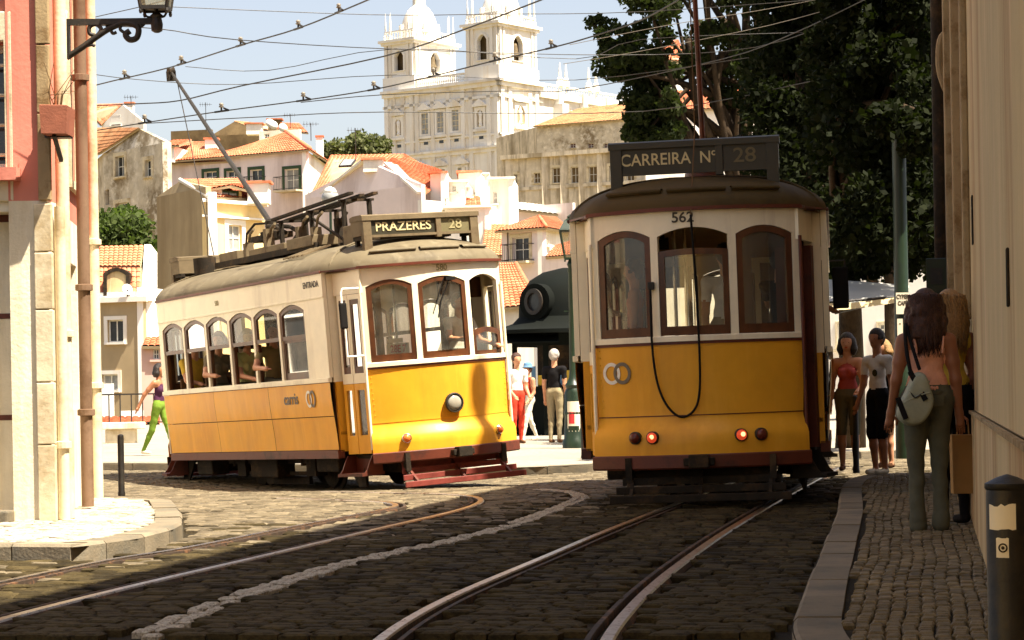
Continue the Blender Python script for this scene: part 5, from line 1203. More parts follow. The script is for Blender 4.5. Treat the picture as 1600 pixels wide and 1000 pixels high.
# street lamp
p = on(897, 700, .1); SL = thing('street_lamp', 'green cast iron street lamp with four sided lantern between the trams', 'lamp', p)
hh = (700-404)*p.y/FPX
mb = MB(); mb.lathe([(.20,0),(.20,.12),(.17,.16),(.155,.55),(.17,.6),(.155,.64),(.15,.95),(.12,1.02),(.14,1.08),(.10,1.14),(.07,1.2),(.055,1.35),(.045,hh-.25),(.06,hh-.22),(.05,hh-.15),(.07,hh-.1),(.03,hh)], 18); mb.build('post', 'iron_green', SL, smooth='auto')
mb = MB()
for sx in (-1, 1): mb.bar((0,0,hh-.9), (sx*.13,0,hh-.9), .02, .02)
mb.build('ladder_bar', 'iron_green', SL)
lan(SL, Vector((0,0,hh)), .14, .25, .48, .28, 'iron_green')
def wrap(T, r, z0, z1, m, a0=-2.3, a1=-.85, name='poster'): sticker(T, a0, a1, z0, z1, r, m, name)
wrap(SL, .163, .28, .8, 'paper'); wrap(SL, .165, .42, .62, 'paper_red', -2.1, -1.5, 'poster_print'); wrap(SL, .165, .3, .38, 'iron_green', -2.2, -1.0, 'poster_print')
# green pole with notices
gp = XY(1411, 30.5); gp.z = .1; GP = thing('street_pole', 'thick green steel pole with CYBER CAFÉ notice behind the women', 'pole', gp)
mb = MB(); mb.lathe([(.11,0),(.11,1.5),(.095,1.55),(.09,4.5),(.05,4.55)], 18); mb.build('shaft', 'iron_green', GP, smooth='auto')
def onpole(px, py): w_ = W(px, py, 30.4); return w_-gp
def notice(y0, y1, x0, x1, lines, sz):
    a, b = onpole(x0, y1), onpole(x1, y0); mb = MB(); yy = -.115; mb.box(a.x, b.x, yy-.004, yy, a.z, b.z); n_ = mb.build('notice', 'paper', GP)
    for k, t in enumerate(lines): text(t, sz, GP, 'letter_dark', frame_mat(((a.x+b.x)/2, yy-.006, b.z-(b.z-a.z)*(.2+.3*k)), (1,0,0), (0,0,1)), sx=.72, bold=.003, ext=.001)
notice(457, 491, 1400, 1420, ('CYBER', 'CAFÉ'), .075); notice(498, 530, 1402, 1410, ('...',), .05)
# kiosk
kc = XY(886, 51.5); kc.z = .14; KI = thing('kiosk', 'dark green kiosk with domed roof and oval window behind the lamp', 'kiosk', kc)
n8 = lambda r, z, k=8: [(r*math.cos(PI/8+2*PI*i/k), r*math.sin(PI/8+2*PI*i/k), z) for i in range(k)]
mb = MB()
for i in range(8):
    a = Vector(n8(1.25, 0)[i]); mb.bar(a, a+Vector((0,0,2.25)), .12, .12, up=(1,0,0))
mb.build('column', 'kiosk_green', KI)
mb = MB(); mb.grid([n8(1.2,0), n8(1.2,1.0), n8(1.25,1.02), n8(1.25,1.06)], close=True); mb.build('counter', 'kiosk_green', KI)
mb = MB(); mb.grid([n8(1.15,1.95), n8(1.3,1.95), n8(1.3,2.3), n8(1.15,2.3)], close=True); mb.build('frieze', 'kiosk_green', KI)
mb = MB(); mb.grid([n8(.7,.0), n8(.7,2.2)], close=True); mb.build('stock_shelves', 'gear', KI)
prof = [(1.85,2.22),(1.85,2.3),(1.5,2.36),(1.2,2.46),(1.06,2.6),(1.05,2.85),(.98,3.15),(.8,3.42),(.5,3.6),(.15,3.68),(.05,3.7)]
mb = MB(); mb.lathe(prof, 24); mb.build('roof', 'kiosk_green', KI, smooth='auto')
a = -2.25; od = Vector((math.cos(a), math.sin(a), 0)); oc = od*1.0+Vector((0,0,2.92)); sd_ = Vector((-od.y, od.x, 0))
Fo = lambda x, y, k: oc+sd_*x+Vector((0,0,y))+od*k
ell = lambda rx, rz: [(rx*math.cos(2*PI*i/24), rz*math.sin(2*PI*i/24)) for i in range(24)]
mb = MB(); mb.ringF(Fo, ell(.42,.40), ell(.24,.28), -.3, .12); mb.build('dormer', 'kiosk_green', KI, smooth='auto')
mb = MB(); mb.ringF(Fo, ell(.25,.29), ell(.17,.2), .0, .17); mb.build('oval_frame', 'iron', KI, smooth='auto'); mb = MB(); mb.add([Fo(x, y, .1) for x, y in ell(.2,.23)], [tuple(range(24))]); mb.build('oval_pane', 'pane', KI)
mb = MB(); mb.prism([(-1.9,-1.1,2.0),(-.2,-1.75,2.0),(-.2,-1.1,2.2),(-1.6,-.6,2.2)], (0,0,.03)); mb.build('awning', 'kiosk_green', KI)
mb = MB()
for i in range(14): mb.box(-1.1+.15*i, -1.0+.15*i, -.95, -.9, 1.08, 1.3+.1*(i % 3), i % 4)
mb.build('magazines', ['paper', 'paper_red', 'c_blue', 'c_yellow'], KI)
# stone bench
p = on(188, 692, .1); BE = thing('bench', 'white stone bench on the square beyond the slim bollard', 'bench', (p.x, p.y, p.z))
mb = MB(); mb.box(-1.0, .52, -.25, .25, .30, .45); mb.build('seat', 'pl_white', BE, bev=.02); mb = MB(); mb.box(-.3, .35, -.17, .17, 0, .3); mb.build('support', 'stone_lime', BE, bev=.02)
# railing at the edge of the square
y_ = 76.0; RL = thing('railing', 'black iron railing at the edge of the sunlit square', 'railing', (-13, y_, gz(-13, y_)+.1))
mb = MB(); mb.bar((-4,0,1.05), (26,0,1.05), .05, .05); mb.build('top_rail', 'iron', RL); mb = MB(); mb.bar((-4,0,.12), (26,0,.12), .04, .04); mb.build('bottom_rail', 'iron', RL)
vis = bpy.data.meshes.new('baluster'); mb = MB(); mb.box(-.018,.018,-.018,.018,.0,1.05); ob0 = mb.build('baluster', 'iron', RL); ob0.location = (-4, 0, 0)
for i in range(1, 82):
    o = ob0.copy(); COL.objects.link(o); o.location = (-4+.37*i, 0, 0)
# awning on the right with its frame, house front behind
aw = XY(1350, 35); AW = thing('awning', 'pale canvas awning stretched beside the shaded tram', 'awning', (aw.x, aw.y, .1))
a_ = lambda px, py, Y: W(px, py, Y)-Vector((aw.x, aw.y, .1))
top = [a_(1285,432,32.30), a_(1420,447,32.30), a_(1425,440,35.30), a_(1285,428,35.30)]; 
rows = [[a_(1285,474,31.30), a_(1320,474,31.30), a_(1360,470,31.30), a_(1420,462,31.30)], [a_(1285,455,32.00), a_(1320,456,32.00), a_(1360,456,32.00), a_(1420,452,32.00)], [a_(1285,436,33.30), a_(1320,438,33.30), a_(1360,441,33.30), a_(1420,446,33.30)], [a_(1285,440,35.30), a_(1320,442,35.30), a_(1360,444,35.30), a_(1420,449,35.30)]]
mb = MB(); mb.grid(rows); mb.build('canvas', 'canvas', AW, smooth=True)
mb = MB(); mb.grid([[p+Vector((0,-.02,.0)) for p in rows[0]], [a_(1285,484,31.25), a_(1320,484,31.25), a_(1360,479,31.25), a_(1420,470,31.25)]]); mb.build('valance', 'canvas_cream', AW)
mb = MB()
for px in (1290, 1415):
    t_ = a_(px, 466, 33.6); mb.tube([(t_.x, t_.y, 0), t_], .03, 8)
mb.tube([rows[0][0], rows[0][3]], .02, 6); mb.tube([a_(1305,490,31.80), a_(1400,468,33.80)], .012, 6); mb.build('frame', 'iron', AW)

# ================================================================== overhead wires
def wire(label, pts, z, r=.010, hang=(), m='iron', hm='insul', group='overhead tram wires'):
    P = [Wz(px, py, zz_) if not isinstance(zz_, tuple) else W(px, py, zz_[0]) for (px, py), zz_ in zip(pts, z if isinstance(z, list) else [z]*len(pts))]
    T = thing('overhead_wire', label, 'wire', P[0]); Q = [p-P[0] for p in P]
    mb = MB(); mb.tube(catmull(Q, 4) if len(Q) > 2 else Q, r, 6); mb.build('cable', m, T)
    def near(px):
        for a, b, (ax, ay), (bx, by) in zip(Q[:-1], Q[1:], pts[:-1], pts[1:]):
            if min(ax, bx) <= px <= max(ax, bx): return a.lerp(b, (px-ax)/(bx-ax+1e-9))
        return Q[0]
    for px in hang:
        c = near(px); d = (near(px+6)-near(px-6)); d = d.normalized() if d.length > 1e-6 else Vector((1,0,0)); k = (P[0]+c).y/40
        mb = MB(); mb.bar(c-d*.17*k, c+d*.17*k, .03*k, .03*k); mb.tube([c, c+Vector((0,0,.07*k))], .018*k, 6); mb.bar(c+d*.06*k+Vector((0,0,.05*k)), c+d*.19*k, .02*k, .03*k); mb.build('hanger', 'iron', T)
        mb = MB(); mb.lathe([(.015*k,0),(.05*k,.015*k),(.03*k,.04*k),(.045*k,.06*k),(.02*k,.085*k)], 8, c+Vector((0,0,.06*k))); mb.build('insulator', hm, T, smooth=True)
    return T
wire('trolley wire touching the raised pole of the sunlit tram', [(60,160),(150,133),(267,105),(375,71),(467,44),(570,2),(640,-28)], 6.0, hang=(196, 284, 376, 466, 531))
wire('feeder cable sagging below the trolley wire on the left', [(60,168),(145,165),(216,162),(282,157),(378,134),(600,88),(720,48),(840,2),(900,-22)], 6.6, .012, hang=())
wire('trolley wire crossing in front of the church towers', [(100,212),(225,192),(345,174),(473,157),(583,140),(676,119),(772,95),(860,75),(922,58),(1000,32),(1060,0)], 6.2, .011, hang=(226, 346, 474, 584, 677, 773, 861))
wire('span wire running from the wall lantern towards the church', [(110,38),(248,45),(369,62),(620,77),(960,86),(1180,74),(1350,16)], [5.9, 6, 6, 6.6, 6.6, 6.6, 6.6], .007, hang=())
wire('short stay wire behind the wall lantern', [(100,40),(143,28),(218,11),(260,0)], 6.3, .006)
wire('span wire at mid height across the sky on the left', [(120,112),(212,124),(373,132),(620,117),(900,125),(1170,90)], 6.1, .006)
wire('dark level wire across the church front', [(225,193),(420,182),(600,175),(1005,174),(1300,120)], 6.3, .009)
wire('thin wire high across the bell towers', [(250,10),(580,23),(770,22),(1010,18),(1400,-10)], 6.8, .006)
wire('thin wire ending at the tall tree', [(470,160),(600,148),(800,142),(900,140),(1130,92),(1240,52),(1350,0)], 6.2, .008, hang=())
wire('thin span wire below the bell chambers', [(290,104),(420,110),(620,76),(900,92),(1000,62),(1280,50)], 6.5, .006, hang=())
wire('bright wire through the dark tree on the right', [(880,100),(1000,80),(1200,40),(1345,0),(1420,-20)], 6.4, .005, m='insul', hang=())
wire('bright lower wire through the dark tree on the right', [(890,70),(1040,40),(1200,14),(1340,-14)], 6.6, .005, m='insul')
# ================================================================== roofs and houses on the hillside
def tile_roof(T, e0, e1, r1, r0, m='tile', pitch=.26, course=.42, name='roof', amp=.055):
    # eave e0->e1, ridge r0->r1 (all Vectors); barrel tiles laid in courses
    e0, e1, r0, r1 = map(Vector, (e0, e1, r0, r1)); L = max((e1-e0).length, (r1-r0).length); Hs = ((r0+r1)/2-(e0+e1)/2).length
    nc = max(2, int(L/pitch)); nr = max(1, int(Hs/course)); nrm = (e1-e0).cross(r0-e0)
    if nrm.length < 1e-6: nrm = (e1-e0).cross(r1-e0)
    nrm.normalize()
    if nrm.z < 0: nrm = -nrm
    prof = [(0,0),(.22,.85),(.5,1.0),(.78,.85)]; rows = []
    for j in range(nr):
        for t, lift in ((j/nr, .035), ((j+1)/nr, 0.0)):
            row = []
            for i in range(nc):
                for u, h in prof:
                    s_ = (i+u)/nc; p = (e0.lerp(e1, s_)).lerp(r0.lerp(r1, s_), t); row.append(p+nrm*(amp*h+lift))
            row.append(e1.lerp(r1, t)+nrm*lift); rows.append(row)
    mb = MB(); mb.grid(rows); o = mb.build(name, m, T, world=True)
    mb = MB(); mb.prism([e0, e1, r1, r0], -nrm*.12); mb.build('roof_deck', 'pl_gable', T, world=True)
    return o
def ridge(T, p, q, m='tile', r=.11):
    mb = MB(); mb.tube([p, q], r, 8); mb.build('ridge_tiles', m, T, world=True, smooth=True)
def chimney(T, px, y0, y1, Y, w=.7, m='pl_bright'):
    a, b = W(px, y1, Y), W(px, y0, Y); mb = MB(); mb.box(a.x-w/2, a.x+w/2, Y-w/2, Y+w/2, a.z-.3, b.z-.12); c = mb.build('chimney', m, T, world=True)
    mb = MB(); mb.box(a.x-w*.62, a.x+w*.62, Y-w*.62, Y+w*.62, b.z-.12, b.z); mb.build('chimney_cap', 'tile', T, world=True)
def house(label, px, Y, z=0): p = XY(px, Y); return thing('house', label, 'house', (p.x, p.y, z))
def zat(px, py, Y): return W(px, py, Y).z
def pxop(Px0, Y0, Px1, Y1, wins, z0, **kw):
    # windows given in photograph pixels on a wall from (Px0,Y0) to (Px1,Y1)
    A = W(Px0, 615, Y0); B = W(Px1, 615, Y1); A.z = B.z = 0; L = (B-A).length; d = (B-A)/L; out = []
    def u(px): a = (px-800)/FPX; t = (a*A.y-A.x)/(d.x-a*d.y); return t
    for w_ in wins:
        x0, x1, y0, y1 = w_[:4]; o = dict(w_[4]) if len(w_) > 4 else {}
        ua_, ub = u(x0), u(x1); Ya = (A+d*(ua_+ub)/2).y; out.append((ua_, ub, zat(x0, y1, Ya)-z0, zat(x0, y0, Ya)-z0, o))
    return (A.x, A.y), (B.x, B.y), out
def wallpx(T, Px0, Y0, Px1, Y1, ytop, zbot, m, wins=(), **kw):
    z1 = zat(Px0, ytop, Y0); A, B, o = pxop(Px0, Y0, Px1, Y1, wins, zbot); facade(T, A, B, zbot, z1, m, o, **kw); return Vector((*A, z1)), Vector((*B, z1))
def gable(T, a, b, ap, m, th=.3):   # triangular wall a,b base, ap apex (Vectors)
    d = (b-a); n = Vector((d.y, -d.x, 0)).normalized(); mb = MB(); mb.prism([a-n*0, b, ap], -n*th); mb.build('gable', m, T, world=True)
V = Vector
# --- grey stone gabled house, upper left
Y = 150; T = house('weathered grey stone gabled house with old tile roof behind the bushes', 205, Y)
a, b = wallpx(T, 168, Y, 268, Y-6, 240, -3, 'pl_old', [(187,201,244,276), (233,243,250,276), (186,206,317,338), (170,176,296,320,{'blind':1})], surround='stone_lime', sw=.25, depth=.25)
ap = W(219, 202, Y-3); gable(T, a, b, ap, 'pl_old')
a2 = W(142, 230, Y+7); a2.z = a.z; apb = ap+V((-2.2, 10, 0)); facade(T, (a2.x, a2.y), (a.x, a.y), -3, a.z, 'pl_old', [])
l0 = W(140, 240, Y+9); tile_roof(T, V((a2.x-2, a2.y, a.z)), a+V((-.2,-.3,0)), ap+V((0,-.3,.05)), W(140, 200, Y+9), 'tile_old', pitch=.3)
facade(T, (b.x, b.y), (b.x+b.x/b.y*11-.6, b.y+11), -3, b.z, 'pl_old', [])
# --- white gabled house at the top left
Y = 190; T = house('small white gabled house on the skyline at the far left', 185, Y)
a, b = wallpx(T, 166, Y, 232, Y-2, 196, 4, 'pl_bright', [(181,196,180,196)], frame='brown_paint', depth=.25)
gable(T, a, b, W(192, 164, Y-1), 'pl_bright'); tile_roof(T, W(140,178,Y+2), a+V((0,-.2,0)), W(192,162,Y-.2), W(150,163,Y+6), 'tile', pitch=.35); chimney(T, 203, 160, 178, Y+2)
# --- brown gabled house on the skyline
Y = 215; T = house('large dark brown gabled house on the skyline behind the orange roofs', 370, Y)
a, b = wallpx(T, 336, Y, 424, Y-1, 212, 6, 'pl_brown', []); gable(T, a, b, W(366, 190, Y), 'pl_brown')
wallpx(T, 274, Y+3, 338, Y+2, 205, 6, 'pl_brown', []); tile_roof(T, b+V((0,-.1,0)), W(470,208,Y+5), W(440,196,Y+10), W(366,189,Y), 'tile_old', pitch=.4); chimney(T, 430, 186, 205, Y, 1.2, 'pl_brown'); chimney(T, 398, 193, 206, Y-3, 1.4)
Y = 205; T = house('white roof terrace with dishes beside the brown gable', 445, Y)
wallpx(T, 412, Y, 476, Y-1, 205, 6, 'pl_bright', [(420,428,209,216)], depth=.2); tile_roof(T, W(432,202,Y-.2), W(482,208,Y-.2), W(468,193,Y+4), W(438,192,Y+4), 'tile', pitch=.4)
for px, py in ((422,193), (427,196), (442,200)):
    c = W(px, py, Y-1.5); mb = MB(); mb.lathe([(.06,-.12),(.35,-.04),(.42,.05)], 14, c, ax=(.4,-.9,.3)); mb.build('satellite_dish', 'white_paint', T, world=True, smooth=True)
# --- long white house with hipped orange roof
Y = 165; T = house('long white house with hipped orange tile roof and balcony', 380, Y)
wins = [(325,345,268,285), (360,379,267,285), (397,416,265,298,{'door':1,'balcony':.9,'bx':.3,'pane':'pane'}), (451,473,264,298,{'door':1,'balcony':.9,'bx':.4,'pane':'pane_light'})]
a, b = wallpx(T, 258, Y+4, 485, Y-3, 255, -2, 'pl_lilac', wins, surround='green_wood', sw=.22, frame='white_paint', depth=.25)
c = W(512, 249, Y+8); facade(T, (b.x, b.y), (c.x, c.y), -2, b.z, 'pl_bright', [])
apx = W(446, 206, Y+5); apx2 = W(300, 222, Y+16); c.z = b.z
tile_roof(T, a+V((-.4,-.5,0)), b+V((.3,-.5,0)), apx, W(352, 240, Y+2.5)); tile_roof(T, b+V((.3,-.5,0)), c+V((.5,0,0)), apx+V((.01,0,0)), apx); ridge(T, b+V((.3,-.5,.1)), apx, r=.16)
tile_roof(T, W(258,256,Y+3.2), W(360,252,Y+.5), W(330,222,Y+8), W(282,222,Y+9)); chimney(T, 331, 216, 232, Y+6, .9); chimney(T, 500, 212, 240, Y+3, .5)
# its dormer at the left
D = house('white roof dormer with brown window at the left end of the orange roof', 268, Y); a, b = wallpx(D, 258, Y+2.6, 279, Y+2.4, 229, zat(258,254,Y+2.6), 'pl_bright', [(261,277,231,252)], frame='brown_paint', depth=.15)
facade(D, (b.x, b.y), (b.x+.8, b.y+5), zat(258,254,Y+2.6), b.z, 'pl_bright', []); tile_roof(D, a+V((-.3,-.3,0)), b+V((.4,-.3,0)), b+V((.6,5,1.0)), a+V((.2,5,1.0)))
# --- yellow house with tan gable in front
Y = 118; T = house('yellow fronted house with tan side gable and tiled dormer', 340, Y)
yb = zat(340, 480, Y)
wl_ = 'pl_gable'; a, b = wallpx(T, 250, Y+5, 327, Y-.5, 308, -4, wl_, []); gable(T, a, b, W(281, 283, Y+2.8), wl_)
wins = [(361,382,352,392,{'pane':'pane_light','surround':'pl_bright','frame':'white_paint'})]
b2, c = wallpx(T, 327, Y-.5, 418, Y+3.0, 312, -4, 'pl_yellow', wins, sw=.28, depth=.2)
mb = MB(); p0, p1 = V((b2.x-.15, b2.y-.2, 0)), V((c.x+.2, c.y-.2, 0))
for z0_, z1_, k in ((312,317,.25), (337,340,.12)):
    mb = MB(); mb.prism([V((p0.x,p0.y-k,zat(327,z1_,Y))), V((p1.x,p1.y-k,zat(327,z1_,Y))), V((p1.x,p1.y+.3,zat(327,z1_,Y))), V((p0.x,p0.y+.3,zat(327,z1_,Y)))], (0,0,zat(327,z0_,Y)-zat(327,z1_,Y))); mb.build('cornice', 'pl_bright', T, world=True)
mb = MB(); q = W(331, 300, Y-.7); mb.box(q.x-.2, q.x+.2, q.y-.15, q.y+.3, -4, q.z); mb.build('corner_pier', 'pl_bright', T, world=True)
rA = W(281, 281, Y+2.6); tile_roof(T, W(328,308,Y-.6), W(412,311,Y+3.0), W(372,279,Y+7), rA, pitch=.24); chimney(T, 405, 284, 310, Y+2, 1.1); ridge(T, W(328,308,Y-.7), rA, 'pl_bright', .12)
D = house('tiled dormer with two light casement on the yellow house', 365, Y); z_ = zat(360,315,Y)
a, b = wallpx(D, 343, Y+.6, 383, Y+1.6, 297, z_, 'pl_yellow', [(349,379,298,313,{'pane':'pane_light','frame':'green_wood','ft':.1})], depth=.1, sill=False)
facade(D, (a.x-.02, a.y+2.6), (a.x-.01, a.y), z_, a.z, 'pl_bright', []); ap = W(361, 281, Y+.4); tile_roof(D, a+V((-.4,-.4,0)), ap+V((0,-.1,-.3)), ap+V((0,2.5,0)), a+V((0,2.8,.4)), pitch=.24); tile_roof(D, ap+V((0,-.1,-.3)), b+V((.5,-.3,0)), b+V((.4,2.8,.4)), ap+V((0,2.5,0)), pitch=.24)
# --- small house with mansard tile roof, lower left
Y = 108; T = house('beige house with mansard tile roof and round dish at lower left', 200, Y)
a, b = wallpx(T, 140, Y, 226, Y-1, 470, -6, 'pl_gable', [(170,195,500,535,{'surround':'pl_bright'}), (160,185,585,610,{'pane':'pane_light','surround':'pl_bright'})], depth=.2, sw=.18, bars=(1,0))
for z0_, z1_, k in ((466,474,.3), (458,466,.05)):
    mb = MB(); mb.prism([V((a.x-.1,a.y-k,zat(140,z1_,Y))), V((b.x+.2,b.y-k,zat(140,z1_,Y))), V((b.x+.2,b.y+1,zat(140,z1_,Y))), V((a.x-.1,a.y+1,zat(140,z1_,Y)))], (0,0,zat(140,z0_,Y)-zat(140,z1_,Y))); mb.build('cornice', 'pl_bright', T, world=True)
e0, e1 = W(140,458,Y+.2), W(220,458,Y-.6); m0, m1 = W(140,417,Y+1.4), W(220,417,Y+.6); tile_roof(T, e0, e1, m1, m0, pitch=.24, course=.35); tile_roof(T, m0+V((0,-.1,0)), m1+V((0,-.1,0)), W(224,384,Y+3.2), W(140,386,Y+4), pitch=.24, course=.35)
mb = MB(); mb.prism([W(221,458,Y-.8), W(226,470,Y-.9), W(236,470,Y+3), W(236,395,Y+4), W(226,382,Y+3)], (.3,0,0)); mb.build('party_wall', 'pl_bright', T, world=True)
facade(T, (b.x, b.y), (b.x+1.4, b.y+7), -6, zat(226,450,Y), 'pl_bright', [])
D = house('arched dormer window set in the mansard tile roof', 184, Y); cz = W(184, 442, Y); mb = MB(); arcp = [(x, z) for x, z in arch(-.55,.55,-.62,.62,.25)]
Fd_ = lambda x, z, k: V((cz.x+x, Y-.3-k, cz.z+z)); mb.ringF(Fd_, arch(-.62,.62,-.62,.7,.28), arch(-.45,.45,-.6,.52,.2), -1.2, .1); mb.build('dormer_frame', 'gear', D, world=True); mb = MB(); lp = arch(-.46,.46,-.6,.53,.2); mb.add([Fd_(x, z, .02) for x, z in lp], [tuple(range(len(lp)))]); mb.build('shutter', 'pl_tan', D, world=True)
sd = W(199, 452, Y-1.0); DS = thing('satellite_dish', 'round white satellite dish below the mansard roof', 'dish', sd); mb = MB(); mb.lathe([(.05,-.12),(.18,-.08),(.26,.0),(.25,.01),(.17,-.06),(.02,-.1)], 18, (0,0,0), ax=(.5,-.8,.25)); mb.build('reflector', 'white_paint', DS, smooth=True); mb = MB(); mb.tube([(0,.05,-.02), (-.05,.3,-.35)], .03, 6); mb.tube([(0,-.1,-.2), (.12,-.3,.02)], .012, 6); mb.build('arm', 'iron', DS)
# low annexes beside it
T = house('low pink annex with small tile roof between the beige house and tram', 238, 104); Y = 104
wallpx(T, 222, Y, 262, Y, 540, -6, 'pl_pink', [(240,250,545,562)], depth=.15); tile_roof(T, W(222,541,Y-.3), W(262,541,Y-.3), W(262,526,Y+2), W(228,528,Y+2), pitch=.24)
T = house('white shed under the railing with red tile strip', 180, 92); Y = 92
wallpx(T, 130, Y, 176, Y, 600, -6, 'pl_bright', []); tile_roof(T, W(130,664,81), W(250,664,81), W(250,652,84), W(130,652,84), pitch=.24, course=.4); wallpx(T, 130, 81.3, 250, 81.3, 664, -6, 'pl_bright', [])
T = house('white cube outhouse beside the low railing', 215, 88); wallpx(T, 188, 88, 222, 88, 642, -6, 'pl_bright', [])
# --- lilac gable house and its terraces (centre)
Y = 140; T = house('house with broad lilac side gable and white coping in the centre', 600, Y)
a, b = wallpx(T, 482, Y+4, 664, Y-4, 310, -3, 'pl_lilac', [])
ap1, ap2 = W(574, 253, Y), W(590, 257, Y-.6)
mb = MB(); d_ = (b-a); n_ = V((d_.y, -d_.x, 0)).normalized(); mb.prism([a, b, W(655,300,Y-3.8), ap2+V((.9,0,.0)), ap2, ap1, a+V((0,0,.2))], -n_*.35); mb.build('gable', 'pl_lilac', T, world=True)
mb = MB(); mb.bar(ap2+V((.6,-.1,.05)), W(657,301,Y-4.0), .5, .16); mb.bar(ap1+V((-.2,-.1,.1)), W(494,312,Y+3.6), .4, .14); mb.build('coping', 'pl_bright', T, world=True); chimney(T, 584, 248, 262, Y-.2, 1.2)
c = W(800, 330, Y+4); A, B, o = pxop(664, Y-4, 806, Y+3, [(700,706,308,326), (735,740,292,306), (756,768,368,380)], -3)
facade(T, A, B, -3, zat(664,312,Y-4), 'pl_bright', o, depth=.2)
tile_roof(T, W(596,262,Y-1), W(662,306,Y-3.8), W(690,285,Y+8), W(612,246,Y+10), pitch=.3)
Y2 = 152
T = house('orange tile roof with skylight behind the lilac gable', 560, 160)
tile_roof(T, W(488,300,154), W(560,298,150), W(632,241,164), W(516,243,166), pitch=.3); tile_roof(T, W(560,298,150), W(668,262,156), W(632,241,164), W(631,241,164), pitch=.3)
sk = [W(531,268,153.5), W(549,267,153.3), W(556,258,155), W(538,258,155.2)]; mb = MB(); mb.prism([p+V((0,-.3,.25)) for p in sk], (0,-.05,.12)); mb.build('skylight', 'pane_light', T, world=True); mb = MB(); mb.tube([p+V((0,-.35,.3)) for p in sk+sk[:1]], .08, 6); mb.build('skylight_frame', 'iron', T, world=True)
wallpx(T, 488, 154.5, 670, 157, 300, 0, 'pl_lilac', [])
T = house('red roof slope with dormer left of the white terraces', 640, 150)
tile_roof(T, W(600,268,148), W(700,290,147), W(690,266,155), W(630,246,158), pitch=.3); a, b = wallpx(T, 637, 146.5, 650, 146.4, 277, zat(640,292,146.5), 'pl_bright', [(639,648,279,290)], depth=.1, sill=False); tile_roof(T, a+V((-.4,-.3,-.1)), W(645,268,146), W(646,268,149), a+V((-.4,3,0)), 'kiosk_green'); wallpx(T, 600, 149, 712, 149.5, 292, 0, 'pl_lilac', [])
for k, (lab, x0, x1, yt, Yw, wn_, cap) in enumerate([
    ('tall white parapet block nearest the lilac gable', 678, 702, 272, 141, [], 1), ('white terrace block with small square opening', 694, 734, 286, 143, [(712,718,290,300)], 0),
    ('white stepped block behind the terraces', 722, 756, 271, 148, [(746,752,300,312)], 1), ('pale chimney block with brown shutter at the terraces', 742, 768, 274, 152, [(754,763,292,320,{'pane':'brown_paint'})], 0), ('white tower like block at the right of the terraces', 770, 808, 281, 142, [(776,782,300,318)], 0),
    ('low white wall block in front of the terraces', 700, 770, 326, 137, [], 0)]):
    T = house(lab, (x0+x1)/2, Yw); a, b = wallpx(T, x0, Yw, x1, Yw-.6, yt, 0, 'pl_bright', wn_, depth=.15)
    facade(T, (a.x+.0, a.y+5), (a.x, a.y), 0, a.z, 'pl_bright', []); facade(T, (b.x, b.y), (b.x+.3, b.y+5), 0, b.z, 'pl_bright', [])
    mb = MB(); mb.box(a.x-.12, b.x+.12, min(a.y,b.y)-.12, b.y+5, a.z, a.z+.12); mb.build('parapet', 'pl_bright' if not cap else 'tile', T, world=True)
T = house('small tile roof among the white terraces', 740, 139); tile_roof(T, W(728,322,138), W(752,322,138), W(750,308,141), W(728,304,141), pitch=.24); wallpx(T, 728, 138.4, 752, 138.4, 322, 0, 'pl_bright', [])
T = house('long pale roofed building right of the white tower block', 840, 170); wallpx(T, 800, 172, 900, 168, 325, 0, 'pl_lilac', []); tile_roof(T, W(800,327,171), W(872,335,168), W(860,322,178), W(806,316,180), 'pl_bright', pitch=.5)
# --- white house with balcony and orange roof, right of centre
Y = 128; T = house('white house with orange hipped roof and iron balcony left of the lamp', 830, Y)
a, b = wallpx(T, 788, Y, 852, Y-2, 362, -4, 'pl_lilac', [(805,831,371,409,{'door':1,'balcony':.7,'bx':.35,'surround':'stone_lime'})], sw=.2, depth=.25)
c = W(888, 362, Y+2); facade(T, (b.x, b.y), (c.x, c.y), -4, b.z, 'pl_bright', [(.6,1.0,zat(850,376,Y)+4-.35,zat(850,369,Y)+4)], depth=.15)
ap = W(842, 338, Y+3); c.z = b.z; tile_roof(T, a+V((-.4,-.4,0)), b+V((.2,-.5,0)), ap, W(838,339,Y+3.2), pitch=.24); tile_roof(T, b+V((.2,-.5,0)), c+V((.4,-.2,0)), W(868,340,Y+6), ap, pitch=.24); ridge(T, b+V((.2,-.5,.08)), ap)
mb = MB(); q = W(794, 395, Y-.3); mb.tube([V((q.x,q.y,-3)), V((q.x,q.y,a.z))], .06, 6); mb.build('drainpipe', 'gear_light', T, world=True)
T = house('orange roofed wing at the left of the balcony house', 775, 134); tile_roof(T, W(752,398,131), W(790,400,131), W(802,352,138), W(758,350,138), pitch=.24); wallpx(T, 752, 131.3, 792, 131.3, 398, -4, 'pl_bright', []); wallpx(T, 745, 139, 800, 139, 352, -4, 'pl_bright', [])
T = house('low tile roof behind the kiosk', 812, 95); Y = 95; tile_roof(T, W(780,482,Y), W(842,476,Y), W(806,412,Y+6), W(780,412,Y+6), pitch=.22, course=.36); ridge(T, W(842,476,Y), W(806,412,Y+6)); wallpx(T, 780, Y+.3, 842, Y+.3, 480, -6, 'pl_bright', [])
wallpx(T, 842, Y+.2, 900, Y+3, 440, -6, 'pl_bright', [])
T = house('white annex with small tile roof beside the balcony house', 870, 122); wallpx(T, 850, 122, 905, 120, 400, -4, 'pl_lilac', [], depth=.2); tile_roof(T, W(852,402,121.6), W(906,398,119.6), W(900,374,124), W(868,384,124), pitch=.24)
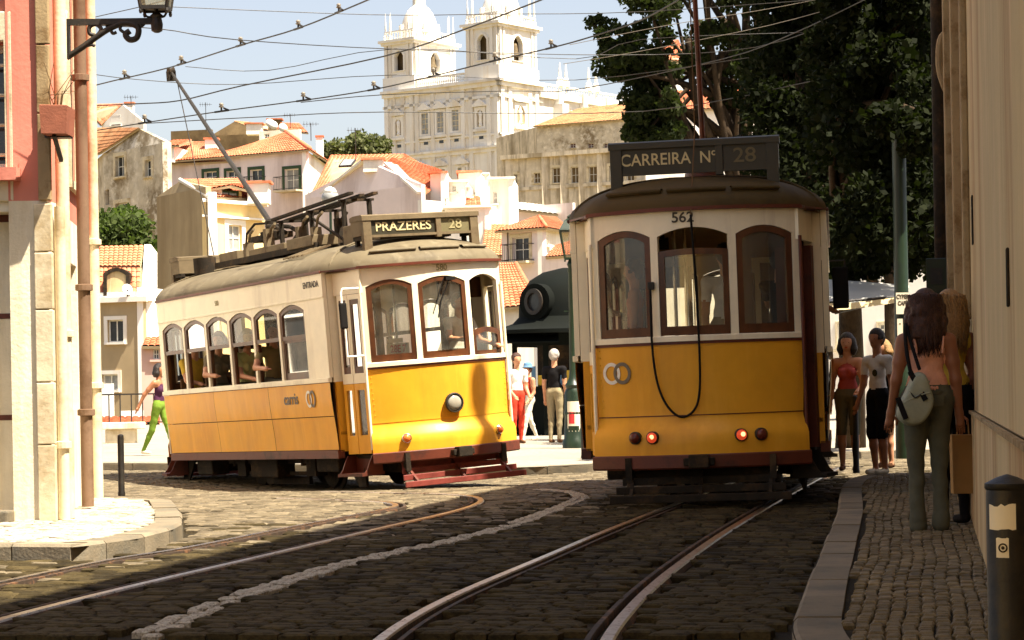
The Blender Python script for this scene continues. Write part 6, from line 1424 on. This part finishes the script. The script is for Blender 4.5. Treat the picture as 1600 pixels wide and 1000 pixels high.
# --- mouldy grey wall building below the church
Y = 265; T = house('streaked grey old building with a row of shuttered windows below the church', 880, Y)
wins = [(840,850,270,286), (869,881,262,286), (898,911,261,286), (926,939,260,285)]+[(808,814,272,287), (958,970,259,284), (985,997,258,283)]
a, b = wallpx(T, 790, Y+6, 1060, Y-4, 247, 10, 'pl_mould', [(*w_, {'surround':'stone_lime','pane':'pl_brown'}) for w_ in wins], sw=.3, depth=.25)
mb = MB(); mb.bar(a+V((0,-.2,0)), b+V((0,-.2,0)), .8, .5); mb.build('parapet', 'pl_mould', T, world=True)
for z_ in (294,): mb = MB(); mb.bar(W(790,297,Y+5.8), V((b.x,b.y-.2,W(790,297,Y+5.8).z)), .3, .4); mb.build('string_course', 'pl_mould', T, world=True)
for i, px in enumerate((803, 861, 890, 919, 948)):
    t_ = (px-790)/270; mb = MB(); q = a.lerp(b, t_); mb.box(q.x-.5, q.x+.5, q.y-.25, q.y+.2, 16, q.z); mb.build('pilaster', 'pl_mould', T, world=True)
# --- tiled annex of the church
Y = 330; T = house('long church annex with old hipped tile roof', 930, Y)
a, b = wallpx(T, 846, Y+6, 1090, Y-6, 198, 16, 'pl_old', [(x, x+9, 224, 231, {'pane': 'brown_paint'}) for x in (897, 925, 950, 978, 1010)], depth=.3)
tile_roof(T, a+V((-.6,-.6,0)), b+V((.6,-.6,0)), W(1085,148,Y+10), W(903,170,Y+14), 'tile_old', pitch=.5, course=.8)
facade(T, (a.x-6, a.y+14), (a.x, a.y), 16, a.z, 'pl_mould', [])
# houses glimpsed through the tree
T = house('orange roofed house glimpsed through the tall tree', 1060, 200); Y = 200
tile_roof(T, W(1015,92,Y), W(1075,96,Y), W(1060,62,Y+6), W(1040,66,Y+6), pitch=.3); wallpx(T, 1015, Y+.3, 1075, Y+.3, 92, 8, 'pl_bright', [])
T = house('white and tiled house behind the tall tree trunks', 1130, 170); Y = 170
tile_roof(T, W(1040,172,Y), W(1250,166,Y), W(1240,138,Y+8), W(1050,142,Y+8), 'tile', pitch=.3); wallpx(T, 1040, Y+.3, 1250, Y+.3, 172, 4, 'pl_bright', [(1150,1160,190,210)], depth=.2)
T = house('cream house front with white casement seen below the awning', 1385, 74); Y = 74
wallpx(T, 1290, Y, 1520, Y-2, 380, 0, 'pl_bright', [(1374,1402,505,545,{'bars':(2,3),'pane':'pane_light','surround':'stone_lime'}), (1310,1338,505,545,{'bars':(2,3),'surround':'stone_lime'})], depth=.12, sw=.06)
# white globe on the roof behind the sunlit tram
c = W(516, 309, 60); GL = thing('globe_lamp', 'white round globe on a post behind the sunlit tram roof', 'lamp', V((c.x, c.y, gz(c.x, c.y)+.1))); mb = MB(); zz = c.z-gz(c.x, c.y)-.1; mb.sphere((0,0,zz), .23, 16, 12); mb.build('globe', 'pane_light', GL, smooth=True); mb = MB(); mb.lathe([(.09,0),(.09,.4),(.04,.5),(.035,zz-.22),(.1,zz-.2)], 10); mb.build('post', 'iron_green', GL, smooth='auto'); mb = MB(); mb.lathe([(.2,0),(.13,.12),(.03,.17)], 14, (0,0,zz+.12)); mb.build('cap', 'white_paint', GL, smooth=True)

AER = [(205, 150, 170, 190, 'television aerial above the white gabled house at far left'), (322, 160, 200, 214, 'television aerial behind the left orange roof'), (486, 192, 214, 168, 'television aerial right of the hipped orange roof'), (556, 200, 244, 162, 'television aerial above the skylight roof'), (454, 178, 196, 206, 'television aerial beside the rooftop dishes')]
for px, y0, y1, Y, lab in AER:
    p = W(px, y1+6, Y); h_ = W(px, y0, Y).z-p.z; T = thing('aerial', lab, 'aerial', p); mb = MB(); mb.tube([(0,0,0), (0,0,h_)], .03, 5); mb.build('mast', 'iron', T)
    for k in range(5): mb = MB(); mb.bar((-.5+.22*k, -.35+.03*k, h_*.93), (-.5+.22*k, .35-.03*k, h_*.93), .02, .02); mb.bar((-.5+.22*k, 0, h_*.93-.22+.02*k), (-.5+.22*k, 0, h_*.93+.22-.02*k), .02, .02); mb.build('element', 'iron', T)
    mb = MB(); mb.bar((-.6,0,h_*.93), (.6,0,h_*.93), .025, .025); mb.build('boom', 'iron', T)
# ================================================================== church
cx, cy = W(788, 615, 430).x, 430.0
CT = thing('church', 'large pale baroque church with two domed bell towers on the skyline', 'church', (cx, cy, 0))
fd_ = V((-.79, .61, 0)).normalized(); sd_ = V((-fd_.y*-1, 0, 0)); sd_ = V((.61, .79, 0)).normalized()
fn_ = V((-.61, -.79, 0)).normalized(); sn_ = V((.79, -.61, 0)).normalized()
FL, SLn = 28.0, 62.0
def CF(u, z, k=0): return fd_*u+fn_*k+V((0,0,z))      # front wall, u to the left
def CS(u, z, k=0): return sd_*u+sn_*k+V((0,0,z))      # side wall, u to the right
ZC = lambda py: 1.05+(615-py)*430/FPX
Z1, Z2, Z3 = ZC(226), ZC(122), ZC(100)
mb = MB(); mb.prism([V((0,0,20)), fd_*FL+V((0,0,20)), fd_*FL+sd_*13+V((0,0,20)), sd_*13+V((0,0,20))], (0,0,Z2-20)); mb.build('front_block', 'church', CT)
mb = MB(); mb.prism([sd_*10+V((0,0,20)), sd_*10+fd_*FL+V((0,0,20)), sd_*SLn+fd_*FL+V((0,0,20)), sd_*SLn+V((0,0,20))], (0,0,ZC(134)-20)); mb.build('nave', 'church', CT)
def strip(Fm, u0, u1, z0, z1, k0, k1, name, m='church'):
    mb = MB(); P = [Fm(u0,z0,k0), Fm(u1,z0,k0), Fm(u1,z0,k1), Fm(u0,z0,k1)]; mb.prism(P, (0,0,z1-z0)); return mb.build(name, m, CT)
for nm, z0, z1, k in (('cornice', Z2-.5, Z2, 1.1), ('cornice', Z2-1.3, Z2-.5, .6), ('architrave', Z2-3.4, Z2-2.9, .35), ('cornice', Z1-.4, Z1, .8), ('cornice', Z1-1.1, Z1-.4, .4), ('base_course', Z1+2.0, Z1+2.3, .3)):
    strip(CF, -k, FL+.4, z0, z1, -.1, k, nm); strip(CS, -k, 13.2, z0, z1, -.1, k, nm)
for u in (.6, 2.4, 6.6, 8.6, 12.2, 16.0, 19.8, 21.2, 23.4, 25.8, 27.6): strip(CF, u-.45, u+.45, 24, Z2-1.3, -.1, .35, 'pilaster')
for u in (.7, 3.0, 9.2, 11.4): strip(CS, u-.5, u+.5, 24, Z2-1.3, -.1, .35, 'pilaster')
def cwin(Fm, u, zb, zt, w, kind):
    hw = w/2; Fw = lambda a, b, k: Fm(u+a, b, k)
    lp = rect(-hw, hw, zb, zt) if kind != 'niche' else arch(-hw, hw, zb, zt, hw*.9)
    op = cellout(lp, -hw-.45, hw+.45, zb-.4, zt+.5) if kind == 'niche' else rect(-hw-.45, hw+.45, zb-.4, zt+.5)
    mb = MB(); mb.ringF(Fw, op, lp, -.05, .38); s_ = mb.build('window_surround', 'church', CT)
    mb = MB(); mb.add([Fw(a, b, .03) for a, b in lp], [tuple(range(len(lp)))]); mb.build('pane', 'pane_light' if kind == 'win' else 'pl_gable', s_)
    if kind == 'win':
        mb = MB()
        for i in range(1, 4): mb.bar(Fw(-hw, zb+(zt-zb)*i/4, .06), Fw(hw, zb+(zt-zb)*i/4, .06), .12, .12)
        mb.bar(Fw(0, zb, .06), Fw(0, zt, .06), .12, .12); mb.build('glazing_bar', 'stone_lime', s_)
    mb = MB(); ped = [(-hw-.8, zt+.6), (hw+.8, zt+.6), (hw+.8, zt+.9), (0, zt+2.0), (-hw-.8, zt+.9)]; mb.prism([Fw(a, b, -.05) for a, b in ped], (Fw(0,0,.75)-Fw(0,0,-.05))); mb.build('pediment', 'church', s_)
    mb = MB(); mb.prism([Fw(-hw-.7, zb-.9, -.05), Fw(hw+.7, zb-.9, -.05), Fw(hw+.7, zb-.9, .6), Fw(-hw-.7, zb-.9, .6)], (0,0,.45)); mb.build('window_sill', 'church', s_)
    if kind == 'niche':
        c_ = Fw(0, zb, .12); mb = MB(); mb.lathe([(.4,0),(.42,.4),(.3,.5),(.42,.9),(.36,1.8),(.46,2.5),(.2,2.85),(.24,3.1),(.2,3.4),(.05,3.55)], 10, c_); mb.build('statue', 'church', s_, smooth=True)
z0 = ZC(197)
for u in (10.4, 14.1, 17.9): cwin(CF, u, z0, ZC(164), 1.7, 'win')
for u in (4.4, 24.6): cwin(CF, u, z0+.3, ZC(168), 1.6, 'niche')
cwin(CS, 6.2, ZC(190), ZC(160), 2.6, 'niche')
for u in (10.4, 14.1, 17.9, 4.4, 24.6): 
    strip(CF, u-.5, u+.5, ZC(214), ZC(209), .0, .06, 'vent', 'pane'); 
for u in (9, 14.1, 19.4): cwin(CF, u, ZC(285), ZC(256), 2.0, 'win')
for u, a in ((18, 1), (26, 1), (34, 1), (42, 0), (50, 1)):
    strip(CS, u-1.0, u+1.0, 24, ZC(150), -.1, 2.2, 'buttress'); strip(CS, u-.7, u+.7, ZC(150), ZC(128), -.1, 1.2, 'buttress'); strip(CS, u+3.2, u+4.6, ZC(166), ZC(154), .0, .05, 'window', 'pl_gable')
strip(CS, 12, SLn, ZC(134)-1.0, ZC(134), -.1, .8, 'cornice')
def balus(Fm, u0, u1, z, k, n):
    strip(Fm, u0, u1, z, z+.3, k-.25, k+.25, 'balustrade_base'); strip(Fm, u0, u1, z+1.6, z+1.9, k-.25, k+.25, 'balustrade_rail')
    mb = MB()
    for i in range(n+1): mb.lathe([(.1,0),(.2,.4),(.1,.9),(.14,1.3)], 6, Fm(u0+(u1-u0)*i/n, z+.3, k))
    mb.build('balusters', 'church', CT)
def pinn(p, h=3.4, r=.55):
    mb = MB(); mb.lathe([(r,0),(r,1.0),(r*.6,1.1),(r*.75,1.5),(r*.35,1.9),(r*.45,2.2),(r*.12,h)], 8, p); mb.build('pinnacle', 'church', CT, smooth='auto')
balus(CF, 8.5, 20.5, Z2, -.2, 26); balus(CS, 12.5, SLn, ZC(134), -.2, 60)
for u in (19.5, 21.5, 29, 31.5): pinn(CS(u, ZC(134)+1.8, -.2), 4.6, .75)
def tower(o, wF, wS, zt):
    # o: origin corner on the front line (u of its right edge); wF along the front, wS along the side
    O = fd_*o; TF = lambda u, z, k=0: O+fd_*u+fn_*k+V((0,0,z)); TS = lambda u, z, k=0: O+sd_*u+sn_*k+V((0,0,z)); TBk = lambda u, z, k=0: TF(u, z, 0)+sd_*wS
    zb = Z2
    mb = MB(); mb.prism([TF(-.3,zb,.3), TF(wF+.3,zb,.3), TF(wF+.3,zb,.3)+sd_*(wS+.6), TF(-.3,zb,.3)+sd_*(wS+.6)], (0,0,Z3-zb)); mb.build('tower_base', 'church', CT)
    def face(Fm, w, flip):
        aw, z0, z1 = 2.3 if w < 9 else 2.9, Z3+1.2, zt-1.7; c = w/2; Fw = lambda a, b, k: Fm(a, b, k)
        lp = arch(c-aw/2, c+aw/2, z0, z1, aw*.45); mb = MB(); mb.ringF(Fw, cellout(lp, 0, w, Z3, zt), lp, -.9, 0); t = mb.build('tower_wall', 'church', CT)
        for u in (.5, 1.5, w-1.5, w-.5): mb = MB(); P = [Fm(u-.3,Z3,0), Fm(u+.3,Z3,0), Fm(u+.3,Z3,.28), Fm(u-.3,Z3,.28)]; mb.prism(P, (0,0,zt-Z3)); mb.build('tower_pilaster', 'church', CT)
        mb = MB(); mb.ringF(Fw, arch(c-aw/2-.4, c+aw/2+.4, z0-.1, z1+.4, aw*.5), lp, 0, .2); mb.build('arch_surround', 'church', CT)
    face(lambda u, z, k: TF(u, z, k), wF, 0); face(lambda u, z, k: TS(u, z, k), wS, 0)
    face(lambda u, z, k: TF(u, z, 0)+sd_*wS-fn_*k, wF, 0); face(lambda u, z, k: TS(u, z, 0)+fd_*wF-sn_*k, wS, 0)
    cen = TF(wF/2, 0)+sd_*wS/2
    mb = MB(); mb.prism([TF(1.6,Z3,-1.6), TF(wF-1.6,Z3,-1.6), TF(wF-1.6,Z3,-1.6)+sd_*(wS-3.2), TF(1.6,Z3,-1.6)+sd_*(wS-3.2)], (0,0,zt-Z3-.2)); mb.build('dark_core', 'pl_brown', CT)  # solid brown core put in as the darkness of the belfry openings
    mb = MB(); mb.lathe([(.1,3.0),(.35,2.9),(.5,2.2),(.62,1.2),(.9,.6),(.95,.5)], 14, TS(wS/2, Z3+1.6, -.6)); mb.build('bell', 'gear_light', CT, smooth=True)
    for k, za, zb_ in ((.9, zt, zt+.5), (.5, zt-.5, zt)):
        mb = MB(); mb.prism([TF(-k,za,k), TF(wF+k,za,k), TF(wF+k,za,k)+sd_*(wS+2*k), TF(-k,za,k)+sd_*(wS+2*k)], (0,0,zb_-za)); mb.build('tower_cornice', 'church', CT)
    zr_ = zt+.5
    for Fm, w in ((TF, wF), (TS, wS)):
        mb = MB(); P = [Fm(0,zr_+1.5,0), Fm(w,zr_+1.5,0), Fm(w,zr_+1.5,-.4), Fm(0,zr_+1.5,-.4)]; mb.prism(P, (0,0,.3))
        for i in range(int(w/.7)+1): mb.lathe([(.08,0),(.17,.5),(.08,1.1),(.12,1.5)], 6, Fm(i*.7, zr_, -.2))
        mb.build('tower_balustrade', 'church', CT)
    for a in (0, 1):
        for b in (0, 1):
            for q in ((0,0), (1.3,0), (0,1.3)):
                p = TF((wF-.2 if a else .2)+(-q[0] if a else q[0]), zr_)+sd_*((wS-.2 if b else .2)+(-q[1] if b else q[1])); pinn(p, 5.4, .42)
    R = min(wF, wS)*.5
    mb = MB(); mb.lathe([(R*1.02,0),(R*1.02,1.6),(R*.98,1.8),(R*.97,2.6),(R*.9,4.0),(R*.76,5.4),(R*.56,6.5),(R*.38,7.1),(R*.34,7.4),(R*.34,10.0),(R*.42,10.1),(R*.3,11.0),(.1,12.5),(.05,15)], 24, cen+V((0,0,zr_))); mb.build('dome', 'church', CT, smooth='auto')
    for i in range(8):
        a = 2*PI*(i+.5)/8; dd = V((math.cos(a), math.sin(a), 0)); mb = MB(); mb.obox(cen+dd*R*1.0+V((0,0,zr_+2.0)), dd*.35, V((-dd.y,dd.x,0))*.55, (0,0,1.3)); mb.build('dome_lucarne', 'church', CT)
tower(.0, 7.6, 11.8, ZC(36)); tower(20.6, 7.4, 12.6, ZC(46)+.3)
# ================================================================== trees
def leaves(n, clumps, size, rs, flat=.0):
    # clumps: (centre, radii, weight); leaves gathered in the outer part of each clump
    w = np.array([c[2] for c in clumps]); w = w/w.sum(); ids = rs.choice(len(clumps), n, p=w)
    C = np.array([c[0] for c in clumps])[ids]; R = np.array([c[1] for c in clumps])[ids]
    d = rs.normal(size=(n,3)); d /= np.linalg.norm(d, axis=1)[:, None]; r = rs.random(n)**.42
    P = C+d*R*r[:, None]; a = rs.normal(size=(n,3)); a /= np.linalg.norm(a, axis=1)[:, None]; b = np.cross(a, rs.normal(size=(n,3))); b /= np.linalg.norm(b, axis=1)[:, None]
    s = size*(.6+.8*rs.random(n))[:, None]; a = a*s; b = b*s*.7
    V_ = np.stack([P-a, P-b*.9+a*.1, P+a, P+b*.9+a*.1], 1).reshape(-1, 3); F_ = np.arange(4*n).reshape(n, 4); return V_, F_
def crown_mesh(name, V_, F_, m, T):
    me = bpy.data.meshes.new(name); me.from_pydata((V_-np.array(T.location)).tolist(), [], F_.tolist()); me.materials.append(MT[m]); me.update()
    o = bpy.data.objects.new(name, me); COL.objects.link(o); o.parent = T; return o
def grow(T, base, top, r0, ends, m='bark', seed=1):
    r = random.Random(seed); mb = MB(); pts = [V(base).lerp(V(top), t)+V((r.uniform(-.1,.1), r.uniform(-.1,.1), 0))*(t > 0) for t in (0,.2,.4,.6,.8,1)]
    mb.tube([p-T.location for p in pts], [r0*1.25, r0, r0*.85, r0*.7, r0*.5, r0*.25], 10); mb.build('trunk', m, T, smooth=True)
    for e in ends:
        t = r.uniform(.35, .85); s = V(base).lerp(V(top), t); e = V(e); mid = s.lerp(e, .5)+V((r.uniform(-.3,.3), r.uniform(-.3,.3), r.uniform(0,.5)))
        mb = MB(); mb.tube([p-T.location for p in catmull([s, mid, e], 4)], [r0*.4*(1-i/9)+.012 for i in range(9)], 6); mb.build('branch', m, T, smooth=True)
rs = np.random.default_rng(11)
def blob(px0, px1, py0, py1, Y, n, rmin, rmax, rsd, dy=1.5, w=1.0, inside=None):
    out = []
    while len(out) < n:
        px, py = rsd.uniform(px0, px1), rsd.uniform(py0, py1)
        if inside and not inside(px, py): continue
        c = W(px, py, Y+rsd.uniform(-dy, dy)); r = rsd.uniform(rmin, rmax); out.append((tuple(c), (r, r, r*.8), r**2*w))
    return out
# airy tall tree left of the dark mass
Y = 58.0; b = XY(1150, Y); T = thing('tree', 'tall airy tree with see-through branches rising behind the shaded tram', 'tree', (b.x, b.y, .2))
def shapeA(px, py):
    # ragged silhouette: wide at the top, lobes on the left
    if py < 60: return px > 985+random.uniform(-10, 25)
    if py < 125: return px > 930+8*math.sin(py*.2)
    if py < 150: return px > 990
    return (985 < px < 1060) or (px > 1120 and random.random() < .45)
cl = blob(925, 1215, -120, 215, Y, 88, .2, .5, rs, 2.2, inside=shapeA)+blob(925, 1000, 30, 120, Y, 26, .15, .3, rs, .8)+blob(985, 1060, 150, 215, Y, 22, .25, .45, rs, 1)
V_, F_ = leaves(22000, cl, .082, rs); crown_mesh('crown', V_, F_, 'leaf_mid', T)
ends = [c[0] for c in cl[::4]]
grow(T, (b.x, b.y, 0), W(1165, -60, Y), .26, ends, seed=4)
for pts in (((1165,215),(1158,120),(1140,20)), ((1110,215),(1085,150),(1075,60)), ((1140,215),(1120,150),(1128,80)), ((1185,215),(1190,120),(1180,10))):
    mb = MB(); mb.tube([p-T.location for p in catmull([W(px, py, Y-.5) for px, py in pts], 5)], .09, 7); mb.build('branch', 'bark', T, smooth=True)
# dark dense trees on the right
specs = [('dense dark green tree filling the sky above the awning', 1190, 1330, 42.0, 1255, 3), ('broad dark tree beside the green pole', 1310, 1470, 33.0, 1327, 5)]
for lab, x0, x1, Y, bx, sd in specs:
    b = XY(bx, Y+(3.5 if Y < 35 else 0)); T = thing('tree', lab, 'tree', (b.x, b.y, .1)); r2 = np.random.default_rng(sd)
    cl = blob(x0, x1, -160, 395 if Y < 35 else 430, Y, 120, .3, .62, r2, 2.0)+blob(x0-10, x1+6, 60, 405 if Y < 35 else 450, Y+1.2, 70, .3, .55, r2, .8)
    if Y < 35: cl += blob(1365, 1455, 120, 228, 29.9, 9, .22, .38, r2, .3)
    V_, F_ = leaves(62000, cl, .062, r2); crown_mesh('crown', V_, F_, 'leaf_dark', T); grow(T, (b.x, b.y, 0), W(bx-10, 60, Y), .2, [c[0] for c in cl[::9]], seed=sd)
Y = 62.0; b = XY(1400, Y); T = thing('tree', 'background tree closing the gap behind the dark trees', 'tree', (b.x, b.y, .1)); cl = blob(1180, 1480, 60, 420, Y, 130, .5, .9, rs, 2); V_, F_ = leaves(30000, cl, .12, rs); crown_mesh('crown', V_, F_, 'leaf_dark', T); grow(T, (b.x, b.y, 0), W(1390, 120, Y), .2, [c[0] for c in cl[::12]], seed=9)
# shadow-giving street tree behind the shaded building: seen only at the right edge
# bush behind the beige house
Y = 128; b = XY(190, Y); T = thing('bush', 'rounded bright green bush between the stone house and beige house', 'bush', (b.x, b.y, -2)); cl = blob(140, 245, 345, 440, Y, 60, .6, 1.2, rs, 1.5, inside=lambda x, y: y > 338+max(0, (x-200))*.9-(8 if x < 190 else 0)); V_, F_ = leaves(14000, cl, .16, rs); crown_mesh('crown', V_, F_, 'leaf_bush', T); grow(T, (b.x, b.y, -3), W(190, 400, Y), .2, [c[0] for c in cl[::10]], seed=2)
for lab, x0, x1, y0, y1 in (('round olive green tree on the skyline left of the church', 546, 602, 212, 250), ('low olive green trees on the skyline behind the roofs', 498, 545, 222, 255)):
    Y = 380; b = XY((x0+x1)/2, Y); T = thing('tree', lab, 'tree', (b.x, b.y, 20)); cl = blob(x0+8, x1-4, y0+8, y1+20, Y, 40, 1.2, 2.4, rs, 3, inside=lambda x, y: (y-y0) > 14*((x-(x0+x1)/2)/((x1-x0)/2))**2); V_, F_ = leaves(9000, cl, .38, rs); crown_mesh('crown', V_, F_, 'leaf_far', T); grow(T, (b.x, b.y, 20), W((x0+x1)/2, y1, Y), .3, [c[0] for c in cl[::10]], seed=6)
